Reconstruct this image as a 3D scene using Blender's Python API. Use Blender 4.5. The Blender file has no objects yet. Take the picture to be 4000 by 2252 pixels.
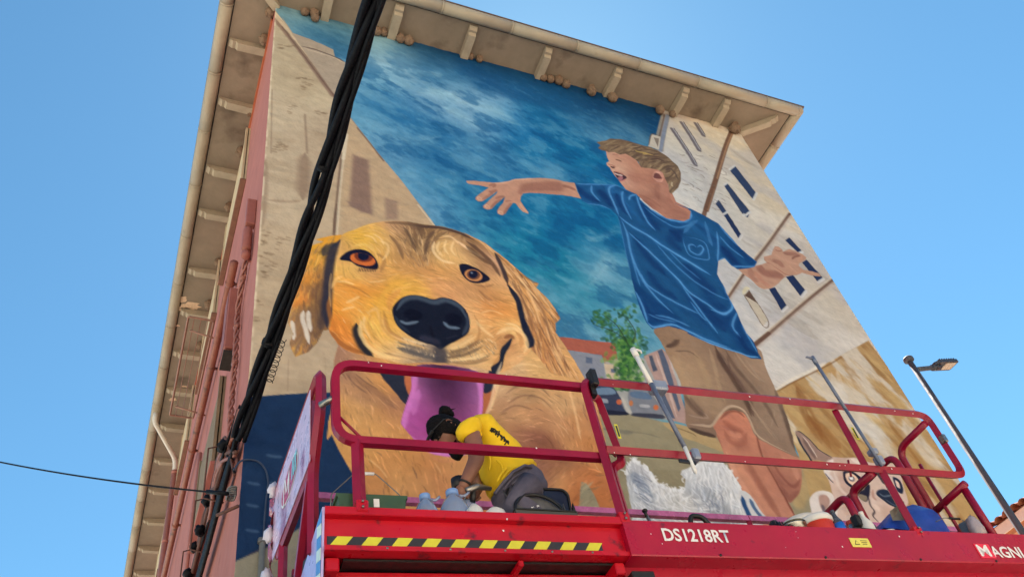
import bpy, bmesh, math, random
import numpy as np
from mathutils import Vector, Matrix

# ------------------------------------------------------------------ camera (solved from the wall edges and the eaves)
CAM = np.array((-0.736, -6.042, 1.6)); FPX = 3309.55
RWC = np.array([[0.91769476, -0.36186219, -0.16398807], [-0.15579142, -0.70748679, 0.68934133], [-0.36546596, -0.60705699, -0.70563194]])
ZONES = {'A': (400, 0, .42752), 'B': (1400, 0, .42752), 'C': (2300, 200, .42752), 'D': (400, 600, .42752), 'G': (400, 1200, .42752), 'H': (400, 1632, .42752), 'I': (1200, 1400, .42752), 'J': (2200, 1300, .42752),
         'E': (1050, 800, .46893), 'F': (2200, 700, .46893), 'K': (1000, 1752, .34938), 'L': (1900, 1752, .34938), 'M': (2700, 1632, .50466), 'X': (0, 0, 1.5534),
         'N': (2300, 520, .22409), 'O': (1800, 660, .1941), 'Q': (2840, 900, .20687), 'U': (3080, 1660, .3104), 'V': (1000, 1380, .6015), 'Y': (3450, 1350, .62217), 'W': (1600, 1560, .338), 'S': (0, 0, 1.)}
def ray(zone, x, y):
    ox, oy, s = ZONES[zone]; u, v = ox+x*s, oy+y*s
    return RWC.T @ np.array([(u-2000)/FPX, -(v-1126)/FPX, -1.])
def on_plane(zone, x, y, p0, n):
    d = ray(zone, x, y); t = np.dot(np.asarray(p0)-CAM, n)/np.dot(d, n); return CAM+t*d
def on_x(zone, x, y, X): return on_plane(zone, x, y, (X, 0, 0), (1, 0, 0))
def on_y(zone, x, y, Y): return on_plane(zone, x, y, (0, Y, 0), (0, 1, 0))
def on_z(zone, x, y, Z): return on_plane(zone, x, y, (0, 0, Z), (0, 0, 1))
SC = bpy.context.scene
col_main = SC.collection
cd = bpy.data.cameras.new('camera'); cam = bpy.data.objects.new('camera', cd); col_main.objects.link(cam)
cd.sensor_width = 36.0; cd.lens = FPX/4000*36.0; cd.clip_start = .05; cd.clip_end = 2000
cam.matrix_world = Matrix([[RWC[0, i], RWC[1, i], RWC[2, i], CAM[i]] for i in range(3)]+[[0, 0, 0, 1]])
SC.camera = cam
SUN_EL, SUN_AZ = math.radians(57), math.radians(39)          # the sun stands behind the house: the painted wall is in shade
wd = bpy.data.worlds.new('World'); SC.world = wd; wd.use_nodes = True
nt = wd.node_tree; bgn = nt.nodes['Background']; sky = nt.nodes.new('ShaderNodeTexSky')
sky.sky_type = 'NISHITA'; sky.sun_disc = False; sky.sun_elevation = SUN_EL; sky.sun_rotation = SUN_AZ
sky.air_density = 1.0; sky.dust_density = 0.12; sky.ozone_density = 4.0; sky.altitude = 100
tint = nt.nodes.new('ShaderNodeMixRGB'); tint.blend_type = 'MULTIPLY'; tint.inputs['Fac'].default_value = 1; tint.inputs['Color2'].default_value = (.70, 1.06, 1.01, 1)   # the phone's colour rendering of a clear sky
nt.links.new(sky.outputs[0], tint.inputs['Color1']); nt.links.new(tint.outputs[0], bgn.inputs[0]); bgn.inputs[1].default_value = SKY_STRENGTH = 0.055
sl = bpy.data.lights.new('sun', 'SUN'); sl.energy = 5.0; sl.angle = math.radians(.53); sl.color = (1, .95, .87)
so = bpy.data.objects.new('sun', sl); col_main.objects.link(so)
sd = Vector((math.sin(SUN_AZ)*math.cos(SUN_EL), math.cos(SUN_AZ)*math.cos(SUN_EL), math.sin(SUN_EL)))
so.rotation_euler = (-sd).to_track_quat('-Z', 'Y').to_euler(); so.location = (6, 12, 30)
SC.view_settings.view_transform = 'Standard'; SC.view_settings.look = 'None'; SC.view_settings.gamma = 1; SC.view_settings.exposure = 1.8
SC.view_settings.use_curve_mapping = False

# ------------------------------------------------------------------ helpers
random.seed(4)
def s2l(c):
    c = np.array(c, float)/255.; return tuple(np.where(c <= .04045, c/12.92, ((c+.055)/1.055)**2.4))+(1.,)
MATS = {}
def mat(name, rgb, rough=.6, metal=0., var=.12, scale=6., bump=.15, bscale=40., coat=0., trans=0., alpha=1., dirt=None, spec=.5):
    """procedural paint or plaster: base colour with two scales of mottling, optional dirt and fine relief"""
    if name in MATS: return MATS[name]
    m = bpy.data.materials.new(name); m.use_nodes = True; t = m.node_tree; b = t.nodes['Principled BSDF']
    c = s2l(rgb); tc = t.nodes.new('ShaderNodeTexCoord')
    n1 = t.nodes.new('ShaderNodeTexNoise'); n1.inputs['Scale'].default_value = scale; n1.inputs['Detail'].default_value = 6; n1.inputs['Roughness'].default_value = .65
    t.links.new(tc.outputs['Object'], n1.inputs['Vector'])
    r = t.nodes.new('ShaderNodeValToRGB'); r.color_ramp.elements[0].position = .3; r.color_ramp.elements[1].position = .72
    lo = [max(0, x*(1-var)) for x in c[:3]]+[1]; hi = [min(1, x*(1+var)) for x in c[:3]]+[1]
    r.color_ramp.elements[0].color = lo; r.color_ramp.elements[1].color = hi
    t.links.new(n1.outputs['Fac'], r.inputs['Fac']); out = r.outputs['Color']
    if dirt:
        n3 = t.nodes.new('ShaderNodeTexNoise'); n3.inputs['Scale'].default_value = dirt[2]; n3.inputs['Detail'].default_value = 8; t.links.new(tc.outputs['Object'], n3.inputs['Vector'])
        rr = t.nodes.new('ShaderNodeValToRGB'); rr.color_ramp.elements[0].position = dirt[1]; rr.color_ramp.elements[1].position = min(1, dirt[1]+.09)
        mx = t.nodes.new('ShaderNodeMixRGB'); mx.inputs['Color2'].default_value = s2l(dirt[0]); t.links.new(n3.outputs['Fac'], rr.inputs['Fac'])
        t.links.new(rr.outputs['Color'], mx.inputs['Fac']); t.links.new(out, mx.inputs['Color1']); out = mx.outputs['Color']
    t.links.new(out, b.inputs['Base Color'])
    mr = t.nodes.new('ShaderNodeMapRange'); mr.inputs['From Min'].default_value = .3; mr.inputs['From Max'].default_value = .7; mr.inputs['To Min'].default_value = max(.05, rough-.10); mr.inputs['To Max'].default_value = min(1, rough+.14)
    n4 = t.nodes.new('ShaderNodeTexNoise'); n4.inputs['Scale'].default_value = scale*3.3; n4.inputs['Detail'].default_value = 7; t.links.new(tc.outputs['Object'], n4.inputs['Vector']); t.links.new(n4.outputs['Fac'], mr.inputs['Value']); t.links.new(mr.outputs['Result'], b.inputs['Roughness'])
    b.inputs['Metallic'].default_value = metal; b.inputs['Coat Weight'].default_value = coat; b.inputs['Coat Roughness'].default_value = .12
    b.inputs['Transmission Weight'].default_value = trans; b.inputs['Alpha'].default_value = alpha; b.inputs['Specular IOR Level'].default_value = spec
    if bump:
        n2 = t.nodes.new('ShaderNodeTexNoise'); n2.inputs['Scale'].default_value = bscale; n2.inputs['Detail'].default_value = 5; t.links.new(tc.outputs['Object'], n2.inputs['Vector'])
        bp = t.nodes.new('ShaderNodeBump'); bp.inputs['Strength'].default_value = bump; bp.inputs['Distance'].default_value = .01
        t.links.new(n2.outputs['Fac'], bp.inputs['Height']); t.links.new(bp.outputs['Normal'], b.inputs['Normal'])
    MATS[name] = m; return m

class MB:
    """collects shapes for ONE mesh object"""
    def __init__(s): s.v = []; s.f = []; s.mi = []; s.cur = 0; s.sm = []
    def add(s, v, f, smooth=False):
        o = len(s.v); s.v += [tuple(p) for p in v]; s.f += [tuple(i+o for i in q) for q in f]; s.mi += [s.cur]*len(f); s.sm += [smooth]*len(f); return s
    def box(s, c, d, rz=0., bev=0.):
        x, y, z = [k*.5 for k in d]; ca, sa = math.cos(rz), math.sin(rz)
        b = min(bev, x*.8, y*.8, z*.8)
        if b <= 0:
            v = [(i*x, j*y, k*z) for k in (-1, 1) for j in (-1, 1) for i in (-1, 1)]
            f = [(0, 2, 3, 1), (4, 5, 7, 6), (0, 1, 5, 4), (2, 6, 7, 3), (0, 4, 6, 2), (1, 3, 7, 5)]
        else:
            ring = [(-x+b, -y), (x-b, -y), (x, -y+b), (x, y-b), (x-b, y), (-x+b, y), (-x, y-b), (-x, -y+b)]
            inn = [(p*(x-b)/x if abs(p) == x else p*1., q*(y-b)/y if abs(q) == y else q*1.) for p, q in ring]
            v = []; f = []
            for (rg, zz_) in ((inn, -z), (ring, -z+b), (ring, z-b), (inn, z)): v += [(p, q, zz_) for p, q in rg]
            for L in range(3):
                for i in range(8): j = (i+1) % 8; f.append((L*8+i, L*8+j, L*8+8+j, L*8+8+i))
            f.append(tuple(range(7, -1, -1))); f.append(tuple(range(24, 32)))
        return s.add([(c[0]+p[0]*ca-p[1]*sa, c[1]+p[0]*sa+p[1]*ca, c[2]+p[2]) for p in v], f)
    def tube(s, pts, r, n=8, cap=True, closed=False, sq=False):
        P = [Vector(p) for p in pts]; m = len(P); rs = r if isinstance(r, (list, tuple)) else [r]*m; v = []; prev = None
        for i in range(m):
            a = P[(i-1) % m] if (closed or i > 0) else P[i]; b = P[(i+1) % m] if (closed or i < m-1) else P[i]
            t = (b-a).normalized()
            if prev is None:
                u = t.orthogonal() if abs(t.z) > .98 else Vector((0, 0, 1)).cross(t)
            else: u = prev-t*prev.dot(t)
            u.normalize(); prev = u; w = t.cross(u)
            for k in range(n):
                a_ = 2*math.pi*(k+(.5 if sq else 0))/n; v.append(P[i]+(u*math.cos(a_)+w*math.sin(a_))*rs[i]*(1.3 if sq else 1))
        f = []; R = m if closed else m-1
        for i in range(R):
            for k in range(n): f.append((i*n+k, i*n+(k+1) % n, ((i+1) % m)*n+(k+1) % n, ((i+1) % m)*n+k))
        if cap and not closed: f += [tuple(range(n-1, -1, -1)), tuple(range((m-1)*n, m*n))]
        return s.add(v, f, not sq)
    def lathe(s, prof, c=(0, 0, 0), n=20, smooth=True, sx=1., sy=1.):
        v = []; f = []
        for r_, z_ in prof:
            for k in range(n): a = 2*math.pi*k/n; v.append((c[0]+r_*math.cos(a)*sx, c[1]+r_*math.sin(a)*sy, c[2]+z_))
        for i in range(len(prof)-1):
            for k in range(n): f.append((i*n+k, i*n+(k+1) % n, (i+1)*n+(k+1) % n, (i+1)*n+k))
        f.append(tuple(range(n-1, -1, -1))); f.append(tuple(range((len(prof)-1)*n, len(prof)*n)))
        return s.add(v, f, smooth)
    def prism(s, poly2, axis, a, b):
        """extrude a 2-D outline along x, y or z from a to b"""
        P = {'x': lambda p, t: (t, p[0], p[1]), 'y': lambda p, t: (p[0], t, p[1]), 'z': lambda p, t: (p[0], p[1], t)}[axis]
        n = len(poly2); v = [P(p, a) for p in poly2]+[P(p, b) for p in poly2]
        f = [tuple(range(n-1, -1, -1)), tuple(range(n, 2*n))]+[(i, (i+1) % n, n+(i+1) % n, n+i) for i in range(n)]
        return s.add(v, f)
    def ball(s, c, r, n=12, m=8, sc=(1, 1, 1), jit=0., rnd=None):
        v = [(c[0], c[1], c[2]-r*sc[2])]; f = []
        for i in range(1, m):
            t = math.pi*i/m
            for k in range(n):
                a = 2*math.pi*k/n; q = r*(1+(rnd.uniform(-jit, jit) if rnd else 0)); v.append((c[0]+q*math.sin(t)*math.cos(a)*sc[0], c[1]+q*math.sin(t)*math.sin(a)*sc[1], c[2]-q*math.cos(t)*sc[2]))
        v.append((c[0], c[1], c[2]+r*sc[2])); e = len(v)-1
        for k in range(n): f.append((0, 1+(k+1) % n, 1+k)); f.append((e, 1+(m-2)*n+k, 1+(m-2)*n+(k+1) % n))
        for i in range(m-2):
            for k in range(n): f.append((1+i*n+k, 1+i*n+(k+1) % n, 1+(i+1)*n+(k+1) % n, 1+(i+1)*n+k))
        return s.add(v, f, True)
    def obj(s, name, mats, parent=None, fix=True):
        me = bpy.data.meshes.new(name); me.from_pydata(s.v, [], s.f)
        for m in (mats if isinstance(mats, (list, tuple)) else [mats]): me.materials.append(m)
        me.polygons.foreach_set('material_index', s.mi); me.polygons.foreach_set('use_smooth', s.sm); me.update()
        if fix:
            bm = bmesh.new(); bm.from_mesh(me); bmesh.ops.recalc_face_normals(bm, faces=bm.faces); bm.to_mesh(me); bm.free()
        o = bpy.data.objects.new(name, me); col_main.objects.link(o)
        if parent: o.parent = parent
        return o
def tag(o, label=None, cat=None, group=None, kind=None):
    if label: o['label'] = label
    if cat: o['category'] = cat
    if group: o['group'] = group
    if kind: o['kind'] = kind
    return o
def thing(name, label, cat, loc=(0, 0, 0), rz=0., group=None, parent=None):
    o = bpy.data.objects.new(name, None); col_main.objects.link(o); o.location = loc; o.rotation_euler = (0, 0, rz); o.empty_display_size = .2
    return tag(o, label, cat, group)
def arc_pts(pts, rad, n=5):
    """round the inner corners of a polyline"""
    P = [Vector(p) for p in pts]; out = [P[0]]
    for i in range(1, len(P)-1):
        a, b, c = P[i-1], P[i], P[i+1]; u = (a-b); w = (c-b); r = min(rad, u.length*.48, w.length*.48); u.normalize(); w.normalize()
        p, q = b+u*r, b+w*r
        for k in range(n+1): t = k/n; out.append(p*(1-t)**2+b*2*t*(1-t)+q*t*t)
    out.append(P[-1]); return out
def loop_pts(pts, rad, n=5):
    P = [Vector(p) for p in pts]; out = []; m = len(P)
    for i in range(m):
        a, b, c = P[i-1], P[i], P[(i+1) % m]; u = (a-b); w = (c-b); r = min(rad, u.length*.48, w.length*.48); u.normalize(); w.normalize(); p, q = b+u*r, b+w*r
        for k in range(n+1): t = k/n; out.append(p*(1-t)**2+b*2*t*(1-t)+q*t*t)
    return out
# ------------------------------------------------------------------ the painted wall (colours laid on the wall mesh, in wall metres)
WALL_W, EAVE_Z, MUR_Z0, MUR_RES = 8.546, 14.2, 3.5, 84.0
NX, NZ = int(WALL_W*MUR_RES)+1, int((EAVE_Z-MUR_Z0)*MUR_RES)+1
img = np.zeros((NZ, NX, 3), np.float32)
GY, GX = np.mgrid[0:NZ, 0:NX].astype(np.float32)
rng = np.random.default_rng(7)
ONE = np.ones((NZ, NX), np.float32)

def wallc(zone, pts):                       # pixels of the photograph -> canvas cells of the wall
    q = []
    for x, y in pts:
        p = on_y(zone, x, y, 0.0)
        q.append(((p[0])/WALL_W*(NX-1), (EAVE_Z-p[2])/(EAVE_Z-MUR_Z0)*(NZ-1)))
    return np.array(q, np.float32)

def lscale(zone, pts):
    x, y = np.mean(np.array(pts, float), 0)
    a = wallc(zone, [(x, y), (x+10, y), (x, y+10)])
    return float((np.linalg.norm(a[1]-a[0])+np.linalg.norm(a[2]-a[0]))/20)

def crom(p, closed=False, n=6):
    p = np.asarray(p, np.float32)
    if len(p) < 3: return p
    if closed: q = np.vstack([p[-1], p, p[0], p[1]])
    else: q = np.vstack([2*p[0]-p[1], p, 2*p[-1]-p[-2]])
    out = []
    for i in range(1, len(q)-2):
        a, b, c, d = q[i-1], q[i], q[i+1], q[i+2]
        for k in range(n):
            t = k/n
            out.append(.5*((2*b)+(c-a)*t+(2*a-5*b+4*c-d)*t*t+(3*b-a-3*c+d)*t**3))
    if not closed: out.append(q[-2])
    return np.array(out, np.float32)

def pmask(c, soft):
    """soft-edged coverage of a closed polygon given in canvas cells"""
    m = np.zeros((NZ, NX), np.float32)
    pad = soft+2
    x0, y0 = np.floor(c.min(0)-pad).astype(int); x1, y1 = np.ceil(c.max(0)+pad).astype(int)+1
    x0, y0, x1, y1 = max(x0, 0), max(y0, 0), min(x1, NX), min(y1, NZ)
    if x1 <= x0 or y1 <= y0: return m
    X, Y = GX[y0:y1, x0:x1], GY[y0:y1, x0:x1]
    ins = np.zeros(X.shape, bool); d2 = np.full(X.shape, 1e9, np.float32)
    for a, b in zip(c, np.roll(c, -1, 0)):
        dx, dy = b-a; L = dx*dx+dy*dy
        if L < 1e-6: continue
        t = np.clip(((X-a[0])*dx+(Y-a[1])*dy)/L, 0, 1)
        d2 = np.minimum(d2, (X-a[0]-t*dx)**2+(Y-a[1]-t*dy)**2)
        if abs(dy) > 1e-6:
            ins ^= ((a[1] > Y) != (b[1] > Y)) & (X < dx*(Y-a[1])/dy+a[0])
    d = np.sqrt(d2)*np.where(ins, 1, -1)
    s = max(soft, .6)
    t = np.clip(d/(2*s)+.5, 0, 1)
    m[y0:y1, x0:x1] = t*t*(3-2*t)
    return m

def col(c): return np.array(c, np.float32)/255.
def put(m, c):
    global img
    c = col(c) if not isinstance(c, np.ndarray) else c
    img += m[..., None]*(c-img)
def poly(zone, pts, c, soft=0, a=1., smooth=True, clip=None):
    q = wallc(zone, pts)
    if smooth: q = crom(q, True, 4)
    m = pmask(q, soft*lscale(zone, pts)*.5)*a
    if clip is not None: m = m*clip
    if c is not None: put(m, c)
    return m
def seg_stroke(q, wd, c, a=1., soft=.5, taper=(1, 1), clip=None):
    pad = wd.max()*(1+soft)+2
    x0, y0 = np.floor(q.min(0)-pad).astype(int); x1, y1 = np.ceil(q.max(0)+pad).astype(int)+1
    x0, y0, x1, y1 = max(x0, 0), max(y0, 0), min(x1, NX), min(y1, NZ)
    if x1 <= x0 or y1 <= y0: return
    X, Y = GX[y0:y1, x0:x1], GY[y0:y1, x0:x1]
    best = np.zeros(X.shape, np.float32)
    for i in range(len(q)-1):
        A, B = q[i], q[i+1]; dx, dy = B-A; L = max(dx*dx+dy*dy, 1e-6)
        t = np.clip(((X-A[0])*dx+(Y-A[1])*dy)/L, 0, 1)
        d = np.sqrt((X-A[0]-t*dx)**2+(Y-A[1]-t*dy)**2)
        w = wd[i]+(wd[i+1]-wd[i])*t
        e = w*soft+.6
        v = np.clip((w+e*.5-d)/e, 0, 1)*np.clip(w/.45, 0, 1)
        best = np.maximum(best, v)
    m = best*best*(3-2*best)*a
    if clip is not None: m = m*clip[y0:y1, x0:x1]
    img[y0:y1, x0:x1] += m[..., None]*(col(c)-img[y0:y1, x0:x1])
def stroke(zone, pts, c, w, a=1., soft=.5, tap=True, clip=None):
    q = crom(wallc(zone, pts), False, 5)
    n = len(q); s = np.linspace(0, 1, n)
    wd = np.full(n, w*.5*lscale(zone, pts), np.float32)
    if tap: wd = wd*np.clip(np.minimum(s, 1-s)*5+.12, 0, 1)
    seg_stroke(q, wd.astype(np.float32), c, a, soft, clip=clip)
def ell(zone, x, y, rx, ry, ang, c, soft=2, a=1., clip=None):
    t = np.linspace(0, 2*math.pi, 20, endpoint=False); ca, sa = math.cos(math.radians(ang)), math.sin(math.radians(ang))
    return poly(zone, [(x+rx*math.cos(u)*ca-ry*math.sin(u)*sa, y+rx*math.cos(u)*sa+ry*math.sin(u)*ca) for u in t], c, soft, a, False, clip)
def vnoise(cell, seed, ax=1., ay=1., ang=0., octv=4, gain=.5):
    """fractal value noise over the wall; cell in metres"""
    r = np.random.default_rng(seed); out = np.zeros((NZ, NX), np.float32); amp = 1.; tot = 0
    ca, sa = math.cos(ang), math.sin(ang)
    x = (GX*ca+GY*sa)/MUR_RES/ax; y = (-GX*sa+GY*ca)/MUR_RES/ay
    for o in range(octv):
        u, v = x/cell+50, y/cell+50
        iu, iv = np.floor(u).astype(int), np.floor(v).astype(int); fu, fv = u-iu, v-iv
        fu, fv = fu*fu*(3-2*fu), fv*fv*(3-2*fv)
        g = r.random((256, 256)).astype(np.float32)
        G = lambda a, b: g[a & 255, b & 255]
        out += amp*((G(iu, iv)*(1-fu)+G(iu+1, iv)*fu)*(1-fv)+(G(iu, iv+1)*(1-fu)+G(iu+1, iv+1)*fu)*fv)
        tot += amp; amp *= gain; cell *= .5
    return out/tot
def sstep(a, b, x):
    t = np.clip((x-a)/(b-a), 0, 1); return t*t*(3-2*t)
def fur(zone, guides, mask, n, length, w, cols, a=.7, jit=.35, seed=1):
    """short brush strokes that follow the guide lines inside a mask"""
    r = np.random.default_rng(seed)
    gp, gd = [], []
    for g in guides:
        q = crom(wallc(zone, g), False, 4)
        gp.append((q[1:]+q[:-1])/2); d = q[1:]-q[:-1]; gd.append(d/np.maximum(np.linalg.norm(d, axis=1, keepdims=True), 1e-6))
    gp = np.vstack(gp); gd = np.vstack(gd)
    ys, xs = np.nonzero(mask > .6)
    if len(ys) == 0: return
    sc = lscale(zone, [g[0] for g in guides]); ln = length*sc; ww = w*sc*.5
    idx = r.integers(0, len(ys), n)
    for i in idx:
        p = np.array([xs[i], ys[i]], np.float32)+r.random(2).astype(np.float32)
        def dr(p):
            k = 1/(((gp-p)**2).sum(1)+9)**2
            d = (gd*k[:, None]).sum(0); return d/max(np.linalg.norm(d), 1e-6)
        d = dr(p); th = r.normal(0, jit); d = np.array([d[0]*math.cos(th)-d[1]*math.sin(th), d[0]*math.sin(th)+d[1]*math.cos(th)])
        L = ln*r.uniform(.5, 1.3); p1 = p+d*L*.5; d2 = dr(p1); p2 = p1+(d2*.7+d*.3)*L*.5
        if cols is None:
            f = r.choice([.72, .82, 1.14, 1.22]); c = img[int(p[1]), int(p[0])]*255*f+(10 if f > 1 else 0)
        else: c = np.array(cols[r.integers(len(cols))], float)+r.normal(0, 6)
        seg_stroke(np.array([p, p1, p2], np.float32), np.array([ww*.5, ww, .1], np.float32)*r.uniform(.6, 1.3), np.clip(c, 0, 255), a*r.uniform(.4, 1), .6, clip=mask)

def field(zone, txt, mask, sig, a=1.):
    """broad colours of one painted area, blended between brush-sized samples 'x y r g b'"""
    S = [tuple(float(v) for v in s.split()) for s in txt.split(',')]
    q = wallc(zone, [s[:2] for s in S]); C_ = np.array([s[2:] for s in S], np.float32)/255.; sg = sig*lscale(zone, [s[:2] for s in S])
    ys, xs_ = np.nonzero(mask > .004)
    if len(ys) == 0: return
    y0, y1, x0, x1 = ys.min(), ys.max()+1, xs_.min(), xs_.max()+1; X, Y = GX[y0:y1:2, x0:x1:2], GY[y0:y1:2, x0:x1:2]
    wob = 6*sg/20; X = X+(vnoise(.25, 301)[y0:y1:2, x0:x1:2]-.5)*wob*2; Y = Y+(vnoise(.25, 302)[y0:y1:2, x0:x1:2]-.5)*wob*2
    num = np.zeros(X.shape+(3,), np.float32); den = np.full(X.shape, 1e-12, np.float32)
    for (cx, cy), c in zip(q, C_):
        d2 = (X-cx)**2+(Y-cy)**2; w = np.exp(-d2/(2*sg*sg))+1e-3/(1+d2/(sg*sg))**2; num += w[..., None]*c; den += w
    o = np.repeat(np.repeat(num/den[..., None], 2, 0), 2, 1)[:y1-y0, :x1-x0]
    o = (o+np.roll(o, 1, 0)+np.roll(o, 1, 1)+np.roll(np.roll(o, 1, 0), 1, 1))/4
    mm = (mask[y0:y1, x0:x1]*a)[..., None]; img[y0:y1, x0:x1] += mm*(o-img[y0:y1, x0:x1])
# ---- painted sky
zz = GY/(NZ-1); xx = GX/(NX-1)
img[:] = col((24, 82, 134))
put(sstep(.10, .40, zz), (30, 105, 160))
put(sstep(.35, .75, zz)*.8, (44, 122, 158))
put(sstep(.5, .75, zz)*sstep(.5, .9, vnoise(1.2, 5)+.25)*.7, (40, 135, 150))
n1 = vnoise(1.1, 11, 2.2, 1., .42, 6, .55); n2 = vnoise(.5, 12, 1.8, 1., .42, 4); n3 = vnoise(2.2, 13, 1.5, 1, .3, 3)
put(sstep(.45, .62, n2)*.45*sstep(.0, .3, zz+.1), (22, 88, 145))
put(sstep(.46, .66, n1*.75+n3*.25)*.6, (128, 158, 192))
left_cloud = np.exp(-(((xx-.22)/.24)**2+((zz-.17)/.17)**2))
put(np.clip(left_cloud*1.1*sstep(.3, .65, n1), 0, .8), (140, 166, 196))
for zn, pts, w, a in [('B', [(60, 560), (300, 620), (700, 690)], 120, .45), ('B', [(560, 880), (900, 930), (1250, 1060), (1480, 1150)], 150, .75), ('B', [(640, 830), (900, 890), (1200, 1000)], 60, .5),
        ('B', [(780, 1010), (1000, 1100), (1180, 1210)], 140, .6), ('B', [(40, 1200), (180, 1180), (300, 1100)], 150, .6), ('B', [(300, 1320), (560, 1300), (800, 1260)], 110, .4),
        ('B', [(100, 430), (350, 420), (560, 520)], 70, .45), ('B', [(2300, 1130), (2450, 1180), (2560, 1300)], 120, .45), ('C', [(330, 640), (470, 720), (480, 820)], 130, .5), ('C', [(180, 500), (300, 540)], 50, .3),
        ('F', [(180, 900), (300, 760), (420, 560)], 150, .65), ('F', [(60, 1180), (200, 1150)], 120, .5), ('F', [(200, 500), (440, 450)], 70, .4),
        ('E', [(1290, 60), (1400, 120), (1500, 190)], 120, .5), ('E', [(2330, 800), (2480, 850)], 130, .5), ('E', [(2400, 1000), (2530, 1080)], 90, .5), ('X', [(1480, 600), (1540, 640)], 40, .35), ('X', [(1400, 420), (1450, 450)], 30, .5), ('X', [(720, 30), (800, 60), (860, 90)], 30, .5)]:
    for k in range(3):
        o = rng.normal(0, w*.2, 2)
        stroke(zn, [(x+o[0]+rng.normal(0, w*.12), y+o[1]+rng.normal(0, w*.12)) for x, y in pts], (150, 174, 203), w*(.5+.35*k), a*.42, 1.6)
put(sstep(.30, .62, zz)*.55*sstep(.3, .6, vnoise(.9, 34, 1.6, 1, .4, 4)), (62, 140, 166))
put(sstep(.42, .66, zz)*sstep(.44, .66, vnoise(.7, 35, 1.5, 1, .5, 5))*.75, (136, 170, 192))
put(sstep(.02, .3, zz)*sstep(.46, .64, vnoise(.55, 36, 2.4, 1, .45, 5))*.45, (66, 132, 176))
put(sstep(.52, .7, vnoise(.35, 31, 2, 1, .4, 4))*.18, (165, 186, 210))
put(sstep(.55, .75, vnoise(.28, 32, 2, 1, .4, 4))*.25*sstep(.05, .3, zz), (16, 70, 122))
field('X', '720 30 140 155 170,780 70 110 140 165,840 90 60 95 125,960 110 165 180 195,1000 170 150 170 200,1060 140 40 75 115,940 200 130 165 200,1100 190 80 125 170,1200 170 20 70 125,1300 190 20 75 130,1400 230 20 75 125,1500 270 15 60 105,1600 290 20 60 100,920 300 125 160 195,1000 290 50 110 165,1080 260 125 155 195,1150 260 150 170 205,1230 290 135 165 205,1300 330 30 105 165,1400 330 15 90 145,1500 330 60 110 155,1580 330 90 125 160,1640 330 20 65 110,1000 370 140 165 200,1060 380 30 90 145,1150 350 60 115 165,1200 320 125 155 195,1250 390 85 130 175,1350 390 25 110 165,1450 400 25 115 165,1050 440 110 150 190,1130 430 80 130 175,1250 440 55 115 165,1400 440 110 145 185,1480 440 20 95 150,1100 520 130 160 200,1150 490 60 120 165,1230 540 50 120 165,1330 530 30 110 160,1420 500 45 125 170,1480 520 25 110 160,1160 580 100 145 185,1250 590 40 125 165,1350 600 25 115 160,1450 590 20 105 155,1540 600 25 100 150,1300 660 50 130 165,1400 660 30 120 155,1500 650 80 135 175,1550 680 120 160 190,1350 720 60 135 170,1450 720 45 130 160,1540 720 140 170 200,1420 790 110 155 185,1500 770 85 145 175,1580 760 90 145 175,1460 830 140 165 190,1420 840 120 150 180,1600 840 110 150 178,1660 420 25 95 145', ONE, 34, .8)
for zn, pts, w, a in [('B', [(560, 870), (760, 880), (950, 940), (1200, 1050), (1420, 1130)], 110, .6), ('B', [(620, 820), (760, 850), (900, 880)], 60, .5), ('B', [(780, 1010), (950, 1080), (1150, 1200)], 90, .5), ('B', [(500, 640), (640, 680), (760, 700)], 60, .5), ('B', [(120, 560), (300, 600), (460, 640)], 80, .4), ('B', [(300, 1290), (500, 1280), (760, 1250)], 70, .4), ('B', [(180, 700), (340, 760), (420, 800)], 60, .4), ('F', [(250, 880), (330, 760), (400, 640)], 90, .5), ('F', [(190, 520), (300, 500), (440, 440)], 50, .4)]:
    for k in range(5):
        o = rng.normal(0, w*.22, 2); stroke(zn, [(x+o[0]+rng.normal(0, w*.16), y+o[1]+rng.normal(0, w*.16)) for x, y in pts], (172, 190, 214), w*(.18+.14*k), a*.3, 1.5)
mo = vnoise(.24, 37, 1.7, 1, .45, 5, .6)
mo3 = vnoise(.12, 39, 1.8, 1, .45, 4, .6)
put(sstep(.52, .68, mo)*.34*sstep(.02, .2, zz), (140, 170, 202)); put(sstep(.48, .32, mo)*.42*sstep(.0, .15, zz), (14, 72, 128)); put(sstep(.56, .7, mo3)*.10, (156, 184, 212)); put(sstep(.44, .3, mo3)*.12, (14, 70, 124))
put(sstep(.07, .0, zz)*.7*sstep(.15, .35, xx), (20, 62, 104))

img[:] = np.clip(img*np.array([.92, 1.015, .97], np.float32), 0, 1)
# ---- left painted house front
stain = vnoise(.9, 21, 1, 1.6, 0, 5); fine = vnoise(.16, 22, 2.2, 1, .1, 4)
poly('A', [(1640, 160), (1735, 300), (1900, 362), (2108, 455), (2125, 522), (2222, 572), (2206, 640), (2190, 720), (2160, 900), (2060, 900), (1800, 600)], (166, 150, 134), smooth=False)
for pts, c, w in [([(1740, 312), (2108, 455)], (98, 82, 86), 10), ([(1800, 420), (1960, 460), (2130, 525), (2222, 572)], (95, 78, 74), 12), ([(1830, 440), (2100, 525), (2210, 578)], (198, 178, 156), 8), ([(1870, 487), (2195, 596)], (110, 88, 80), 10), ([(1990, 632), (2188, 694)], (112, 92, 82), 12), ([(1920, 540), (2030, 580)], (120, 100, 90), 22), ([(2070, 600), (2140, 620)], (128, 106, 96), 24), ([(1870, 395), (1880, 440)], (128, 110, 100), 18), ([(1955, 420), (1960, 455)], (128, 110, 100), 18), ([(2040, 450), (2045, 490)], (128, 110, 100), 18)]:
    stroke('A', pts, c, w, .8)
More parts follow.
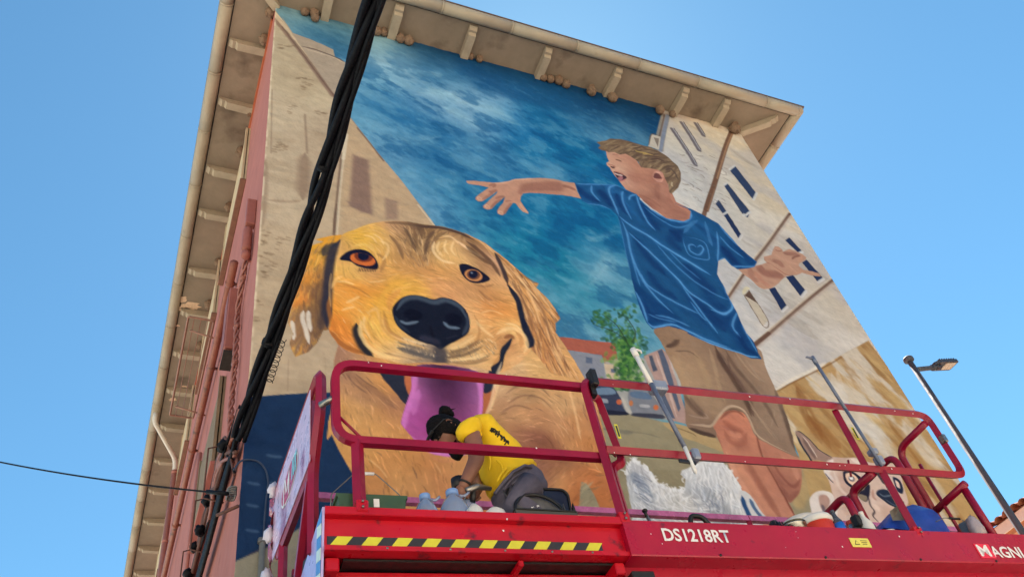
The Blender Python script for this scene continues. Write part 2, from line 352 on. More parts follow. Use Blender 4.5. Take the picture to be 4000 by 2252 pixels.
LH = poly('X', [(660, -20), (690, 24), (735, 86), (800, 180), (880, 294), (945, 378), (1010, 455), (1095, 568), (1110, 700), (1110, 1100), (560, 1100)], (190, 172, 148), smooth=False)
put(LH*sstep(.42, .68, stain)*.6, (158, 137, 114))
put(LH*sstep(.5, .62, vnoise(.3, 26, 3.5, .6, .08, 4))*.35, (148, 126, 102))
put(LH*sstep(.5, .75, vnoise(.5, 23, .7, 2.5, 0, 4))*.35, (208, 192, 168))
put(LH*sstep(.58, .72, fine)*.22, (140, 124, 104))
field('X', '700 120 190 175 150,760 200 185 168 142,700 300 192 175 152,760 400 178 160 138,820 350 160 140 120,690 500 190 172 150,770 500 175 158 135,680 650 185 165 140,740 650 180 160 135,670 800 185 165 140,700 900 180 160 138,760 950 185 165 140,880 400 175 150 125,920 430 158 133 116,960 480 175 150 125,1000 520 165 140 118,900 520 185 160 130,1050 560 185 165 140,860 560 185 165 140', LH, 40, .55)
poly('X', [(868, 350), (880, 300), (1000, 445), (1090, 565), (1000, 640), (850, 640)], (186, 160, 130), 14, .75, False, LH)
for pts, c, w, a in [([(1600, 190), (1850, 500), (2120, 870)], (132, 108, 96), 60, .8), ([(1580, 150), (1830, 440), (2150, 860)], (200, 180, 154), 26, .9), ([(1572, 108), (1760, 330), (2160, 850)], (206, 188, 162), 12, .9), ([(1640, 250), (1900, 590), (2130, 900)], (108, 86, 78), 12, .7), ([(1900, 480), (2060, 720), (2150, 870)], (150, 128, 112), 36, .5)]:
    stroke('A', pts, c, w, a, .5, False, LH)
for pts, c, w, a in [([(2255, 1040), (2560, 1430)], (120, 98, 88), 30, .7), ([(2265, 1030), (2573, 1430)], (205, 190, 168), 16, .9), ([(2290, 1050), (2580, 1430)], (120, 100, 92), 6, .8)]:
    stroke('A', pts, c, w, a, .5, False, LH)
stroke('B', [(0, 1150), (120, 1290), (240, 1455)], (205, 190, 168), 14, .9, .5, False, LH); stroke('B', [(-10, 1170), (230, 1470)], (112, 92, 84), 14, .7, .5, False, LH)
stroke('E', [(1240, 0), (1380, 175)], (205, 190, 168), 12, .9, .5, False, LH)
for zn, pts, w, a in [('D', [(1850, 0), (1840, 200), (1830, 420)], 90, .55), ('A', [(1850, 1050), (1870, 1400)], 110, .5), ('D', [(1490, 0), (1480, 400), (1450, 700)], 40, .4), ('A', [(1550, 820), (1540, 1400)], 60, .5), ('D', [(1500, 430), (1700, 440), (1820, 430)], 26, .35), ('D', [(1450, 600), (1700, 590)], 20, .3),
        ('G', [(1700, 480), (1690, 760)], 60, .3), ('G', [(2030, 450), (2040, 780)], 60, .3), ('D', [(1420, 1290), (1580, 1330)], 16, .5), ('G', [(1450, 100), (1480, 115)], 40, .5), ('G', [(1440, 350), (1470, 380)], 60, .3), ('A', [(1700, 900), (1950, 860)], 30, .3), ('A', [(1680, 560), (1790, 580)], 24, .35)]:
    stroke(zn, pts, (122, 100, 86), w, a, 1.4, clip=LH)
poly('D', [(2290, 10), (2430, 60), (2465, 560), (2360, 535), (2255, 480)], (128, 104, 96), 46, .85, False, LH)
poly('E', [(640, -30), (760, -10), (840, 20), (850, 70), (770, 50)], (138, 114, 106), 30, .5, True, LH)
poly('E', [(965, -60), (1070, -30), (1075, 125), (975, 120)], (142, 118, 106), 34, .7, False, LH)
stroke('E', [(568, 0), (548, 120), (545, 230)], (110, 90, 78), 18, .8, .6, False, LH); stroke('D', [(2190, 0), (2150, 400), (2120, 740)], (112, 92, 80), 26, .75, .8, False, LH)
stroke('D', [(2205, 0), (2165, 400), (2140, 740)], (210, 196, 172), 18, .7, .6, False, LH); stroke('A', [(2230, 1230), (2200, 1450)], (214, 202, 180), 24, .7, .8, False, LH)
chips = [('A', 1620, 440), ('A', 1700, 445), ('A', 1820, 730), ('A', 1880, 725), ('A', 1830, 780), ('A', 1610, 1320), ('A', 1650, 1350), ('A', 1580, 1360), ('D', 1500, 730), ('D', 1460, 820), ('D', 1600, 830), ('D', 1660, 790), ('D', 1450, 950), ('D', 1520, 940), ('D', 1470, 1080), ('D', 1480, 1110), ('D', 1560, 1030), ('G', 1390, 120), ('D', 1440, 1360), ('A', 1720, 1020), ('A', 2000, 1040)]
for zn, x, y in chips:
    for k in range(5):
        dx, dy = rng.normal(0, 22, 2)
        stroke(zn, [(x+dx-20, y+dy-6), (x+dx, y+dy), (x+dx+24, y+dy+rng.uniform(-6, 9))], (122, 102, 82), rng.uniform(8, 20), .4, .8, clip=LH)
        stroke(zn, [(x+dx-10, y+dy+10), (x+dx+16, y+dy+16)], (214, 198, 172), 7, .5, .8, clip=LH)

# ---- far street: houses, tree, cars, road
poly('J', [(-600, 20), (0, 38), (250, 70), (480, 92), (500, 280), (380, 290), (350, 205), (0, 152), (-600, 80)], (166, 98, 84), 8, smooth=False)
stroke('J', [(0, 42), (480, 96)], (130, 72, 66), 10, .6)
poly('J', [(380, 260), (560, 220), (780, 230), (1010, 800), (600, 770), (240, 720), (300, 480)], (164, 163, 160), 26, .95, False)
FH = poly('J', [(-600, 140), (0, 152), (350, 205), (385, 395), (380, 600), (-600, 600)], (136, 140, 152), 10, smooth=False)
poly('J', [(370, 280), (480, 290), (520, 460), (400, 420)], (196, 178, 156), 10, smooth=False)
for x, y, w_, h_ in [(45, 230, 50, 50), (235, 250, 60, 60), (80, 330, 50, 50), (265, 340, 50, 40), (460, 345, 50, 40)]:
    poly('J', [(x-w_*.5, y-h_*.5), (x+w_*.5, y-h_*.4), (x+w_*.5, y+h_*.5), (x-w_*.5, y+h_*.4)], (92, 104, 128), 8, .9, False)
road = poly('X', [(1380, 1030), (1500, 1020), (1730, 1075), (1800, 1090), (2050, 1160), (2200, 1400), (2200, 1700), (500, 1700), (500, 1420), (800, 1290), (1200, 1200)], (152, 144, 120), 8, smooth=False)
rest = poly('X', [(500, 1415), (590, 1411), (651, 1385), (698, 1364), (765, 1319), (900, 1250), (1300, 1210), (1300, 1700), (500, 1700)], (146, 140, 124), 4, smooth=False)
# tree
for k in range(190):
    cx, cy = [(430, 1290), (340, 1190), (520, 1130), (540, 1280), (590, 1350), (300, 1130), (480, 1340)][k % 7]
    x, y = cx+rng.normal(0, 46), cy+rng.normal(0, 36)
    c = [(50, 94, 60), (70, 114, 62), (38, 74, 56), (92, 134, 74)][rng.integers(4)]
    ell('F', x, y, rng.uniform(9, 30), rng.uniform(6, 16), rng.uniform(0, 180), c, 10, .55)
for k in range(380):
    x = rng.normal(600, 68) if k % 3 else rng.normal(540, 60); y = rng.uniform(60, 520)
    c = [(70, 118, 62), (100, 148, 74), (46, 88, 56), (128, 164, 88), (34, 74, 54)][rng.integers(5)]
    ell('J', x, y, rng.uniform(10, 34), rng.uniform(8, 26), rng.uniform(0, 180), c, 12, .55)
for pts in [[(560, 1420), (500, 1300), (430, 1200), (300, 1110)], [(560, 1380), (600, 1270), (510, 1130)], [(530, 1330), (380, 1250), (240, 1210)], [(600, 1400), (680, 1340)]]:
    stroke('F', pts, (52, 66, 50), 9, .7)
# right side street front
poly('J', [(735, 212), (900, 140), (960, 200), (1130, 760), (1120, 830), (1000, 800), (930, 640)], (172, 146, 140), 8, smooth=False)
poly('J', [(780, 210), (810, 205), (860, 340), (820, 355)], (84, 90, 106), 6, smooth=False); poly('J', [(860, 165), (900, 145), (960, 300), (1070, 690), (1050, 720), (940, 420)], (90, 98, 118), 6, smooth=False)
poly('J', [(860, 500), (905, 520), (1020, 780), (960, 770)], (88, 98, 118), 6, smooth=False)
stroke('J', [(840, 190), (930, 430), (1040, 780)], (202, 180, 172), 20, .7); stroke('J', [(960, 200), (1040, 420), (1110, 560)], (205, 182, 172), 30, .7)
# cars
poly('J', [(590, 560), (625, 505), (770, 512), (840, 600), (900, 690), (900, 770), (690, 760), (640, 745), (600, 650)], (126, 130, 140), 8); poly('J', [(622, 535), (760, 545), (805, 605), (630, 585)], (96, 116, 142), 6)
poly('J', [(640, 730), (900, 745), (905, 785), (650, 760)], (60, 62, 76), 14, .9); ell('J', 618, 640, 18, 26, 0, (186, 120, 84), 8); ell('J', 845, 680, 24, 24, 0, (192, 112, 76), 8); poly('J', [(700, 650), (780, 655), (785, 680), (705, 675)], (170, 172, 178), 8)
poly('J', [(250, 500), (330, 470), (440, 480), (520, 590), (560, 690), (560, 745), (320, 720), (270, 640)], (62, 70, 92), 8); poly('J', [(280, 510), (430, 500), (475, 555), (300, 560)], (112, 134, 158), 8); ell('J', 510, 630, 26, 24, 0, (186, 104, 76), 8)
poly('J', [(320, 700), (570, 720), (575, 750), (330, 740)], (40, 44, 62), 10); poly('J', [(330, 600), (400, 605), (405, 640), (335, 630)], (150, 154, 166), 10)
stroke('J', [(540, 590), (570, 680), (620, 740)], (196, 190, 182), 40, .6, 1.2)
put(road*sstep(.5, .75, vnoise(.5, 41, 2, 1, .2, 5))*.35, (128, 122, 102))
stroke('J', [(360, 870), (500, 900), (640, 910)], (110, 110, 104), 40, .6, 1.4); stroke('J', [(520, 890), (760, 920), (900, 960)], (122, 118, 104), 14, .5, 1)
kerb = poly('J', [(910, 820), (1130, 850), (1390, 960), (1450, 1080), (1250, 1010), (1050, 930)], (176, 154, 116), 14)
for pts in [[(1000, 850), (1160, 910), (1220, 950)], [(960, 880), (1100, 960)], [(1200, 950), (1390, 960)]]: stroke('J', pts, (116, 96, 72), 12, .6)
poly('L', [(1850, 240), (1930, 230), (2190, 260), (2200, 440), (2060, 460), (1930, 380)], (140, 132, 108), 40, .6)

# ---- right painted house front
RH = poly('X', [(1668, 270), (1900, 300), (2600, 1300), (2560, 1400), (2185, 858), (1945, 985), (1880, 860), (1760, 700), (1600, 520), (1655, 375)], (186, 187, 190), 1, smooth=False)
RH = np.maximum(RH, poly('X', [(1860, 300), (2600, 1200), (2600, 1350), (2183, 858), (1940, 985), (1850, 700)], (186, 187, 190), 1, smooth=False))
warm = np.exp(-((GX-(NX-1))/120)**2)
put(RH*np.clip(warm*sstep(1., .1, zz), 0, 1)*.8, (206, 186, 156)); put(RH*sstep(.2, .02, zz)*.55, (206, 190, 166))
put(RH*sstep(.48, .7, vnoise(.6, 51, 1.6, 1, .6, 5))*.5, (172, 168, 172)); put(RH*sstep(.5, .7, vnoise(.7, 52, 1.6, 1, .6, 5))*.6, (214, 208, 200))
put(RH*sstep(.66, .74, vnoise(.4, 53, 2.5, .7, .7, 5))*.2, (124, 112, 100))
stroke('C', [(700, 585), (655, 780), (640, 890)], (150, 140, 132), 50, .9, .3, False); stroke('C', [(718, 590), (672, 800), (650, 910)], (112, 128, 158), 22, .7, .8, False); stroke('C', [(690, 580), (640, 800), (628, 890)], (104, 90, 86), 10, .8, .3, False)
poly('C', [(570, 760), (655, 782), (640, 900), (540, 870)], (186, 178, 168), 2, smooth=False); poly('C', [(590, 790), (640, 800), (628, 880)], (126, 116, 110), 4, smooth=False); stroke('C', [(545, 868), (572, 762), (655, 782)], (104, 92, 86), 8, .8)
stroke('C', [(1300, 740), (1240, 900), (1150, 1200), (1070, 1450)], (104, 76, 62), 28, .9, .3, False); stroke('C', [(1310, 750), (1250, 900), (1160, 1200), (1082, 1450)], (160, 126, 100), 10, .8, .3, False)
stroke('F', [(1272, 0), (1215, 150), (1170, 300)], (110, 82, 68), 22, .9, .3, False)
for pts, w, a in [([(1880, 288), (1800, 400), (1700, 540), (1590, 680)], 20, .95), ([(1500, 790), (1440, 880), (1370, 985)], 20, .95), ([(2240, 838), (2050, 990), (1850, 1160), (1590, 1385)], 24, .95)]:
    stroke('F', pts, (100, 76, 66), w, a, .3, False, RH); stroke('F', [(x+10, y+20) for x, y in pts], (176, 160, 148), w*.9, .5, 1.2, False, RH); stroke('F', [(x-8, y-14) for x, y in pts], (212, 200, 182), w*.5, .7, .6, False, RH)
stroke('J', [(1740, 110), (1880, 0)], (100, 76, 66), 26, .9, .3, False, RH)
for q, fr in [([(1340, 55), (1368, 38), (1556, 272), (1536, 318), (1498, 300)], 1), ([(1436, -20), (1485, -10), (1606, 112), (1580, 165)], 1), ([(1272, 200), (1302, 182), (1486, 468), (1466, 502)], 1), ([(1848, 508), (1882, 485), (1992, 604), (1962, 618)], 1), ([(1988, 692), (2024, 670), (2168, 828), (2122, 858)], 1), ([(1853, 812), (1912, 800), (2022, 930), (1982, 982)], 1), ([(1712, 912), (1762, 900), (1866, 1060), (1822, 1102)], 1)]:
    poly('F', [(x-(x-1700)*0, y) for x, y in q], (168, 156, 144), 26, .7, False); poly('F', q, (40, 54, 88), 1, 1, False)
    a, b = np.array(q[0], float), np.array(q[1], float); c_, d_ = np.array(q[-2], float), np.array(q[-1], float)
    if len(q) == 5: c_, d_ = np.array(q[2], float), np.array(q[4], float)
    for t in (.3, .6): stroke('F', [tuple(a+(b-a)*t), tuple(d_+(c_-d_)*t)], (178, 186, 200), 5, .75, .3)
    stroke('F', [tuple(d_), tuple(c_)], (206, 204, 202), 16, .9, .3, False)
poly('F', [(1506, 965), (1545, 925), (1704, 1172), (1664, 1222)], (188, 178, 162), 2, 1, False); poly('F', [(1508, 966), (1546, 926), (1622, 1034)], (94, 76, 68), 2, 1, False)
stroke('F', [(1545, 925), (1704, 1172), (1664, 1222), (1506, 965)], (112, 96, 84), 7, .8, .3, False); stroke('F', [(1494, 960), (1520, 912), (1552, 905)], (206, 196, 160), 22, .7, .8)
for pts in [[(760, 712), (860, 860), (972, 1038)], [(848, 655), (930, 780), (1006, 905)], [(976, 662), (1045, 770)]]:
    stroke('C', pts, (96, 90, 100), 26, .85, .5, False); stroke('C', [(x+8, y-6) for x, y in pts], (168, 170, 178), 8, .7, .4, False); stroke('C', [(x+16, y-8) for x, y in pts], (66, 60, 72), 6, .7, .4, False)
for q in [[(1283, 1085), (1332, 1045), (1530, 1300), (1502, 1358)], [(1233, 1225), (1262, 1203), (1470, 1470), (1430, 1500)], [(1150, 1385), (1178, 1350), (1260, 1470), (1230, 1490)]]:
    poly('C', q, (170, 156, 142), 22, .7, False); poly('C', q, (52, 66, 96), 1, 1, False); stroke('C', [((q[0][0]+q[1][0])/2, (q[0][1]+q[1][1])/2), ((q[2][0]+q[3][0])/2, (q[2][1]+q[3][1])/2)], (176, 184, 198), 6, .8, .3); stroke('C', [q[0], q[1]], (202, 200, 198), 12, .9, .3, False); stroke('C', [q[2], q[3]], (202, 200, 198), 14, .9, .3, False)
for k in range(50):
    x, y = rng.uniform(820, 1250), rng.uniform(900, 1450)
    stroke('C', [(x, y), (x+30, y+14), (x+rng.uniform(30, 90), y+rng.uniform(10, 40))], (118, 108, 98), rng.uniform(4, 9), .45, .5, clip=RH)
# ochre foot of that house
OC = poly('X', [(2183, 856), (1945, 985), (1975, 1060), (2010, 1150), (2040, 1260), (2110, 1400), (2700, 1700), (2700, 1550)], (176, 146, 104), 1, smooth=False)
put(OC*sstep(.62, .9, zz)*.6, (188, 158, 108))
put(OC*sstep(.5, .68, vnoise(.35, 61, .6, 2.6, -.5, 5))*.6, (142, 106, 68)); put(OC*sstep(.54, .66, vnoise(.5, 62, .8, 2, -.4, 6))*.8, (208, 202, 192))
put(OC*sstep(.58, .7, vnoise(.22, 64, .6, 2.6, -.5, 4))*.5, (196, 170, 122))
for zn, pts, c, w, a in [('J', [(1930, 530), (2080, 440), (2300, 330), (2400, 280)], (222, 214, 200), 26, .9), ('F', [(2380, 1440), (2550, 1345)], (214, 198, 172), 20, .9), ('J', [(1940, 545), (2080, 460), (2400, 300), (2570, 200)], (112, 78, 50), 12, .6), ('J', [(2130, 500), (2250, 760), (2360, 1000)], (128, 84, 50), 90, .55), ('J', [(2470, 360), (2520, 520), (2573, 600)], (214, 208, 200), 90, .8), ('J', [(2000, 620), (2050, 800)], (196, 176, 132), 60, .6), ('J', [(2180, 380), (2230, 520)], (200, 176, 130), 24, .6), ('J', [(2230, 700), (2290, 800), (2340, 840)], (196, 172, 124), 26, .6),
        ('M', [(900, 0), (1000, 120), (1130, 250)], (136, 92, 54), 110, .7), ('M', [(1300, 0), (1430, 100), (1560, 330)], (206, 202, 196), 150, .85), ('M', [(1480, 200), (1600, 420)], (204, 196, 182), 90, .7), ('M', [(1640, 20), (1700, 160), (1880, 330), (1960, 370)], (206, 198, 186), 90, .8), ('M', [(1210, 150), (1280, 220)], (206, 198, 186), 60, .7), ('M', [(1850, 420), (1960, 640), (2050, 780)], (202, 192, 174), 90, .7), ('M', [(1500, 0), (1640, 200), (1800, 420)], (146, 104, 60), 60, .6), ('M', [(1780, 380), (1900, 600), (2080, 850)], (158, 122, 72), 60, .5), ('M', [(560, 180), (700, 260), (820, 240)], (188, 166, 118), 60, .4)]:
    for k in range(3):
        o = rng.normal(0, w*.18, 2); stroke(zn, [(x+o[0]+rng.normal(0, w*.15), y+o[1]+rng.normal(0, w*.15)) for x, y in pts], c, w*(.4+.3*k), a*.5, .7, clip=OC if zn == 'M' else None)
tan = poly('M', [(820, 60), (1000, 250), (1100, 320), (1100, 600), (950, 560), (860, 700), (780, 640), (860, 430)], (180, 156, 114), 40, .8)

# ---- dark blue foot under the left house
BL = poly('X', [(500, 1004), (622, 998), (720, 991), (870, 985), (900, 1100), (940, 1230), (900, 1262), (765, 1319), (698, 1364), (651, 1385), (589, 1411), (500, 1440)], (34, 57, 90), 1, smooth=False)
put(BL*sstep(.5, .75, vnoise(.8, 71, 1.8, 1, .2, 4))*.45, (48, 78, 114)); put(BL*sstep(.35, .2, vnoise(.9, 72))*.5, (26, 46, 80))
for x, y, w_ in [(1570, 350, 160), (1380, 600, 120), (1370, 800, 120), (1370, 1030, 130), (1560, 600, 60)]: stroke('H', [(x-w_*.5, y-14), (x, y), (x+w_*.5, y+8)], (116, 140, 166), 26, .4, 1.6)
for x, y in [(2070, 430), (2000, 800)]: stroke('H', [(x-80, y-20), (x+80, y+10)], (110, 134, 160), 26, .35, 1.6)
stroke('H', [(1280, 1280), (1440, 1200), (1600, 1135)], (126, 84, 84), 12, .5)

# ---- painted boy
SKIN, SKD, SKL = (186, 142, 122), (138, 94, 84), (206, 166, 144)
poly('J', [(1380, 640), (1520, 640), (1680, 700), (1820, 900), (2100, 1080), (2120, 1140), (1850, 1060), (1700, 840), (1560, 720), (1420, 800)], (120, 100, 86), 4)
bl = poly('M', [(520, 170), (700, 240), (822, 300), (852, 420), (842, 560), (800, 620), (755, 652), (690, 560), (600, 380)], (176, 125, 107), 4)
stroke('M', [(640, 400), (720, 520), (830, 520)], (140, 88, 76), 30, .6, 1.2, clip=bl); stroke('M', [(850, 420), (842, 560), (760, 645)], (146, 94, 80), 26, .6, 1, clip=bl); stroke('M', [(560, 240), (640, 420), (740, 620)], (134, 84, 74), 36, .6, 1.2, clip=bl)
fl = poly('M', [(165, 60), (185, 0), (300, -60), (420, -30), (490, 60), (550, 280), (620, 420), (700, 560), (770, 690), (830, 800), (900, 900), (620, 900), (520, 740), (430, 620), (340, 490), (270, 320), (230, 220)], (190, 135, 114), 3)
field('M', '330 60 195 130 108,330 150 168 110 94,430 150 190 132 110,300 250 190 137 114,450 300 190 134 112,400 450 202 148 124,520 420 175 120 102,500 600 197 142 120,620 600 180 127 108,650 740 192 140 120', fl, 80, .85); field('M', '620 260 178 124 106,750 330 186 134 114,800 480 180 128 110,700 480 148 98 86,780 600 153 105 92', bl, 80, .8)
stroke('M', [(250, 60), (330, 100), (400, 180), (360, 240)], (158, 106, 92), 90, .45, 1.3, clip=fl); stroke('M', [(300, 300), (420, 450), (560, 640), (680, 800)], (206, 150, 124), 60, .5, 1.3, clip=fl); stroke('M', [(400, 330), (520, 500), (640, 720)], (162, 110, 94), 60, .45, 1.3, clip=fl); stroke('M', [(490, 80), (560, 300), (700, 560), (800, 760)], (150, 94, 80), 24, .5, 1, clip=fl)
stroke('J', [(1460, 800), (1560, 880), (1640, 900)], (146, 90, 76), 60, .5, 1.5, clip=fl); stroke('J', [(1500, 720), (1600, 720), (1680, 820)], (200, 136, 110), 40, .6, 1.3, clip=fl)
SH = poly('J', [(830, -30), (890, 80), (950, 200), (1010, 320), (1070, 460), (1105, 620), (1112, 740), (1130, 850), (1200, 905), (1290, 940), (1392, 958), (1392, 900), (1365, 850), (1420, 770), (1500, 695), (1580, 690), (1650, 735), (1700, 810), (1760, 945), (1900, 1025), (2135, 1135), (2120, 1080), (2080, 900), (2000, 650), (1930, 500), (1860, 350), (1825, 240), (1790, 150), (1600, 60), (1300, -60), (1000, -100)], (146, 123, 101), 2)
put(SH*sstep(.45, .7, vnoise(.5, 81, .7, 2, -.4, 4))*.4, (124, 102, 86)); put(SH*sstep(.5, .75, vnoise(.5, 82, .7, 2, -.4, 4))*.4, (160, 138, 114))
field('J', '950 100 140 113 95,1050 200 172 144 116,1200 150 162 135 113,1300 200 124 102 88,1100 350 174 147 120,1250 350 172 144 118,1400 300 151 127 108,1500 220 135 110 95,1150 500 169 144 118,1300 520 169 144 118,1450 500 151 127 108,1600 400 116 95 84,1700 300 158 133 114,1800 350 164 140 120,1200 650 138 114 99,1350 650 164 140 116,1550 600 132 110 95,1700 550 132 110 95,1850 550 153 131 114,1750 750 132 111 97,1900 750 158 137 118,1900 900 145 125 110,2000 850 145 124 110,2050 1000 138 116 103,1300 900 120 99 88,1150 800 151 127 110', SH, 95, .85)
for pts, c, w, a in [([(1400, 140), (1480, 300), (1640, 520), (1740, 760)], (92, 72, 66), 60, .6), ([(1560, 200), (1640, 360), (1800, 560), (1900, 700)], (150, 130, 112), 30, .5), ([(1660, 230), (1780, 400), (1850, 460)], (158, 138, 120), 12, .7), ([(1680, 640), (1820, 800), (1990, 1010)], (158, 138, 120), 10, .7), ([(1900, 700), (1930, 720), (1890, 880)], (160, 140, 122), 10, .7), ([(1120, 740), (1250, 775), (1320, 770), (1240, 700)], (164, 142, 126), 14, .7), ([(1130, 830), (1260, 838), (1350, 845), (1410, 770), (1500, 675), (1580, 668), (1650, 705), (1690, 760)], (172, 152, 136), 14, .9), ([(1150, 870), (1300, 930), (1390, 950)], (86, 72, 66), 46, .6), ([(940, 130), (1000, 100), (1040, 60)], (92, 74, 66), 30, .6), ([(1000, 170), (1150, 170), (1250, 240)], (94, 76, 68), 10, .6), ([(1000, 320), (1060, 450), (1110, 640)], (164, 142, 126), 14, .6), ([(1110, 560), (1200, 660), (1290, 760)], (100, 82, 74), 50, .55), ([(1500, 300), (1440, 200), (1390, 120)], (158, 140, 122), 10, .6), ([(1420, 150), (1480, 290), (1520, 320), (1490, 200)], (102, 84, 76), 14, .6), ([(2000, 700), (2090, 950), (2120, 1080)], (100, 84, 76), 40, .5), ([(1150, 60), (1300, 200), (1460, 400)], (150, 128, 108), 60, .4)]:
    stroke('J', pts, c, w, a, 1., clip=SH)
for pts, c, w, a in [([(1380, 110), (1450, 260), (1560, 440), (1660, 600), (1720, 760)], (84, 66, 58), 44, .7), ([(1330, 130), (1380, 300), (1420, 480), (1480, 640)], (176, 150, 122), 30, .5), ([(1480, 150), (1560, 300), (1700, 460), (1840, 640), (1960, 860)], (100, 82, 72), 34, .6), ([(1560, 160), (1680, 320), (1800, 440)], (172, 148, 124), 18, .6), ([(1660, 560), (1780, 760), (1940, 980)], (168, 146, 124), 16, .6), ([(1930, 520), (2020, 760), (2110, 1060)], (92, 76, 68), 36, .6), ([(1000, 200), (1090, 420), (1150, 600)], (178, 150, 120), 60, .5), ([(1200, 180), (1280, 330), (1330, 520)], (172, 146, 116), 60, .45), ([(1090, 560), (1180, 680), (1280, 770)], (98, 80, 70), 40, .6), ([(930, 130), (1010, 110), (1060, 60)], (84, 66, 58), 30, .6), ([(1120, 830), (1250, 845), (1350, 850), (1415, 770), (1500, 680), (1580, 672), (1650, 710), (1700, 790), (1770, 930), (1900, 1015), (2120, 1118)], (186, 164, 142), 16, .9), ([(1130, 868), (1260, 915), (1390, 945)], (74, 60, 54), 40, .7), ([(1430, 790), (1510, 718), (1590, 715), (1660, 770)], (110, 70, 60), 24, .6)]:
    stroke('J', pts, c, w, a, 1., clip=np.maximum(SH, fl))
for pts, c, w, a in [([(250, 90), (300, 180), (390, 200), (430, 110)], (150, 96, 82), 34, .55), ([(300, 110), (340, 140), (380, 120)], (206, 150, 126), 40, .5), ([(270, 260), (350, 440), (470, 620), (600, 790)], (212, 160, 136), 36, .6), ([(420, 300), (500, 460), (610, 640), (700, 790)], (148, 96, 82), 46, .55), ([(500, 120), (555, 300), (650, 470), (740, 640), (810, 780)], (122, 76, 66), 22, .75), ([(200, 120), (250, 300), (340, 480)], (150, 98, 84), 16, .5)]: stroke('M', pts, c, w, a, 1.1, clip=fl)
for pts, c, w, a in [([(620, 330), (700, 450), (790, 530), (845, 470)], (132, 84, 74), 22, .65), ([(700, 300), (790, 380), (820, 480)], (204, 152, 130), 40, .5), ([(690, 520), (760, 620), (830, 560)], (136, 90, 80), 40, .5)]: stroke('M', pts, c, w, a, 1.1, clip=bl)
AR = poly('O', [(2290, 285), (2100, 258), (1850, 200), (1600, 180), (1300, 190), (1080, 205), (950, 250), (850, 265), (650, 280), (500, 265), (300, 245), (108, 245), (112, 282), (160, 312), (400, 338), (560, 372), (480, 430), (380, 500), (300, 565), (292, 612), (350, 656), (432, 650), (600, 545), (735, 445), (720, 490), (640, 560), (540, 660), (447, 740), (452, 790), (540, 822), (622, 800), (720, 700), (885, 560), (850, 680), (780, 760), (730, 840), (742, 902), (830, 932), (892, 900), (962, 790), (1050, 680), (1100, 690), (1180, 795), (1250, 862), (1352, 900), (1355, 868), (1262, 740), (1196, 640), (1206, 560), (1250, 498), (1400, 480), (1700, 500), (2000, 522), (2200, 548), (2425, 598), (2340, 450)], SKIN, 1, smooth=False)
poly('O', [(1260, 300), (1700, 255), (1980, 270), (2050, 440), (1700, 450), (1300, 470), (1200, 520), (1160, 440)], (148, 104, 92), 90, .8, True, AR)
for pts, c, w, a in [([(600, 290), (850, 275), (1080, 215), (1500, 192)], SKL, 40, .7), ([(2040, 350), (2150, 360), (2310, 430)], SKD, 60, .7), ([(560, 340), (680, 310), (640, 380)], SKD, 40, .6), ([(560, 470), (660, 450), (730, 420)], SKD, 50, .6), ([(690, 600), (800, 560), (880, 560)], SKD, 46, .6), ([(420, 620), (560, 540), (650, 480)], SKD, 40, .5), ([(600, 790), (700, 680), (820, 600)], SKD, 40, .6), ([(860, 910), (940, 790), (1020, 680)], SKD, 44, .6), ([(1020, 650), (1140, 590)], SKD, 50, .6), ([(880, 660), (960, 640), (1020, 640)], SKD, 26, .5), ([(740, 365), (770, 378)], (110, 78, 66), 22, .7), ([(845, 445), (875, 455)], (110, 78, 66), 30, .7), ([(980, 545), (1000, 552)], (120, 84, 72), 34, .6), ([(360, 530), (440, 520)], SKD, 40, .6), ([(560, 660), (640, 690)], SKD, 30, .6), ([(790, 830), (880, 830)], SKD, 40, .6), ([(1190, 680), (1230, 760), (1330, 870)], SKL, 36, .7), ([(1300, 480), (1700, 480), (2100, 500)], (176, 118, 100), 24, .6)]:
    stroke('O', pts, c, w, a, 1.2, clip=AR)
for x, y in [(370, 592), (525, 755), (800, 880)]: ell('O', x, y, 55, 32, 25, (214, 176, 156), 6, .9, AR); ell('O', x+8, y+6, 44, 22, 25, SKIN, 6, .8, AR)
HD = poly('Q', [(190, 715), (320, 835), (450, 930), (600, 1070), (700, 1112), (800, 1102), (900, 1050), (965, 1000), (1040, 920), (1130, 850), (1300, 842), (1410, 800), (1600, 850), (1772, 872), (1730, 810), (1600, 770), (1430, 740), (1350, 665), (1362, 620), (1480, 550), (1492, 512), (1400, 440), (1250, 370), (1170, 348), (1050, 400), (1040, 360), (970, 308), (900, 298), (862, 370), (832, 460), (760, 478), (690, 490), (700, 560), (745, 605), (650, 640), (550, 660), (440, 690)], (182, 144, 124), 2, smooth=False)
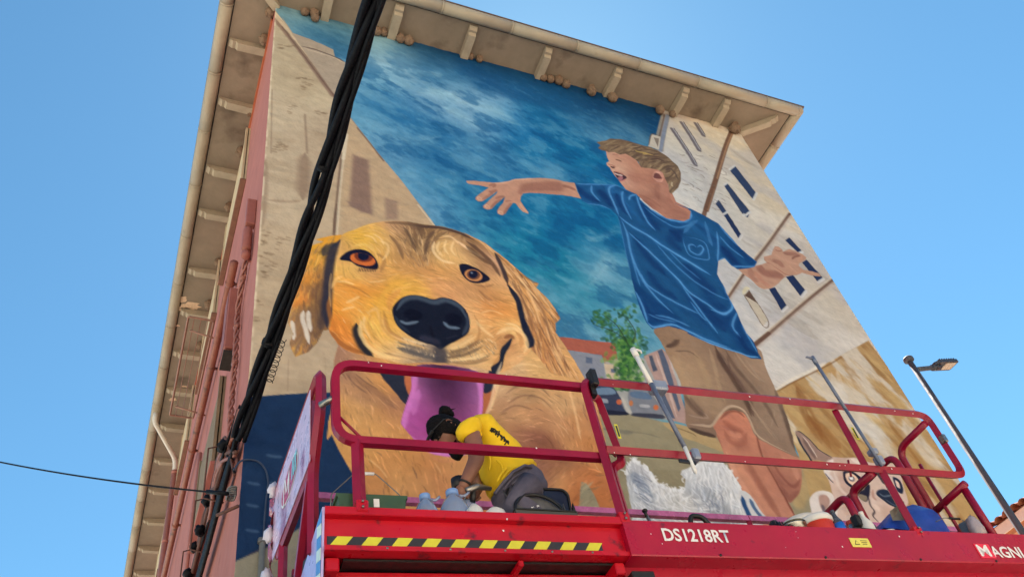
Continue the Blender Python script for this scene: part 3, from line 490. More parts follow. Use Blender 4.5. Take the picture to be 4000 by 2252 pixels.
for pts, c, w, a in [([(640, 660), (680, 790), (900, 830), (1040, 840)], SKD, 130, .7), ([(450, 720), (460, 860), (560, 960)], (150, 104, 92), 90, .5), ([(520, 760), (650, 950), (800, 1060)], (176, 124, 106), 90, .5), ([(860, 580), (980, 600), (1040, 690)], SKD, 80, .55), ([(1060, 430), (1200, 440), (1380, 470)], SKD, 60, .6), ([(1220, 545), (1270, 500), (1380, 480)], (128, 86, 76), 24, .7), ([(830, 640), (1000, 760), (1140, 840), (1300, 845), (1405, 800)], (146, 98, 86), 14, .8), ([(1130, 640), (1250, 740), (1330, 820)], SKL, 14, .6), ([(690, 500), (720, 590), (830, 630)], (140, 94, 82), 12, .7), ([(900, 350), (960, 390), (1040, 380)], (128, 86, 78), 12, .7), ([(880, 300), (980, 310), (1050, 370)], (140, 96, 84), 10, .6), ([(1360, 670), (1500, 730), (1740, 800)], (146, 98, 86), 12, .7), ([(900, 460), (1100, 560), (1300, 640)], (196, 156, 136), 60, .5), ([(330, 820), (560, 1030), (690, 1105)], (190, 140, 118), 30, .5), ([(800, 500), (850, 600)], SKD, 50, .5)]:
    stroke('Q', pts, c, w, a, 1., clip=HD)
# neck, face, hair
poly('F', [(560, 60), (620, 140), (700, 205), (860, 328), (1000, 358), (1066, 330), (1062, 250), (940, 190), (880, 60)], (176, 126, 108), 2, smooth=False)
FC = poly('N', [(290, 290), (322, 430), (352, 490), (306, 522), (312, 562), (370, 612), (385, 660), (440, 730), (500, 800), (540, 862), (600, 935), (640, 985), (780, 1050), (870, 1080), (950, 1190), (1100, 1310), (1300, 1430), (1500, 1500), (1720, 1500), (1745, 1390), (1600, 1310), (1500, 1240), (1440, 1170), (1390, 1030), (1380, 880), (1300, 580), (900, 580), (800, 430), (600, 340), (400, 300)], (184, 138, 118), 2, smooth=False)
for pts, c, w, a in [([(700, 640), (800, 720), (830, 850)], (156, 104, 92), 160, .6), ([(480, 600), (560, 640), (640, 720), (660, 880)], (206, 170, 150), 60, .7), ([(660, 560), (760, 640), (900, 660)], (196, 150, 126), 90, .5), ([(1110, 640), (1090, 780), (1120, 880)], (150, 102, 90), 70, .6), ([(900, 900), (1000, 980), (1100, 900)], (192, 146, 124), 120, .5), ([(1210, 880), (1190, 1000), (1210, 1160)], (118, 82, 74), 70, .7), ([(1270, 900), (1270, 1080), (1300, 1300)], (196, 150, 128), 40, .6), ([(1350, 880), (1380, 1080), (1450, 1230)], (156, 106, 92), 60, .5), ([(860, 1070), (1000, 1120), (1180, 1230), (1260, 1300)], (126, 84, 76), 40, .7), ([(1000, 1180), (1150, 1290), (1260, 1340)], (156, 104, 90), 50, .6), ([(1320, 1400), (1500, 1360), (1720, 1430)], (140, 94, 84), 60, .5), ([(400, 380), (440, 375), (520, 390)], (150, 106, 90), 18, .6), ([(320, 430), (345, 480)], (128, 86, 76), 34, .6), ([(460, 468), (520, 478), (570, 498)], (104, 72, 64), 20, .8), ([(470, 500), (540, 520)], (160, 112, 96), 30, .5), ([(380, 585), (410, 602), (445, 596)], (74, 48, 48), 24, .85), ([(320, 545), (400, 560), (470, 600)], (156, 98, 86), 26, .6), ([(640, 400), (760, 470), (860, 580)], (160, 112, 96), 60, .5), ([(560, 860), (600, 930), (700, 1000)], (212, 176, 150), 20, .6), ([(640, 990), (800, 1060), (900, 1100)], (196, 130, 100), 22, .6)]:
    stroke('N', pts, c, w, a, 1.2, clip=FC)
field('N', '330 340 200 158 136,400 400 197 152 130,500 450 190 145 125,650 450 185 138 118,800 550 180 130 110,450 560 208 168 148,600 620 202 162 140,750 720 165 115 100,850 850 170 122 105,650 850 198 158 140,750 950 178 132 115,950 700 180 130 110,1050 800 163 113 98,950 950 187 140 120,1200 950 150 105 92,1200 1100 128 88 78,1300 1000 187 140 122,1400 1150 165 115 100,1100 1150 165 118 102,1000 1170 138 93 82,1300 1300 170 122 105,1500 1350 150 105 92,1650 1400 155 108 95', FC, 75, .75)
for pts, c, w, a in [([(460, 468), (520, 478), (570, 498)], (98, 68, 60), 20, .8), ([(380, 585), (410, 602), (445, 596)], (74, 48, 48), 24, .85), ([(320, 430), (345, 480)], (120, 80, 72), 26, .6), ([(320, 545), (400, 560), (470, 600)], (150, 94, 84), 20, .55), ([(400, 380), (440, 375), (520, 390)], (140, 98, 84), 14, .6)]: stroke('N', pts, c, w, a, 1.1, clip=FC)
poly('N', [(428, 680), (500, 690), (570, 722), (655, 772), (620, 812), (540, 838), (500, 792)], (74, 50, 60), 3); poly('N', [(500, 780), (570, 750), (590, 800), (540, 832)], (164, 112, 118), 8)
stroke('N', [(440, 700), (500, 725), (590, 745)], (216, 190, 182), 28, .95, .4); stroke('N', [(420, 672), (520, 685), (620, 740)], (158, 100, 92), 16, .8, .5); stroke('N', [(530, 850), (590, 835), (640, 808)], (190, 128, 124), 20, .8, .5)
poly('N', [(1110, 775), (1125, 690), (1190, 655), (1280, 700), (1308, 780), (1270, 850), (1190, 850), (1130, 800)], (190, 140, 124), 5); poly('N', [(1122, 770), (1150, 700), (1220, 720), (1270, 790), (1230, 800), (1160, 790)], (104, 66, 66), 12, .9); stroke('N', [(1150, 690), (1220, 690), (1240, 712)], (216, 172, 156), 18, .8); stroke('N', [(1170, 830), (1250, 850), (1296, 790)], (206, 158, 142), 14, .7)
HR = poly('N', [(130, 162), (300, 130), (370, 100), (550, 108), (720, 150), (900, 205), (1050, 240), (1200, 300), (1350, 400), (1450, 490), (1550, 580), (1602, 700), (1602, 830), (1555, 950), (1440, 1058), (1400, 1030), (1385, 900), (1330, 800), (1290, 700), (1200, 640), (1100, 620), (910, 600), (860, 500), (780, 440), (640, 360), (540, 372), (430, 332), (340, 332), (290, 312), (230, 300), (158, 262), (205, 215)], (116, 96, 80), 2, smooth=False)
hg = [[(560, 130), (420, 150), (250, 180), (150, 190)], [(700, 170), (560, 210), (420, 280), (360, 330)], [(900, 230), (760, 260), (620, 320), (540, 370)], [(1080, 260), (900, 300), (780, 360)], [(1250, 350), (1060, 360), (900, 400)], [(1380, 440), (1200, 470), (1040, 520), (1000, 600)], [(1480, 540), (1360, 560), (1300, 640)], [(1570, 640), (1500, 720), (1400, 760)], [(1590, 760), (1520, 880), (1440, 960)]]
fur('N', hg, HR, 320, 200, 20, [(158, 134, 104), (172, 150, 120), (138, 116, 94), (84, 68, 62), (98, 80, 70)], .55, .12, 3)
for pts, c in [([(1040, 370), (960, 345), (860, 330), (800, 310)], (190, 164, 96)), ([(1130, 390), (1000, 360), (930, 370)], (188, 160, 100)), ([(1250, 430), (1060, 400), (960, 410)], (84, 66, 62)), ([(1330, 500), (1180, 450), (1060, 470)], (84, 66, 62)), ([(1000, 260), (850, 230), (700, 210)], (92, 74, 68)), ([(1200, 330), (1050, 290), (930, 260)], (96, 78, 70)), ([(1480, 650), (1400, 620), (1330, 650)], (86, 70, 68)), ([(1560, 820), (1500, 700), (1430, 640)], (90, 76, 70)), ([(1460, 930), (1440, 900), (1450, 850)], (196, 178, 150))]:
    stroke('N', pts, c, 22, .75, .6, clip=HR)
# shirt
shirt_pts = [(95, 35), (240, 40), (440, 50), (530, 95), (605, 125), (640, 170), (720, 245), (860, 325), (1000, 352), (1052, 330), (1062, 270), (1036, 246), (930, 205), (1060, 245), (1170, 300), (1290, 370), (1400, 490), (1480, 580), (1612, 690), (1592, 728), (1540, 742), (1450, 748), (1400, 720), (1342, 658), (1290, 680), (1280, 790), (1330, 880), (1370, 970), (1430, 1080), (1480, 1190), (1540, 1310), (1625, 1455), (1650, 1500), (1560, 1490), (1400, 1412), (1200, 1345), (1000, 1255), (880, 1222), (740, 1245), (690, 1190), (640, 1080), (600, 950), (570, 830), (520, 620), (480, 430), (455, 310), (400, 255), (300, 218), (212, 208), (155, 180)]
ST = poly('F', shirt_pts, (34, 84, 130), 1, smooth=False)
ST = np.maximum(ST, poly('J', [(1130, 0), (1240, 55), (1320, 90), (1450, 140), (1600, 180), (1700, 218), (1790, 224), (1770, 150), (1730, 70), (1670, 0), (1400, -60)], (34, 84, 130), 1, smooth=False))
put(ST*sstep(.45, .72, vnoise(.55, 91, .7, 2, -.45, 4))*.6, (18, 56, 106)); put(ST*sstep(.5, .75, vnoise(.5, 92, .7, 2, -.45, 4))*.45, (44, 108, 166))
DK, LT = (15, 45, 94), (104, 162, 214)
for pts, c, w, a in [([(110, 60), (180, 130), (300, 190)], DK, 60, .6), ([(300, 90), (360, 160), (430, 240)], DK, 60, .6), ([(440, 120), (480, 200), (540, 300)], DK, 50, .6), ([(640, 200), (700, 320), (800, 420)], DK, 70, .5), ([(600, 480), (700, 640), (850, 800)], DK, 60, .45), ([(700, 760), (800, 900), (950, 1000)], DK, 60, .45), ([(1000, 700), (1150, 850), (1260, 960)], DK, 90, .5), ([(1050, 960), (1200, 1100), (1350, 1270)], DK, 90, .5), ([(1320, 560), (1400, 660), (1450, 730)], DK, 70, .6), ([(640, 1000), (720, 1120), (860, 1170)], DK, 50, .5), ([(1000, 420), (900, 500), (980, 600)], DK, 60, .4), ([(880, 420), (960, 480), (960, 520)], DK, 40, .5)]:
    stroke('F', pts, c, w, a, 1.5, clip=ST)
for pts, w, a in [([(235, 50), (240, 110), (310, 190)], 12, .7), ([(440, 52), (385, 70), (385, 120), (430, 220), (462, 300)], 12, .8), ([(500, 100), (488, 130), (505, 210), (570, 340)], 12, .7), ([(610, 128), (560, 140), (545, 175)], 10, .8), ([(605, 125), (640, 230), (700, 350), (770, 430)], 12, .75), ([(455, 300), (560, 385), (700, 465), (850, 570), (1000, 660), (1140, 745), (1230, 800)], 16, .85), ([(478, 330), (530, 450), (560, 600), (620, 760), (700, 900), (820, 1030), (920, 1120)], 14, .7), ([(530, 430), (650, 540), (800, 680), (950, 830), (1050, 940), (1200, 1040), (1330, 1125), (1405, 1085)], 14, .8), ([(640, 780), (700, 880), (850, 980), (1000, 1060), (1140, 1125)], 13, .7), ([(990, 890), (1100, 1040), (1200, 1170), (1292, 1290)], 13, .7), ([(600, 930), (660, 1060), (702, 1195)], 14, .8), ([(1278, 430), (1290, 560), (1284, 690)], 10, .7), ([(1290, 372), (1400, 500), (1540, 620), (1606, 690)], 12, .7), ([(1300, 470), (1380, 560), (1510, 660)], 10, .6), ([(640, 172), (760, 272), (900, 340), (1010, 352), (1060, 310), (1060, 260)], 14, .8), ([(660, 220), (800, 330), (940, 400), (1060, 380)], 10, .5), ([(1410, 1000), (1404, 1075), (1340, 1115), (1220, 1080)], 14, .8), ([(700, 1190), (760, 1232), (900, 1208), (1010, 1250), (1200, 1338), (1400, 1408)], 16, .9), ([(760, 1130), (900, 1160), (1060, 1230)], 12, .6), ([(700, 1120), (800, 1160), (950, 1190)], 10, .5), ([(1050, 1010), (1150, 1140), (1200, 1180)], 10, .6), ([(1450, 1100), (1410, 1220), (1480, 1320)], 14, .7), ([(1480, 1190), (1540, 1310), (1620, 1450)], 12, .7), ([(1330, 880), (1370, 970), (1430, 1080)], 10, .6), ([(455, 310), (480, 430), (520, 620), (570, 830)], 8, .5), ([(1290, 680), (1342, 660), (1400, 722), (1470, 725), (1590, 725), (1610, 692)], 10, .7), ([(100, 38), (240, 42), (440, 52), (530, 97)], 10, .8), ([(155, 182), (212, 208), (300, 218), (400, 255)], 9, .7), ([(995, 470), (1010, 560), (1060, 640), (1190, 672), (1212, 640), (1170, 522), (995, 470)], 5, .7), ([(1002, 492), (1172, 542)], 4, .6), ([(1108, 572), (1082, 545), (1046, 552), (1058, 600), (1128, 632), (1166, 582), (1142, 552), (1108, 572)], 8, .8), ([(1000, 450), (1060, 380), (1120, 340)], 20, .35), ([(1180, 350), (1210, 470), (1240, 560)], 20, .35), ([(760, 520), (900, 680), (1080, 840), (1250, 950), (1390, 1010)], 10, .5), ([(880, 600), (1000, 720), (1150, 840)], 10, .4), ([(560, 600), (600, 760), (640, 900)], 8, .5)]:
    stroke('F', pts, LT, w, a, .9, clip=ST); stroke('F', pts, (70, 130, 190), w*2.6, a*.35, 1.5, clip=ST)
stroke('J', [(1180, 20), (1320, 85), (1450, 130), (1600, 178), (1700, 214), (1790, 222)], LT, 16, .85, .6, clip=ST); stroke('J', [(1600, 0), (1660, 120), (1780, 215)], DK, 40, .5, 1.2, clip=ST)

# ---- white dog and the small ones at the foot
WD = poly('L', [(1555, 205), (1600, 148), (1640, 105), (1672, 150), (1715, 135), (1725, 175), (1800, 190), (1815, 240), (1850, 262), (1900, 385), (1955, 395), (1990, 410), (2050, 440), (2130, 445), (2215, 455), (2225, 340), (2170, 285), (2185, 240), (2260, 215), (2380, 150), (2460, 128), (2550, 155), (2640, 150), (2740, 260), (2840, 420), (2870, 560), (2960, 700), (2990, 900), (1600, 900), (1640, 740), (1600, 560), (1570, 400)], (204, 206, 212), 4, smooth=False)
wg = [[(1640, 200), (1600, 400), (1640, 600)], [(1700, 200), (1800, 400), (1900, 600)], [(1640, 560), (1760, 640), (1900, 700)], [(2050, 460), (2100, 600), (2200, 700)], [(2300, 250), (2260, 360), (2300, 460)], [(2500, 180), (2560, 400), (2480, 600)], [(2700, 300), (2780, 500), (2820, 700)], [(1950, 600), (2200, 640), (2500, 620)]]
field('L', '1600 200 208 208 211,1650 300 152 158 168,1750 420 138 146 160,1820 520 160 168 178,1620 450 190 195 200,1700 600 195 200 205,1800 300 218 218 221,1900 500 218 218 218,1900 650 190 192 195,2050 600 208 208 205,2200 600 203 203 201,2250 300 208 211 213,2400 230 214 216 219,2500 300 197 202 210,2350 450 163 170 182,2500 500 158 164 172,2480 620 150 155 162,2300 620 197 197 197,2650 350 214 216 219,2750 500 208 211 215', WD, 90, .9)
fur('L', wg, WD, 420, 150, 16, None, .5, .25, 4); fur('L', wg, WD, 160, 150, 14, [(232, 233, 236), (226, 228, 232)], .6, .25, 44)
for k in range(90):
    t = rng.random(); ol = [(1560, 260), (1600, 160), (1650, 110), (1720, 160), (1810, 220), (1880, 350), (1960, 400), (2080, 445), (2200, 450), (2200, 300), (2270, 215), (2400, 150), (2520, 150), (2660, 180), (2780, 340), (2860, 520)]; i_ = int(t*(len(ol)-1)); f_ = t*(len(ol)-1)-i_; x = ol[i_][0]*(1-f_)+ol[i_+1][0]*f_; y = ol[i_][1]*(1-f_)+ol[i_+1][1]*f_
    stroke('L', [(x+rng.normal(0, 12), y+40), (x+rng.normal(0, 12), y+6), (x+rng.normal(0, 26), y-rng.uniform(8, 34))], (228, 230, 233), rng.uniform(10, 18), .75, .6)
for k in range(60):
    x, y = rng.uniform(1620, 2800), rng.uniform(260, 700); stroke('L', [(x, y), (x+rng.normal(0, 30), y+50), (x+rng.normal(0, 60), y+110)], (238, 239, 241), rng.uniform(10, 18), .55, .8, clip=WD)
poly('L', [(1635, 255), (1720, 300), (1800, 400), (1865, 540), (1780, 500), (1690, 430), (1610, 340)], (120, 132, 152), 30, .55, True, WD)
for k in range(26):
    x, y = rng.uniform(1620, 1720), rng.uniform(270, 560); stroke('L', [(x, y), (x+80, y+40), (x+150, y+rng.uniform(60, 140))], [(222, 226, 232), (92, 102, 124), (150, 162, 182)][k % 3], rng.uniform(8, 16), .45, .8, clip=WD)
for k in range(30):
    x, y = rng.uniform(2220, 2600), rng.uniform(340, 640); stroke('L', [(x, y), (x+50, y+50), (x+60, y+130)], [(104, 112, 132), (232, 234, 238), (150, 160, 180)][k % 3], rng.uniform(8, 16), .38, .8, clip=WD)
stroke('L', [(1800, 690), (1950, 690), (2080, 720)], (150, 158, 172), 40, .5, 1.4, clip=WD)
EB = poly('M', [(368, 582), (400, 560), (460, 600), (540, 720), (600, 800), (460, 830), (400, 720)], (208, 208, 210), 4); stroke('M', [(390, 600), (420, 700), (470, 800)], (42, 76, 122), 34, .95, .5, clip=EB); stroke('M', [(450, 620), (490, 700), (560, 790)], (60, 90, 132), 30, .8, .6, clip=EB)
CH = poly('U', [(540, 402), (700, 410), (850, 408), (950, 450), (1100, 482), (1300, 480), (1400, 600), (1442, 760), (1490, 900), (1500, 1000), (1400, 1060), (1250, 1250), (1150, 1400), (800, 1400), (600, 1150), (560, 900), (500, 700), (440, 580), (470, 470)], (204, 182, 172), 3)
put(CH*sstep(.5, .7, vnoise(.3, 95, 1, 1, .5, 3))*.5, (180, 150, 138)); 
EA = poly('U', [(84, 100), (100, 70), (150, 82), (250, 170), (370, 300), (470, 360), (550, 402), (480, 460), (380, 442), (270, 420), (150, 230)], (152, 128, 118), 2); stroke('U', [(90, 110), (150, 230), (270, 420), (350, 520)], (34, 40, 60), 22, .9, .5); stroke('U', [(95, 80), (150, 85), (250, 170), (370, 300), (470, 365), (560, 410)], (52, 48, 58), 12, .85, .5); stroke('U', [(160, 120), (260, 250), (370, 430)], (216, 200, 190), 14, .8, .6, clip=EA); stroke('U', [(170, 160), (260, 300), (340, 430)], (98, 80, 80), 40, .6, 1., clip=EA)
stroke('U', [(560, 430), (500, 520), (470, 600), (560, 690)], (224, 216, 214), 70, .8, .8, clip=CH); stroke('U', [(450, 590), (500, 670), (570, 740)], (48, 54, 76), 14, .8)
stroke('U', [(560, 560), (640, 780), (760, 900), (840, 960)], (222, 208, 200), 40, .6, 1.2, clip=CH); stroke('U', [(780, 420), (900, 480), (960, 600)], (226, 214, 206), 60, .7, 1.2, clip=CH)
stroke('U', [(860, 410), (960, 470), (1010, 640)], (66, 58, 66), 40, .6, 1., clip=CH)
poly('U', [(680, 590), (760, 570), (860, 620), (960, 700), (1020, 770), (1012, 900), (965, 965), (880, 900), (800, 800), (710, 720)], (42, 42, 60), 8); poly('U', [(712, 620), (770, 600), (860, 660), (900, 740), (950, 790), (900, 815), (800, 760), (735, 700)], (222, 192, 172), 5); ell('U', 790, 675, 42, 34, 30, (112, 108, 118), 8); ell('U', 785, 668, 26, 20, 30, (226, 228, 230), 6)
poly('U', [(870, 870), (980, 890), (970, 955), (900, 930)], (136, 124, 108), 8); poly('U', [(1100, 590), (1180, 600), (1280, 700), (1300, 770), (1200, 740), (1130, 660)], (56, 52, 66), 14, .9)
poly('U', [(1310, 650), (1390, 690), (1440, 790), (1430, 860), (1370, 830), (1320, 720)], (38, 46, 70), 8); poly('U', [(1335, 690), (1385, 730), (1400, 790), (1360, 770)], (214, 190, 180), 5)
poly('U', [(1098, 860), (1130, 812), (1210, 805), (1290, 860), (1330, 950), (1400, 1010), (1372, 1045), (1250, 990), (1140, 910)], (44, 52, 72), 8); stroke('U', [(1130, 850), (1200, 890), (1300, 880)], (126, 140, 156), 16, .6); stroke('U', [(1200, 920), (1320, 1000), (1380, 1020)], (110, 124, 144), 12, .6)
stroke('U', [(1010, 900), (1020, 1000), (1080, 1080), (1060, 1140), (1140, 1230)], (58, 50, 58), 20, .8, .6); stroke('U', [(1060, 920), (1070, 1020), (1140, 1060)], (226, 206, 196), 60, .6, 1.2); stroke('U', [(1060, 800), (1060, 900), (1100, 940)], (166, 122, 108), 26, .6, 1.2)
E2 = poly('U', [(262, 940), (300, 870), (360, 830), (440, 822), (540, 855), (580, 960), (600, 1150), (320, 1150), (280, 1050)], (218, 210, 206), 10); poly('U', [(380, 890), (470, 880), (520, 960), (470, 1080), (400, 1030)], (168, 136, 126), 24, .9); stroke('U', [(420, 1000), (440, 1060), (450, 1100)], (84, 80, 96), 40, .7, 1.2)

# ---- the big golden dog
body = poly('X', [(800, 700), (850, 870), (840, 905), (838, 1010), (826, 1060), (822, 1105), (834, 1092), (852, 1130), (880, 1180), (930, 1260), (990, 1400), (1600, 1400), (1556, 1290), (1532, 1200), (1520, 1100), (1500, 1010), (1475, 960), (1440, 900), (1400, 840), (1300, 700)], (198, 154, 110), 2, smooth=False)
put(body*sstep(.45, .7, vnoise(.7, 101, 1, 1.4, .2, 4))*.4, (176, 128, 92)); put(body*sstep(.55, .8, vnoise(.6, 102, 1, 1.4, .2, 4))*.4, (220, 172, 118))
for pts, c, w, a in [([(350, 150), (480, 250), (640, 380), (760, 480)], (146, 110, 88), 240, .6), ([(480, 200), (620, 330), (800, 500)], (132, 100, 84), 90, .4), ([(330, 100), (380, 300), (400, 500)], (196, 156, 130), 110, .5), ([(2000, 620), (2150, 800), (2280, 1000)], (146, 102, 82), 330, .7), ([(1800, 500), (2000, 420), (2250, 420)], (170, 132, 100), 120, .5), ([(2480, 300), (2520, 600), (2460, 1000)], (168, 112, 80), 120, .5), ([(1700, 250), (1650, 450), (1600, 650)], (222, 192, 158), 50, .8), ([(2380, 240), (2450, 500), (2500, 800)], (222, 178, 130), 36, .7), ([(1900, 60), (2100, 40), (2300, 120), (2400, 240)], (214, 178, 140), 120, .5), ([(2400, 50), (2480, 200), (2560, 300)], (160, 112, 86), 90, .6), ([(500, 900), (700, 1100), (760, 1250)], (196, 140, 92), 120, .4), ([(1000, 930), (1200, 980), (1420, 940)], (186, 126, 82), 60, .5)]:
    stroke('I', pts, c, w, a, 1.6, clip=body)
for pts, c, w, a in [([(400, 700), (460, 850), (560, 1000)], (170, 122, 88), 120, .5), ([(600, 900), (680, 1050), (720, 1200)], (160, 112, 82), 60, .5), ([(850, 950), (900, 1080), (930, 1200)], (150, 106, 80), 50, .5), ([(1150, 1000), (1180, 1100), (1220, 1200)], (150, 104, 80), 44, .5), ([(1980, 540), (2120, 640), (2260, 800), (2330, 980)], (136, 94, 78), 200, .6), ([(1800, 620), (1900, 760), (2000, 860)], (206, 160, 116), 90, .5), ([(2100, 1120), (2240, 1060), (2380, 960)], (224, 180, 130), 50, .5), ([(1900, 120), (2060, 100), (2240, 170), (2350, 320)], (216, 176, 130), 70, .6), ([(1760, 560), (1900, 520), (2060, 580)], (214, 172, 126), 60, .5), ([(700, 760), (900, 860), (1040, 960)], (222, 172, 116), 90, .5)]:
    stroke('I', pts, c, w, a, 1.6, clip=body)
stroke('L', [(900, 450), (1000, 420), (1060, 480), (1030, 680)], (164, 104, 72), 120, .7, 1.2, clip=body); stroke('L', [(1120, 200), (1200, 350), (1350, 600)], (206, 150, 100), 140, .6, 1.4, clip=body); stroke('L', [(700, 100), (850, 280), (950, 400)], (160, 112, 88), 120, .5, 1.4, clip=body)
stroke('J', [(60, 320), (120, 480), (180, 650), (170, 900)], (222, 176, 130), 40, .6, 1.2, clip=body); stroke('J', [(130, 560), (230, 760), (290, 950)], (140, 96, 84), 80, .55, 1.4, clip=body); stroke('J', [(40, 800), (80, 1000), (60, 1150)], (166, 118, 88), 120, .5, 1.4, clip=body)
poly('L', [(1058, 372), (1100, 374), (1150, 430), (1205, 515), (1250, 620), (1280, 720), (1270, 800), (1000, 800), (1020, 690), (1040, 560), (1046, 470)], (152, 144, 120), 3, smooth=False); stroke('L', [(1205, 515), (1250, 620), (1290, 720)], (140, 90, 66), 40, .6, 1.)
field('I', '330 100 156 119 104,450 120 187 145 109,600 150 213 156 98,700 250 202 145 88,380 250 197 150 109,520 300 171 130 101,650 350 189 143 104,780 420 164 117 93,330 480 210 158 98,480 480 204 158 109,620 520 204 152 98,780 560 194 141 98,300 650 216 163 104,450 700 216 163 104,650 680 216 163 104,850 700 204 147 93,300 850 210 158 98,500 850 210 158 98,700 880 204 147 93,900 920 197 140 88,1100 970 192 135 88,1350 970 197 145 98,400 1000 204 152 93,600 1080 192 135 88,800 1080 210 158 104,1000 1120 197 145 98,1250 1120 192 135 93,1600 1150 187 130 88,1750 300 212 176 140,1900 130 216 179 137,2100 120 215 173 119,2300 180 215 168 114,1800 420 178 137 107,1950 300 178 142 107,2150 300 199 158 116,2300 400 205 164 121,1750 600 176 135 98,1950 520 205 158 116,2100 520 187 140 104,2250 560 192 145 109,1900 700 164 117 93,2050 750 143 96 81,2200 800 143 96 76,2350 700 182 135 98,2150 1000 153 107 87,2300 950 153 107 82,2420 800 205 152 104,2350 1100 210 158 109,2480 600 192 140 98,2540 800 192 130 83,2450 1100 187 119 78,2480 1250 182 114 72', body, 75, .85)
poly('L', [(1058, 372), (1100, 374), (1150, 430), (1205, 515), (1250, 620), (1280, 720), (1270, 800), (1000, 800), (1020, 690), (1040, 560), (1046, 470)], (152, 144, 120), 3, smooth=False)
bg = [[(330, 100), (400, 250), (450, 400)], [(450, 100), (560, 220), (700, 330)], [(500, 300), (560, 420), (600, 560)], [(300, 600), (360, 800), (460, 1000)], [(560, 780), (640, 950), (700, 1100)], [(800, 850), (880, 1000), (900, 1150)], [(1150, 950), (1200, 1100), (1220, 1220)], [(1350, 1000), (1330, 1100), (1350, 1200)], [(1760, 420), (1900, 320), (2100, 330), (2240, 480)], [(1780, 300), (1950, 220), (2150, 230)], [(1700, 600), (1850, 600), (2050, 520)], [(2000, 600), (2200, 620), (2300, 800)], [(2400, 400), (2470, 650), (2480, 900)], [(2200, 1100), (2350, 1000), (2440, 850)]]
fur('I', bg, body, 1400, 120, 12, None, .6, .25, 6)
fur('I', bg, body, 260, 110, 12, [(112, 84, 72), (98, 78, 72), (232, 196, 152)], .5, .3, 66)
# tongue and mouth
poly('I', [(560, 20), (640, 62), (745, 82), (890, 100), (905, 200), (935, 310), (905, 420), (800, 305), (700, 190), (610, 60)], (48, 52, 68), 4); poly('I', [(900, 105), (1010, 100), (965, 250), (935, 340), (890, 230)], (186, 112, 78), 6); poly('I', [(1580, 140), (1650, 200), (1720, 300), (1660, 480), (1620, 580), (1580, 580), (1600, 350)], (176, 108, 76), 8)
poly('I', [(1680, 60), (1790, -10), (1760, 90), (1722, 180), (1685, 290), (1612, 310), (1598, 200), (1650, 140)], (46, 50, 68), 5)
TG = poly('I', [(1010, 60), (1560, 120), (1602, 350), (1592, 550), (1562, 760), (1480, 860), (1350, 892), (1200, 882), (1060, 832), (950, 705), (872, 622), (860, 570), (900, 430), (950, 280)], (168, 78, 148), 3)
poly('I', [(1030, 60), (1530, 120), (1545, 300), (1490, 500), (1320, 560), (1150, 480), (1060, 320)], (80, 44, 86), 170, .97, True, TG); stroke('I', [(1190, 110), (1220, 300), (1260, 480)], (62, 36, 70), 60, .5, 1.5, TG is not None, TG)
field('I', '1000 150 150 95 140,1100 150 85 55 85,1250 180 75 42 72,1450 180 85 50 85,1550 200 170 110 165,1000 300 175 105 165,1150 300 95 55 90,1300 320 90 50 85,1480 320 110 65 110,1580 350 195 130 185,950 420 185 100 170,1100 430 140 75 125,1300 450 120 70 110,1480 450 125 70 115,1580 500 190 120 175,900 560 190 105 175,1000 560 160 75 140,1150 600 155 75 135,1350 600 140 70 120,1500 650 150 75 130,980 700 170 85 150,1150 750 160 80 140,1350 780 165 90 145,1100 850 205 130 190,1300 880 205 130 190,1480 830 195 120 180', TG, 75, .95)
for pts, w, a in [([(1000, 100), (965, 250), (930, 400), (880, 550), (890, 640)], 60, .75), ([(940, 700), (1050, 810), (1200, 872), (1400, 884), (1500, 830)], 60, .85), ([(1550, 120), (1592, 350), (1582, 580)], 44, .8), ([(1020, 280), (990, 400), (960, 520)], 50, .5)]:
    stroke('I', pts, (212, 132, 202), w, a, 1.1, clip=TG)
stroke('I', [(1060, 820), (1200, 930), (1420, 920)], (196, 136, 100), 26, .6, 1)
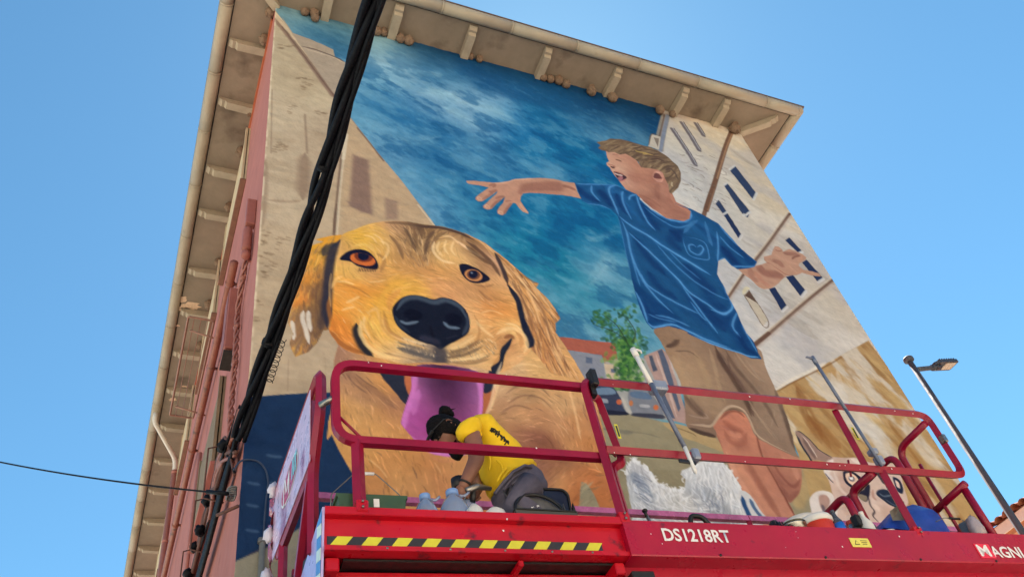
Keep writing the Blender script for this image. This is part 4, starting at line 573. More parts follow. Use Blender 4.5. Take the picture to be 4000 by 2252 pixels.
# head
HEAD = poly('E', [(540, 330), (620, 245), (720, 205), (850, 155), (1000, 138), (1150, 140), (1300, 165), (1450, 183), (1600, 228), (1800, 325), (1900, 420), (1980, 600), (2060, 800), (2110, 950), (2150, 1060), (2195, 1140), (2180, 1210), (2100, 1300), (2000, 1370), (1900, 1390), (1700, 1345), (1500, 1320), (1300, 1310), (1120, 1320), (980, 1290), (850, 1260), (700, 1230), (600, 1180), (540, 1110), (500, 1040), (480, 900), (490, 700)], (210, 158, 102), 3)
put(HEAD*sstep(.45, .7, vnoise(.5, 111, 1, 1, 0, 4))*.3, (196, 136, 78)); put(HEAD*sstep(.55, .8, vnoise(.5, 112, 1, 1, 0, 4))*.35, (226, 176, 118))
for pts, c, w, a in [([(560, 780), (640, 900), (700, 1000)], (216, 146, 66), 260, .75), ([(600, 640), (750, 720), (900, 730)], (214, 146, 74), 160, .6), ([(620, 1080), (720, 1160), (850, 1230)], (206, 138, 78), 140, .6), ([(700, 300), (850, 250), (960, 330)], (220, 174, 84), 150, .75), ([(640, 500), (700, 580), (800, 620)], (218, 170, 84), 90, .6), ([(1380, 320), (1460, 400), (1560, 440)], (222, 176, 104), 110, .6), ([(1050, 180), (1180, 260), (1250, 420)], (148, 116, 88), 150, .65), ([(1350, 190), (1290, 320), (1280, 480)], (136, 106, 82), 110, .6), ([(1150, 140), (1240, 180), (1400, 190), (1600, 240)], (88, 72, 64), 50, .8), ([(1240, 170), (1250, 240), (1270, 330)], (86, 70, 64), 60, .6), ([(1450, 190), (1640, 260), (1800, 350), (1880, 430)], (120, 90, 70), 60, .7), ([(1640, 330), (1740, 410), (1860, 500)], (104, 84, 68), 50, .75), ([(1780, 370), (1880, 470), (1950, 590)], (218, 184, 152), 36, .7), ([(1560, 260), (1700, 340), (1800, 400)], (224, 190, 156), 30, .7), ([(560, 350), (540, 450), (600, 560)], (222, 180, 120), 60, .6), ([(960, 350), (990, 280), (900, 200)], (220, 180, 130), 30, .5), ([(1400, 280), (1380, 380), (1460, 450), (1560, 480)], (226, 190, 146), 36, .6), ([(960, 980), (930, 850), (1000, 700), (1150, 640)], (216, 168, 84), 70, .7), ([(1020, 740), (1150, 660), (1400, 660), (1600, 760)], (220, 170, 110), 80, .5), ([(1700, 720), (1760, 780), (1860, 790)], (176, 128, 88), 46, .5), ([(1640, 660), (1700, 740), (1740, 860), (1800, 960)], (178, 128, 90), 30, .5), ([(1800, 880), (1900, 900), (2000, 960)], (204, 138, 84), 110, .55), ([(1960, 1000), (2050, 1010), (2130, 1080), (2130, 1180)], (228, 186, 130), 50, .7), ([(1900, 1090), (1970, 1080), (2000, 1030)], (232, 200, 160), 50, .6), ([(1990, 1060), (2030, 1080), (2000, 1120)], (160, 108, 76), 50, .6),
        ([(850, 920), (900, 1050), (1050, 1160), (1250, 1250)], (226, 184, 130), 120, .7), ([(800, 1000), (830, 1120), (930, 1230)], (224, 178, 120), 70, .7), ([(900, 960), (960, 1080), (1080, 1150)], (214, 172, 92), 50, .6), ([(1560, 1180), (1700, 1200), (1850, 1150)], (224, 182, 124), 130, .6), ([(1700, 1000), (1780, 1080), (1880, 1150)], (226, 184, 128), 90, .6), ([(1680, 1060), (1640, 1140), (1550, 1200)], (196, 148, 100), 60, .4), ([(1380, 1330), (1600, 1330), (1800, 1320)], (216, 178, 128), 60, .6), ([(620, 900), (700, 850), (760, 800)], (226, 178, 110), 60, .5), ([(2050, 1230), (2120, 1270), (2180, 1290)], (228, 190, 148), 60, .5)]:
    stroke('E', pts, c, w, a, 1.6, clip=HEAD)
for pts, c, w, a in [([(560, 620), (640, 700), (820, 760)], (220, 148, 66), 120, .6), ([(560, 880), (640, 1000), (720, 1100)], (210, 132, 62), 150, .6), ([(900, 560), (1050, 560), (1250, 600)], (196, 140, 92), 90, .5), ([(940, 900), (920, 800), (960, 700), (1080, 630)], (206, 150, 62), 60, .7), ([(780, 930), (770, 1010), (830, 1140), (960, 1230)], (236, 196, 134), 90, .7), ([(900, 1060), (1000, 1150), (1200, 1220)], (228, 186, 132), 90, .6), ([(700, 1000), (720, 900), (780, 860)], (196, 128, 66), 60, .5), ([(1700, 960), (1740, 1060), (1720, 1150)], (226, 180, 124), 70, .6), ([(1880, 1040), (1800, 980), (1740, 880)], (190, 134, 88), 46, .5), ([(1640, 640), (1720, 700), (1840, 700)], (164, 116, 80), 60, .5), ([(640, 560), (760, 570), (900, 540)], (182, 128, 84), 50, .5), ([(1000, 420), (1060, 520), (1200, 560)], (176, 128, 90), 90, .5), ([(1450, 500), (1560, 560), (1620, 640)], (180, 130, 90), 60, .45), ([(620, 330), (700, 290), (820, 290)], (232, 190, 104), 60, .6), ([(700, 350), (800, 330), (880, 370)], (150, 128, 72), 26, .6), ([(1960, 780), (2020, 880), (2060, 960)], (204, 142, 88), 80, .5)]:
    stroke('E', pts, c, w, a, 1.5, clip=HEAD)
field('E', '700 225 215 168 78,850 180 215 168 94,1000 165 199 157 120,1150 180 147 115 89,1250 185 99 78 63,1400 215 136 105 78,1600 260 131 99 73,1750 330 157 120 89,620 310 199 157 99,750 280 228 180 78,900 280 222 176 94,1000 300 207 165 120,1100 320 168 131 94,1200 320 131 105 78,1270 340 110 89 68,1350 330 157 120 84,1450 300 228 186 120,1550 320 228 186 136,1700 380 126 99 73,1820 430 197 150 115,1900 480 210 168 141,570 420 218 170 105,940 400 215 168 94,1050 420 189 147 99,1150 430 183 141 94,1250 450 173 131 89,1400 420 222 180 120,1500 420 228 186 126,1650 450 218 176 126,1800 500 136 105 78,1850 540 199 152 115,600 560 228 180 99,700 580 228 186 115,850 590 199 152 105,1000 540 218 164 94,1150 540 204 152 94,1300 560 204 152 99,1450 540 212 159 99,1560 560 194 147 99,1880 620 212 164 115,1950 640 218 170 126,530 680 218 159 89,620 680 231 157 75,750 680 218 147 69,900 690 223 157 75,1050 680 228 175 81,1200 660 223 170 84,1400 680 218 159 110,1550 700 206 154 110,1700 720 196 149 105,1850 760 194 141 94,1980 760 218 164 105,540 850 236 154 63,650 830 236 176 99,760 860 218 147 69,880 850 228 176 75,970 860 228 170 84,1700 880 231 182 131,1800 880 218 147 86,1950 880 218 147 81,2050 920 212 154 94,560 1020 212 131 65,660 1020 228 147 65,800 960 241 193 113,900 1000 231 180 89,1000 1010 228 176 89,1740 1010 236 189 134,1850 1020 218 159 99,1960 1000 241 193 128,2060 1010 241 193 128,640 1130 212 136 75,740 1150 218 142 75,850 1120 237 189 115,1000 1130 231 176 92,1130 1120 233 189 126,1650 1120 207 159 107,1780 1120 201 154 101,1870 1130 218 170 117,1950 1130 157 105 73,2100 1120 241 193 134,2150 1200 228 175 120,950 1220 237 195 142,1100 1200 203 176 144,1250 1230 147 131 115,1350 1230 136 126 120,1550 1230 214 176 123,1700 1250 220 182 134,1850 1230 218 170 115,2050 1280 228 180 131', HEAD, 62, .88)
hgd = [[(700, 230), (850, 230), (960, 320), (980, 420)], [(960, 170), (1080, 260), (1160, 400), (1230, 520)], [(1200, 200), (1250, 320), (1300, 460)], [(1420, 220), (1320, 330), (1300, 480)], [(1560, 280), (1440, 300), (1380, 380)], [(1760, 360), (1850, 450), (1930, 560)], [(1600, 320), (1720, 420), (1860, 500)], [(600, 380), (560, 470), (600, 580)], [(560, 640), (700, 680), (850, 740)], [(540, 760), (640, 840), (700, 900)], [(540, 920), (600, 1020), (680, 1100)], [(1000, 600), (1150, 560), (1300, 590)], [(1300, 560), (1500, 600), (1620, 700)], [(1750, 660), (1860, 760), (2000, 800)], [(1800, 900), (1950, 940), (2060, 1000)], [(860, 980), (960, 1120), (1150, 1200)], [(1700, 1240), (1820, 1180), (1900, 1120)], [(1500, 1300), (1680, 1290), (1830, 1240)]]
fur('E', hgd, HEAD, 1500, 95, 8, None, .4, .15, 8)
fur('E', hgd, HEAD, 220, 80, 8, [(240, 210, 168), (232, 192, 140)], .45, .22, 88)
fh = poly('E', [(960, 150), (1300, 165), (1600, 230), (1560, 300), (1380, 330), (1330, 500), (1200, 500), (1120, 380)], None, 30)
fur('E', hgd, fh, 240, 110, 10, [(104, 84, 70), (126, 100, 80), (220, 184, 138), (206, 166, 116)], .5, .2, 9)
# ears
LE = poly('E', [(605, 248), (500, 262), (388, 288), (455, 308), (360, 340), (340, 400), (300, 560), (230, 720), (190, 860), (168, 925), (162, 985), (205, 1075), (172, 1150), (188, 1205), (220, 1268), (330, 1222), (400, 1150), (452, 1045), (500, 1040), (530, 900), (505, 700), (545, 500), (565, 350)], (206, 150, 76), 3, smooth=False)
for pts, c, w, a in [([(420, 500), (380, 640), (330, 800)], (140, 108, 80), 140, .7), ([(430, 600), (440, 800), (420, 1000)], (132, 102, 76), 150, .75), ([(300, 560), (250, 740), (220, 880)], (212, 136, 70), 100, .7), ([(420, 330), (380, 420), (340, 520)], (218, 166, 72), 90, .7), ([(300, 900), (260, 1050), (240, 1200)], (150, 114, 84), 120, .6), ([(400, 1000), (380, 1120), (300, 1200)], (92, 76, 74), 80, .6)]:
    stroke('E', pts, c, w, a, 1.5, clip=LE)
field('E', '480 290 222 159 60,400 360 222 164 60,360 460 228 170 71,470 430 136 105 63,330 600 218 147 65,430 560 157 115 73,240 780 223 141 69,380 720 147 110 78,450 750 115 84 63,330 880 147 115 84,430 900 126 94 68,220 960 157 126 99,300 1050 157 126 99,400 1050 99 84 78,230 1180 157 126 99,330 1180 94 78 78', LE, 55, .85)
fur('E', [[(520, 280), (430, 420), (360, 600), (330, 800)], [(450, 500), (430, 800), (400, 1050)], [(280, 700), (230, 900), (210, 1100)], [(330, 900), (300, 1050), (260, 1200)]], LE, 330, 110, 14, [(226, 176, 92), (160, 122, 84), (112, 88, 72), (212, 150, 84)], .6, .2, 12)
for pts, c, w, a in [([(440, 620), (430, 780), (420, 950), (380, 1100)], (112, 86, 68), 110, .7), ([(330, 860), (300, 1000), (280, 1150)], (132, 102, 78), 130, .7), ([(240, 960), (220, 1080), (230, 1200)], (150, 118, 92), 70, .6), ([(470, 760), (460, 900), (430, 1040)], (70, 60, 64), 70, .6)]: stroke('E', pts, c, w, a, 1.3, clip=LE)
for pts in [[(290, 880), (280, 950), (310, 1050), (335, 1160)], [(330, 880), (330, 960), (350, 1060)], [(190, 960), (200, 1040), (205, 1130)], [(250, 1170), (235, 1230)]]: stroke('E', pts, (222, 214, 204), 34, .85, .7, clip=LE)
stroke('E', [(595, 290), (530, 390), (500, 540), (488, 740), (480, 900), (485, 1020)], (50, 50, 66), 64, .9, .9); stroke('E', [(575, 320), (480, 360), (450, 430)], (44, 50, 66), 40, .7, 1)
RE = poly('E', [(1620, 228), (1800, 320), (1985, 462), (2200, 650), (2245, 655), (2225, 690), (2320, 780), (2380, 860), (2425, 950), (2385, 985), (2390, 1100), (2440, 1230), (2520, 1340), (2600, 1460), (2350, 1400), (2240, 1260), (2190, 1205), (2185, 1130), (2115, 950), (2062, 790), (1985, 660), (1930, 500), (1790, 340)], (192, 142, 92), 3, smooth=False)
field('E', '1980 560 199 152 105,2080 640 194 141 89,2200 720 206 154 99,2120 800 223 170 117,2250 850 217 164 110,2350 900 199 141 89,2180 1000 183 131 89,2300 1050 206 154 105,2250 1150 178 120 84,2380 1150 189 131 89,2480 1380 212 159 110', RE, 70, .85)
fur('E', [[(1800, 340), (1980, 500), (2120, 680), (2260, 860)], [(2040, 620), (2130, 800), (2200, 1000), (2240, 1200)], [(2180, 700), (2300, 850), (2390, 960)], [(2250, 900), (2330, 1100), (2430, 1300)]], RE, 420, 150, 14, [(222, 176, 126), (150, 108, 78), (206, 152, 96), (120, 88, 70), (230, 190, 142)], .65, .15, 14)
stroke('E', [(2080, 560), (2200, 640), (2240, 655)], (150, 108, 76), 14, .7); stroke('E', [(1880, 400), (1950, 540), (1990, 660)], (52, 46, 56), 30, .85, .7); stroke('E', [(1985, 660), (2070, 790), (2108, 940), (2140, 1040)], (32, 38, 58), 40, .95, .5); stroke('E', [(2110, 940), (2150, 1060), (2178, 1130), (2160, 1190)], (30, 36, 58), 56, .95, .5)
# eyes, nose, muzzle
poly('E', [(590, 455), (640, 400), (720, 372), (812, 384), (875, 432), (908, 490), (902, 535), (830, 534), (740, 512), (680, 472)], (26, 28, 52), 4)
e1 = ell('E', 782, 456, 108, 50, 12, (204, 112, 62), 4); ell('E', 788, 430, 78, 46, 10, (112, 56, 44), 12, .9, e1); ell('E', 788, 425, 48, 38, 10, (24, 28, 56), 8, 1, e1)
for k in range(10): stroke('E', [(760+k*15, 520), (752+k*15, 540), (748+k*15, 562)], (84, 62, 54), 8, .6)
poly('E', [(1588, 498), (1640, 492), (1700, 515), (1765, 550), (1842, 616), (1780, 648), (1700, 650), (1636, 612), (1600, 560)], (28, 30, 52), 5)
e2 = ell('E', 1704, 586, 76, 48, 16, (198, 138, 92), 4); ell('E', 1704, 582, 56, 40, 10, (104, 70, 60), 6, .9, e2); ell('E', 1702, 578, 38, 32, 0, (24, 28, 54), 6, 1, e2); ell('E', 1690, 566, 10, 8, 0, (150, 160, 180), 4, .7, e2)
NS = poly('E', [(1030, 900), (1040, 840), (1110, 772), (1200, 750), (1300, 766), (1372, 788), (1450, 772), (1550, 798), (1640, 880), (1672, 980), (1662, 1060), (1600, 1112), (1500, 1162), (1430, 1202), (1370, 1168), (1250, 1132), (1130, 1062), (1060, 990)], (26, 32, 50), 4)
for pts, c, w, a in [([(1060, 880), (1130, 790), (1220, 770), (1300, 790), (1380, 815), (1480, 795), (1590, 850), (1640, 940)], (98, 114, 130), 44, .6), ([(1640, 900), (1655, 1000), (1610, 1090)], (90, 104, 122), 26, .5), ([(1090, 962), (1150, 988), (1250, 968)], (128, 148, 168), 26, .75), ([(1452, 975), (1500, 1020), (1592, 1030)], (128, 148, 168), 26, .75), ([(1340, 1000), (1370, 1100), (1410, 1180)], (20, 22, 38), 24, .8), ([(1260, 1110), (1340, 1120), (1420, 1150)], (74, 72, 90), 60, .5), ([(1480, 1110), (1560, 1090)], (70, 68, 86), 60, .4), ([(1050, 920), (1090, 1000), (1180, 1070)], (64, 78, 96), 30, .5)]:
    stroke('E', pts, c, w, a, 1.3, clip=NS)
ell('E', 1200, 915, 80, 45, 10, (14, 18, 38), 24, .9, NS); ell('E', 1540, 955, 75, 48, 20, (14, 18, 38), 24, .9, NS)
for pts, c, w, a in [([(728, 985), (738, 1090), (785, 1185), (870, 1275)], (40, 42, 52), 62, .95), ([(1420, 1200), (1430, 1260), (1420, 1300)], (58, 58, 70), 110, .75), ([(1100, 1190), (1250, 1230), (1400, 1262)], (98, 96, 100), 40, .7), ([(1060, 1140), (1180, 1180), (1330, 1200)], (140, 118, 96), 26, .6), ([(1480, 1250), (1600, 1220), (1780, 1130)], (110, 92, 76), 30, .6), ([(1480, 1200), (1600, 1150), (1700, 1080)], (232, 200, 150), 30, .5), ([(1090, 1100), (1200, 1140), (1320, 1165)], (238, 210, 170), 26, .7), ([(950, 1230), (1100, 1260), (1280, 1290)], (150, 116, 84), 20, .5), ([(1520, 1290), (1700, 1300), (1850, 1250)], (130, 104, 80), 18, .5), ([(1925, 1180), (1920, 1260), (1860, 1345)], (190, 136, 86), 20, .6)]:
    stroke('E', pts, c, w, a, 1., clip=HEAD)
fur('E', [[(1080, 1120), (1090, 1170)], [(1300, 1180), (1290, 1240)], [(1600, 1200), (1640, 1260)], [(1780, 1130), (1830, 1190)]], poly('E', [(1060, 1090), (1340, 1180), (1400, 1260), (1250, 1270), (1060, 1190)], None, 4)+poly('E', [(1480, 1200), (1800, 1090), (1890, 1140), (1860, 1260), (1600, 1310), (1480, 1290)], None, 4), 300, 46, 9, [(240, 212, 170), (232, 196, 148), (150, 128, 106), (116, 104, 94)], .7, .3, 15)
poly('E', [(2024, 1108), (1975, 1150), (1930, 1205), (1915, 1300), (1850, 1352), (1880, 1420), (1940, 1360), (1965, 1250), (2010, 1170)], (38, 44, 60), 4)
# last accents of the dog: rims of light, folds and whisker shadows
for zn, pts, c, w, a in [('E', [(770, 960), (762, 1060), (820, 1170), (930, 1245), (1100, 1290)], (240, 206, 146), 34, .8), ('E', [(820, 900), (900, 870), (940, 960), (980, 1060), (1120, 1130), (1320, 1200)], (232, 188, 130), 40, .6), ('E', [(950, 870), (1000, 1040), (1130, 1120)], (176, 124, 78), 30, .55),
        ('E', [(1060, 1190), (1160, 1225), (1300, 1262), (1400, 1280)], (92, 88, 90), 34, .75), ('E', [(1080, 1150), (1200, 1190), (1340, 1225)], (120, 108, 100), 22, .65), ('E', [(1480, 1270), (1620, 1250), (1780, 1180)], (106, 88, 74), 26, .65), ('E', [(1500, 1230), (1640, 1190), (1760, 1120)], (122, 100, 80), 20, .6), ('E', [(1500, 1310), (1680, 1320), (1840, 1280)], (122, 96, 74), 20, .55), ('E', [(1490, 1292), (1640, 1285), (1800, 1235)], (240, 208, 156), 18, .7), ('E', [(1500, 1205), (1620, 1160), (1730, 1090)], (240, 208, 156), 20, .6),
        ('E', [(1890, 1080), (1960, 1040), (2040, 1030), (2120, 1080), (2150, 1170), (2120, 1240)], (242, 204, 150), 30, .8), ('E', [(1960, 1110), (2010, 1090), (2040, 1110)], (128, 82, 58), 30, .7), ('E', [(2060, 1060), (2100, 1110), (2100, 1190)], (196, 140, 92), 30, .6), ('E', [(1740, 700), (1810, 770), (1870, 800)], (150, 106, 76), 18, .6), ('E', [(1700, 660), (1800, 680), (1880, 660)], (150, 108, 78), 16, .5),
        ('E', [(900, 400), (960, 460), (930, 560)], (158, 116, 78), 26, .55), ('E', [(700, 350), (800, 330), (900, 400)], (232, 196, 120), 24, .6), ('E', [(1000, 250), (1080, 340), (1120, 460)], (110, 84, 68), 26, .6), ('E', [(1120, 180), (1180, 280), (1230, 400)], (96, 76, 64), 24, .65), ('E', [(1380, 210), (1320, 300), (1300, 420)], (92, 72, 62), 26, .65), ('E', [(1480, 220), (1400, 270), (1350, 350)], (124, 96, 74), 24, .55), ('E', [(1200, 170), (1300, 180), (1450, 195), (1600, 240), (1720, 300)], (72, 56, 54), 22, .8), ('E', [(1640, 300), (1760, 390), (1860, 490), (1930, 600)], (92, 68, 58), 30, .75), ('E', [(1560, 300), (1680, 380), (1800, 450)], (238, 206, 168), 22, .75), ('E', [(1380, 300), (1370, 380), (1440, 460), (1560, 490)], (240, 210, 166), 22, .7), ('E', [(1440, 260), (1520, 270), (1580, 330)], (238, 204, 156), 18, .6),
        ('E', [(1150, 620), (1050, 660), (960, 740), (930, 860), (950, 960)], (226, 172, 84), 34, .7), ('E', [(1100, 700), (1020, 780), (1000, 880)], (210, 146, 86), 40, .5), ('E', [(520, 700), (560, 620), (620, 590)], (240, 196, 130), 22, .6), ('E', [(505, 760), (500, 880), (540, 1020), (620, 1130)], (196, 122, 58), 30, .6), ('E', [(600, 660), (720, 690), (850, 760)], (150, 98, 60), 14, .45), ('E', [(560, 520), (600, 560)], (120, 90, 80), 12, .6),
        ('I', [(330, 60), (420, 160), (560, 260), (700, 360), (820, 470)], (136, 100, 82), 60, .45), ('I', [(340, 120), (440, 240), (560, 330)], (112, 84, 74), 16, .5), ('I', [(420, 120), (540, 220), (660, 290)], (112, 84, 74), 14, .5), ('I', [(1800, 330), (1950, 240), (2120, 260), (2230, 360)], (118, 88, 74), 18, .5), ('I', [(1820, 420), (1960, 340), (2130, 360), (2250, 470)], (118, 88, 74), 16, .5), ('I', [(1760, 500), (1900, 430), (2080, 470)], (118, 88, 74), 16, .45), ('I', [(1780, 20), (1720, 200), (1680, 400), (1610, 560)], (236, 208, 172), 26, .7), ('I', [(2370, 200), (2440, 460), (2500, 760)], (236, 196, 150), 20, .6),
        ('E', [(2060, 560), (2150, 700), (2220, 860), (2260, 1000)], (232, 190, 140), 16, .6), ('E', [(2020, 620), (2100, 760), (2160, 900), (2200, 1060)], (128, 92, 70), 18, .6), ('E', [(2180, 740), (2280, 880), (2330, 1040), (2400, 1200)], (130, 94, 72), 18, .55), ('E', [(2240, 720), (2330, 840), (2380, 960)], (228, 184, 132), 16, .6)]:
    stroke(zn, pts, c, w, a, .9)
for pts, c, w, a in [([(500, 1040), (560, 1120), (660, 1190), (800, 1240)], (120, 74, 48), 40, .5), ([(960, 150), (1080, 150), (1200, 170), (1320, 175)], (110, 86, 70), 26, .6), ([(1640, 340), (1740, 420), (1850, 500)], (88, 66, 52), 36, .65), ([(920, 300), (985, 330), (990, 400), (940, 470)], (236, 204, 150), 18, .6), ([(1020, 740), (1070, 700), (1200, 680)], (232, 184, 110), 16, .5), ([(1700, 900), (1750, 1010), (1740, 1120), (1660, 1200)], (170, 122, 82), 18, .45), ([(860, 900), (830, 980), (860, 1080), (960, 1170)], (196, 146, 78), 18, .5), ([(930, 880), (940, 1000), (1020, 1100), (1160, 1160)], (196, 142, 74), 20, .45), ([(520, 560), (505, 700), (515, 860)], (240, 190, 120), 14, .5), ([(640, 230), (760, 190), (900, 155)], (236, 196, 120), 14, .5)]:
    stroke('E', pts, c, w, a, .9, clip=HEAD)
put(np.clip(2.2-GX, 0, 1)*.55*sstep(.72, .6, zz)*sstep(.3, .6, vnoise(.12, 131)), (226, 208, 184))
for zn, pts, w, a in [('E', [(640, 820), (700, 790), (760, 760)], 20, .5), ('E', [(600, 880), (660, 860), (720, 850)], 16, .5), ('E', [(560, 640), (640, 640), (720, 670)], 16, .5), ('E', [(820, 640), (900, 640), (980, 620)], 12, .4), ('E', [(1420, 300), (1400, 370), (1450, 430)], 16, .6), ('E', [(1480, 290), (1460, 360), (1500, 420)], 14, .6), ('E', [(1540, 300), (1520, 370), (1560, 430)], 14, .6), ('E', [(860, 240), (930, 280), (960, 340)], 14, .5), ('E', [(780, 250), (860, 270), (900, 320)], 12, .5), ('E', [(1760, 900), (1860, 880), (1960, 920)], 12, .45), ('E', [(800, 920), (790, 1010), (850, 1120)], 20, .5), ('E', [(1720, 960), (1790, 1040), (1880, 1110)], 22, .5), ('E', [(1960, 990), (2050, 1000), (2120, 1060)], 16, .6), ('E', [(1560, 1270), (1700, 1280), (1820, 1250)], 16, .5), ('E', [(1000, 1230), (1120, 1260), (1260, 1285)], 16, .5), ('E', [(2060, 580), (2160, 700), (2260, 820)], 12, .5), ('I', [(1760, 180), (1720, 320), (1670, 480)], 18, .5), ('I', [(1850, 80), (1990, 50), (2160, 80)], 20, .4), ('I', [(540, 900), (660, 1000), (740, 1100)], 16, .35)]:
    stroke(zn, pts, (244, 214, 164), w, a, 1.2)
# overall brush grain of the paint
g = (vnoise(.06, 121, 2.2, 1, .3, 3)-.5)*.07
img *= (1+g)[..., None]; lum = img@np.array([.3, .59, .11], np.float32); img = lum[..., None]+(img-lum[..., None])*1.02; img = np.clip(.46+(img-.46)*1.07-.005, 0, 1).astype(np.float32)
# ------------------------------------------------------------------ ground
g = MB(); N = 60
g.add([(-400, -400, 0), (400, -400, 0), (400, 400, 0), (-400, 400, 0)], [(0, 1, 2, 3)])
tag(g.obj('ground', mat("paving", (176, 168, 154), .85, var=.2, scale=.8, bump=.3, bscale=12)), 'pale worn paving of the street in front of the painted house', None, kind='structure')

# ------------------------------------------------------------------ the painted house
SIDE_L = 24.0
M_pink = mat('pink_render', (170, 104, 94), .9, var=.10, scale=1.6, bump=.35, bscale=55, dirt=((150, 90, 80), .62, 2.2))
M_soff = mat('soffit_paint', (132, 118, 102), .9, var=.16, scale=1.6, bump=.6, bscale=14, dirt=((96, 82, 70), .60, 1.1))
M_beam = mat('bracket_paint', (158, 146, 127), .8, var=.12, scale=9, bump=.3, bscale=30, dirt=((120, 106, 90), .66, 14))
M_gut = mat('gutter_paint', (158, 146, 127), .55, var=.10, scale=3, bump=.08, bscale=20, dirt=((140, 126, 108), .68, 5))
M_tile = mat('roof_tile', (150, 92, 66), .85, var=.25, scale=5, bump=.4)
M_dark = mat('dark_gap', (46, 40, 36), .9, bump=0)
M_orange = mat('orange_band', (168, 92, 62), .85, var=.12, scale=4, bump=.25)
M_cream = mat('cream_shutter', (190, 170, 138), .7, var=.1, scale=5, bump=.15)
M_brown = mat('brown_wood', (122, 84, 66), .7, var=.2, scale=8, bump=.2)
house = thing('apartment_house', 'tall pink rendered house with wide eaves and a dog mural on its shaded end wall', 'house', (0, 0, 0))
# painted end wall: a fine sheet of plaster whose vertices carry the paint
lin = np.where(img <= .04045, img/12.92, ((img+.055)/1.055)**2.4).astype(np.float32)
xs = np.linspace(0, WALL_W, NX); zs = np.linspace(EAVE_Z-.004, MUR_Z0, NZ)
rel = (vnoise(.10, 201, 1, 1, 0, 4)-.5)*.014+(vnoise(.7, 202)-.5)*.02+(vnoise(.25, 203, 2.2, .8, .1, 4)-.5)*.016*(LH+OC*1.6)
co = np.zeros((NZ, NX, 3), np.float32); co[..., 0] = xs[None, :]; co[..., 1] = -np.abs(rel)-.002; co[..., 2] = zs[:, None]
co[:, 0, 1] = 0; co[:, -1, 1] = 0
ragged = (vnoise(.05, 205, 1, 1, 0, 3)[:, 0]-.5)*.03; co[:, 0, 0] += np.minimum(ragged, 0)*.3
idx = np.arange(NZ*NX).reshape(NZ, NX)
quads = np.stack([idx[:-1, :-1], idx[1:, :-1], idx[1:, 1:], idx[:-1, 1:]], -1).reshape(-1, 4)
me = bpy.data.meshes.new('painted_wall'); me.vertices.add(NZ*NX); me.vertices.foreach_set('co', co.ravel())
me.loops.add(quads.size); me.loops.foreach_set('vertex_index', quads.ravel().astype(np.int32))
me.polygons.add(len(quads)); me.polygons.foreach_set('loop_start', (np.arange(len(quads))*4).astype(np.int32)); me.polygons.foreach_set('use_smooth', np.ones(len(quads), bool))
me.update(calc_edges=True)
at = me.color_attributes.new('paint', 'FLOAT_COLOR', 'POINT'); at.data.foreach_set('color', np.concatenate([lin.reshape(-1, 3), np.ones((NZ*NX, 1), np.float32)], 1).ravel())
pm = bpy.data.materials.new('mural_paint'); pm.use_nodes = True; t = pm.node_tree; b = t.nodes['Principled BSDF']
an = t.nodes.new('ShaderNodeAttribute'); an.attribute_name = 'paint'; b.inputs['Roughness'].default_value = .85; b.inputs['Specular IOR Level'].default_value = .12
tc = t.nodes.new('ShaderNodeTexCoord'); nn = t.nodes.new('ShaderNodeTexNoise'); nn.inputs['Scale'].default_value = 9; nn.inputs['Detail'].default_value = 9; t.links.new(tc.outputs['Object'], nn.inputs['Vector'])
hs = t.nodes.new('ShaderNodeMixRGB'); hs.blend_type = 'MULTIPLY'; hs.inputs['Fac'].default_value = .35; rr = t.nodes.new('ShaderNodeValToRGB'); rr.color_ramp.elements[0].color = (.72, .72, .72, 1); rr.color_ramp.elements[1].color = (1.1, 1.1, 1.1, 1); rr.color_ramp.elements[0].position = .3; rr.color_ramp.elements[1].position = .7
t.links.new(nn.outputs['Fac'], rr.inputs['Fac']); t.links.new(an.outputs['Color'], hs.inputs['Color1']); t.links.new(rr.outputs['Color'], hs.inputs['Color2']); t.links.new(hs.outputs['Color'], b.inputs['Base Color'])
n2 = t.nodes.new('ShaderNodeTexNoise'); n2.inputs['Scale'].default_value = 26; n2.inputs['Detail'].default_value = 7; t.links.new(tc.outputs['Object'], n2.inputs['Vector'])
bp = t.nodes.new('ShaderNodeBump'); bp.inputs['Strength'].default_value = .5; bp.inputs['Distance'].default_value = .02; t.links.new(n2.outputs['Fac'], bp.inputs['Height']); t.links.new(bp.outputs['Normal'], b.inputs['Normal'])
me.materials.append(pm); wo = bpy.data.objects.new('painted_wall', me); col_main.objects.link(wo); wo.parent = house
wo['label'] = 'end wall painted with a golden dog and a boy in a blue shirt'
w = MB(); w.add([(0, 0, 0), (WALL_W, 0, 0), (WALL_W, 0, MUR_Z0), (0, 0, MUR_Z0)], [(0, 1, 2, 3)]); w.obj('wall_base', mat('grey_base', (150, 144, 130), .9, var=.12, scale=2, bump=.4), house)
w = MB(); w.add([(0, 0, 0), (0, SIDE_L, 0), (0, SIDE_L, EAVE_Z), (0, 0, EAVE_Z)], [(0, 3, 2, 1)])
w.obj('side_wall', M_pink, house)
w = MB(); w.add([(WALL_W, 0, 0), (WALL_W, SIDE_L, 0), (WALL_W, SIDE_L, EAVE_Z), (WALL_W, 0, EAVE_Z)], [(0, 1, 2, 3)]); w.obj('side_wall', M_pink, house)
w = MB(); w.add([(0, SIDE_L, 0), (WALL_W, SIDE_L, 0), (WALL_W, SIDE_L, EAVE_Z), (0, SIDE_L, EAVE_Z)], [(0, 3, 2, 1)]); w.obj('back_wall', M_pink, house)
OV = .572; OVR = .80                                            # the eaves reach further out on the right
w = MB(); w.box(((WALL_W+OVR-OV)/2, SIDE_L/2, EAVE_Z+.0175), (WALL_W+OV+OVR, SIDE_L+2*OV, .035)); w.obj('soffit', M_soff, house)
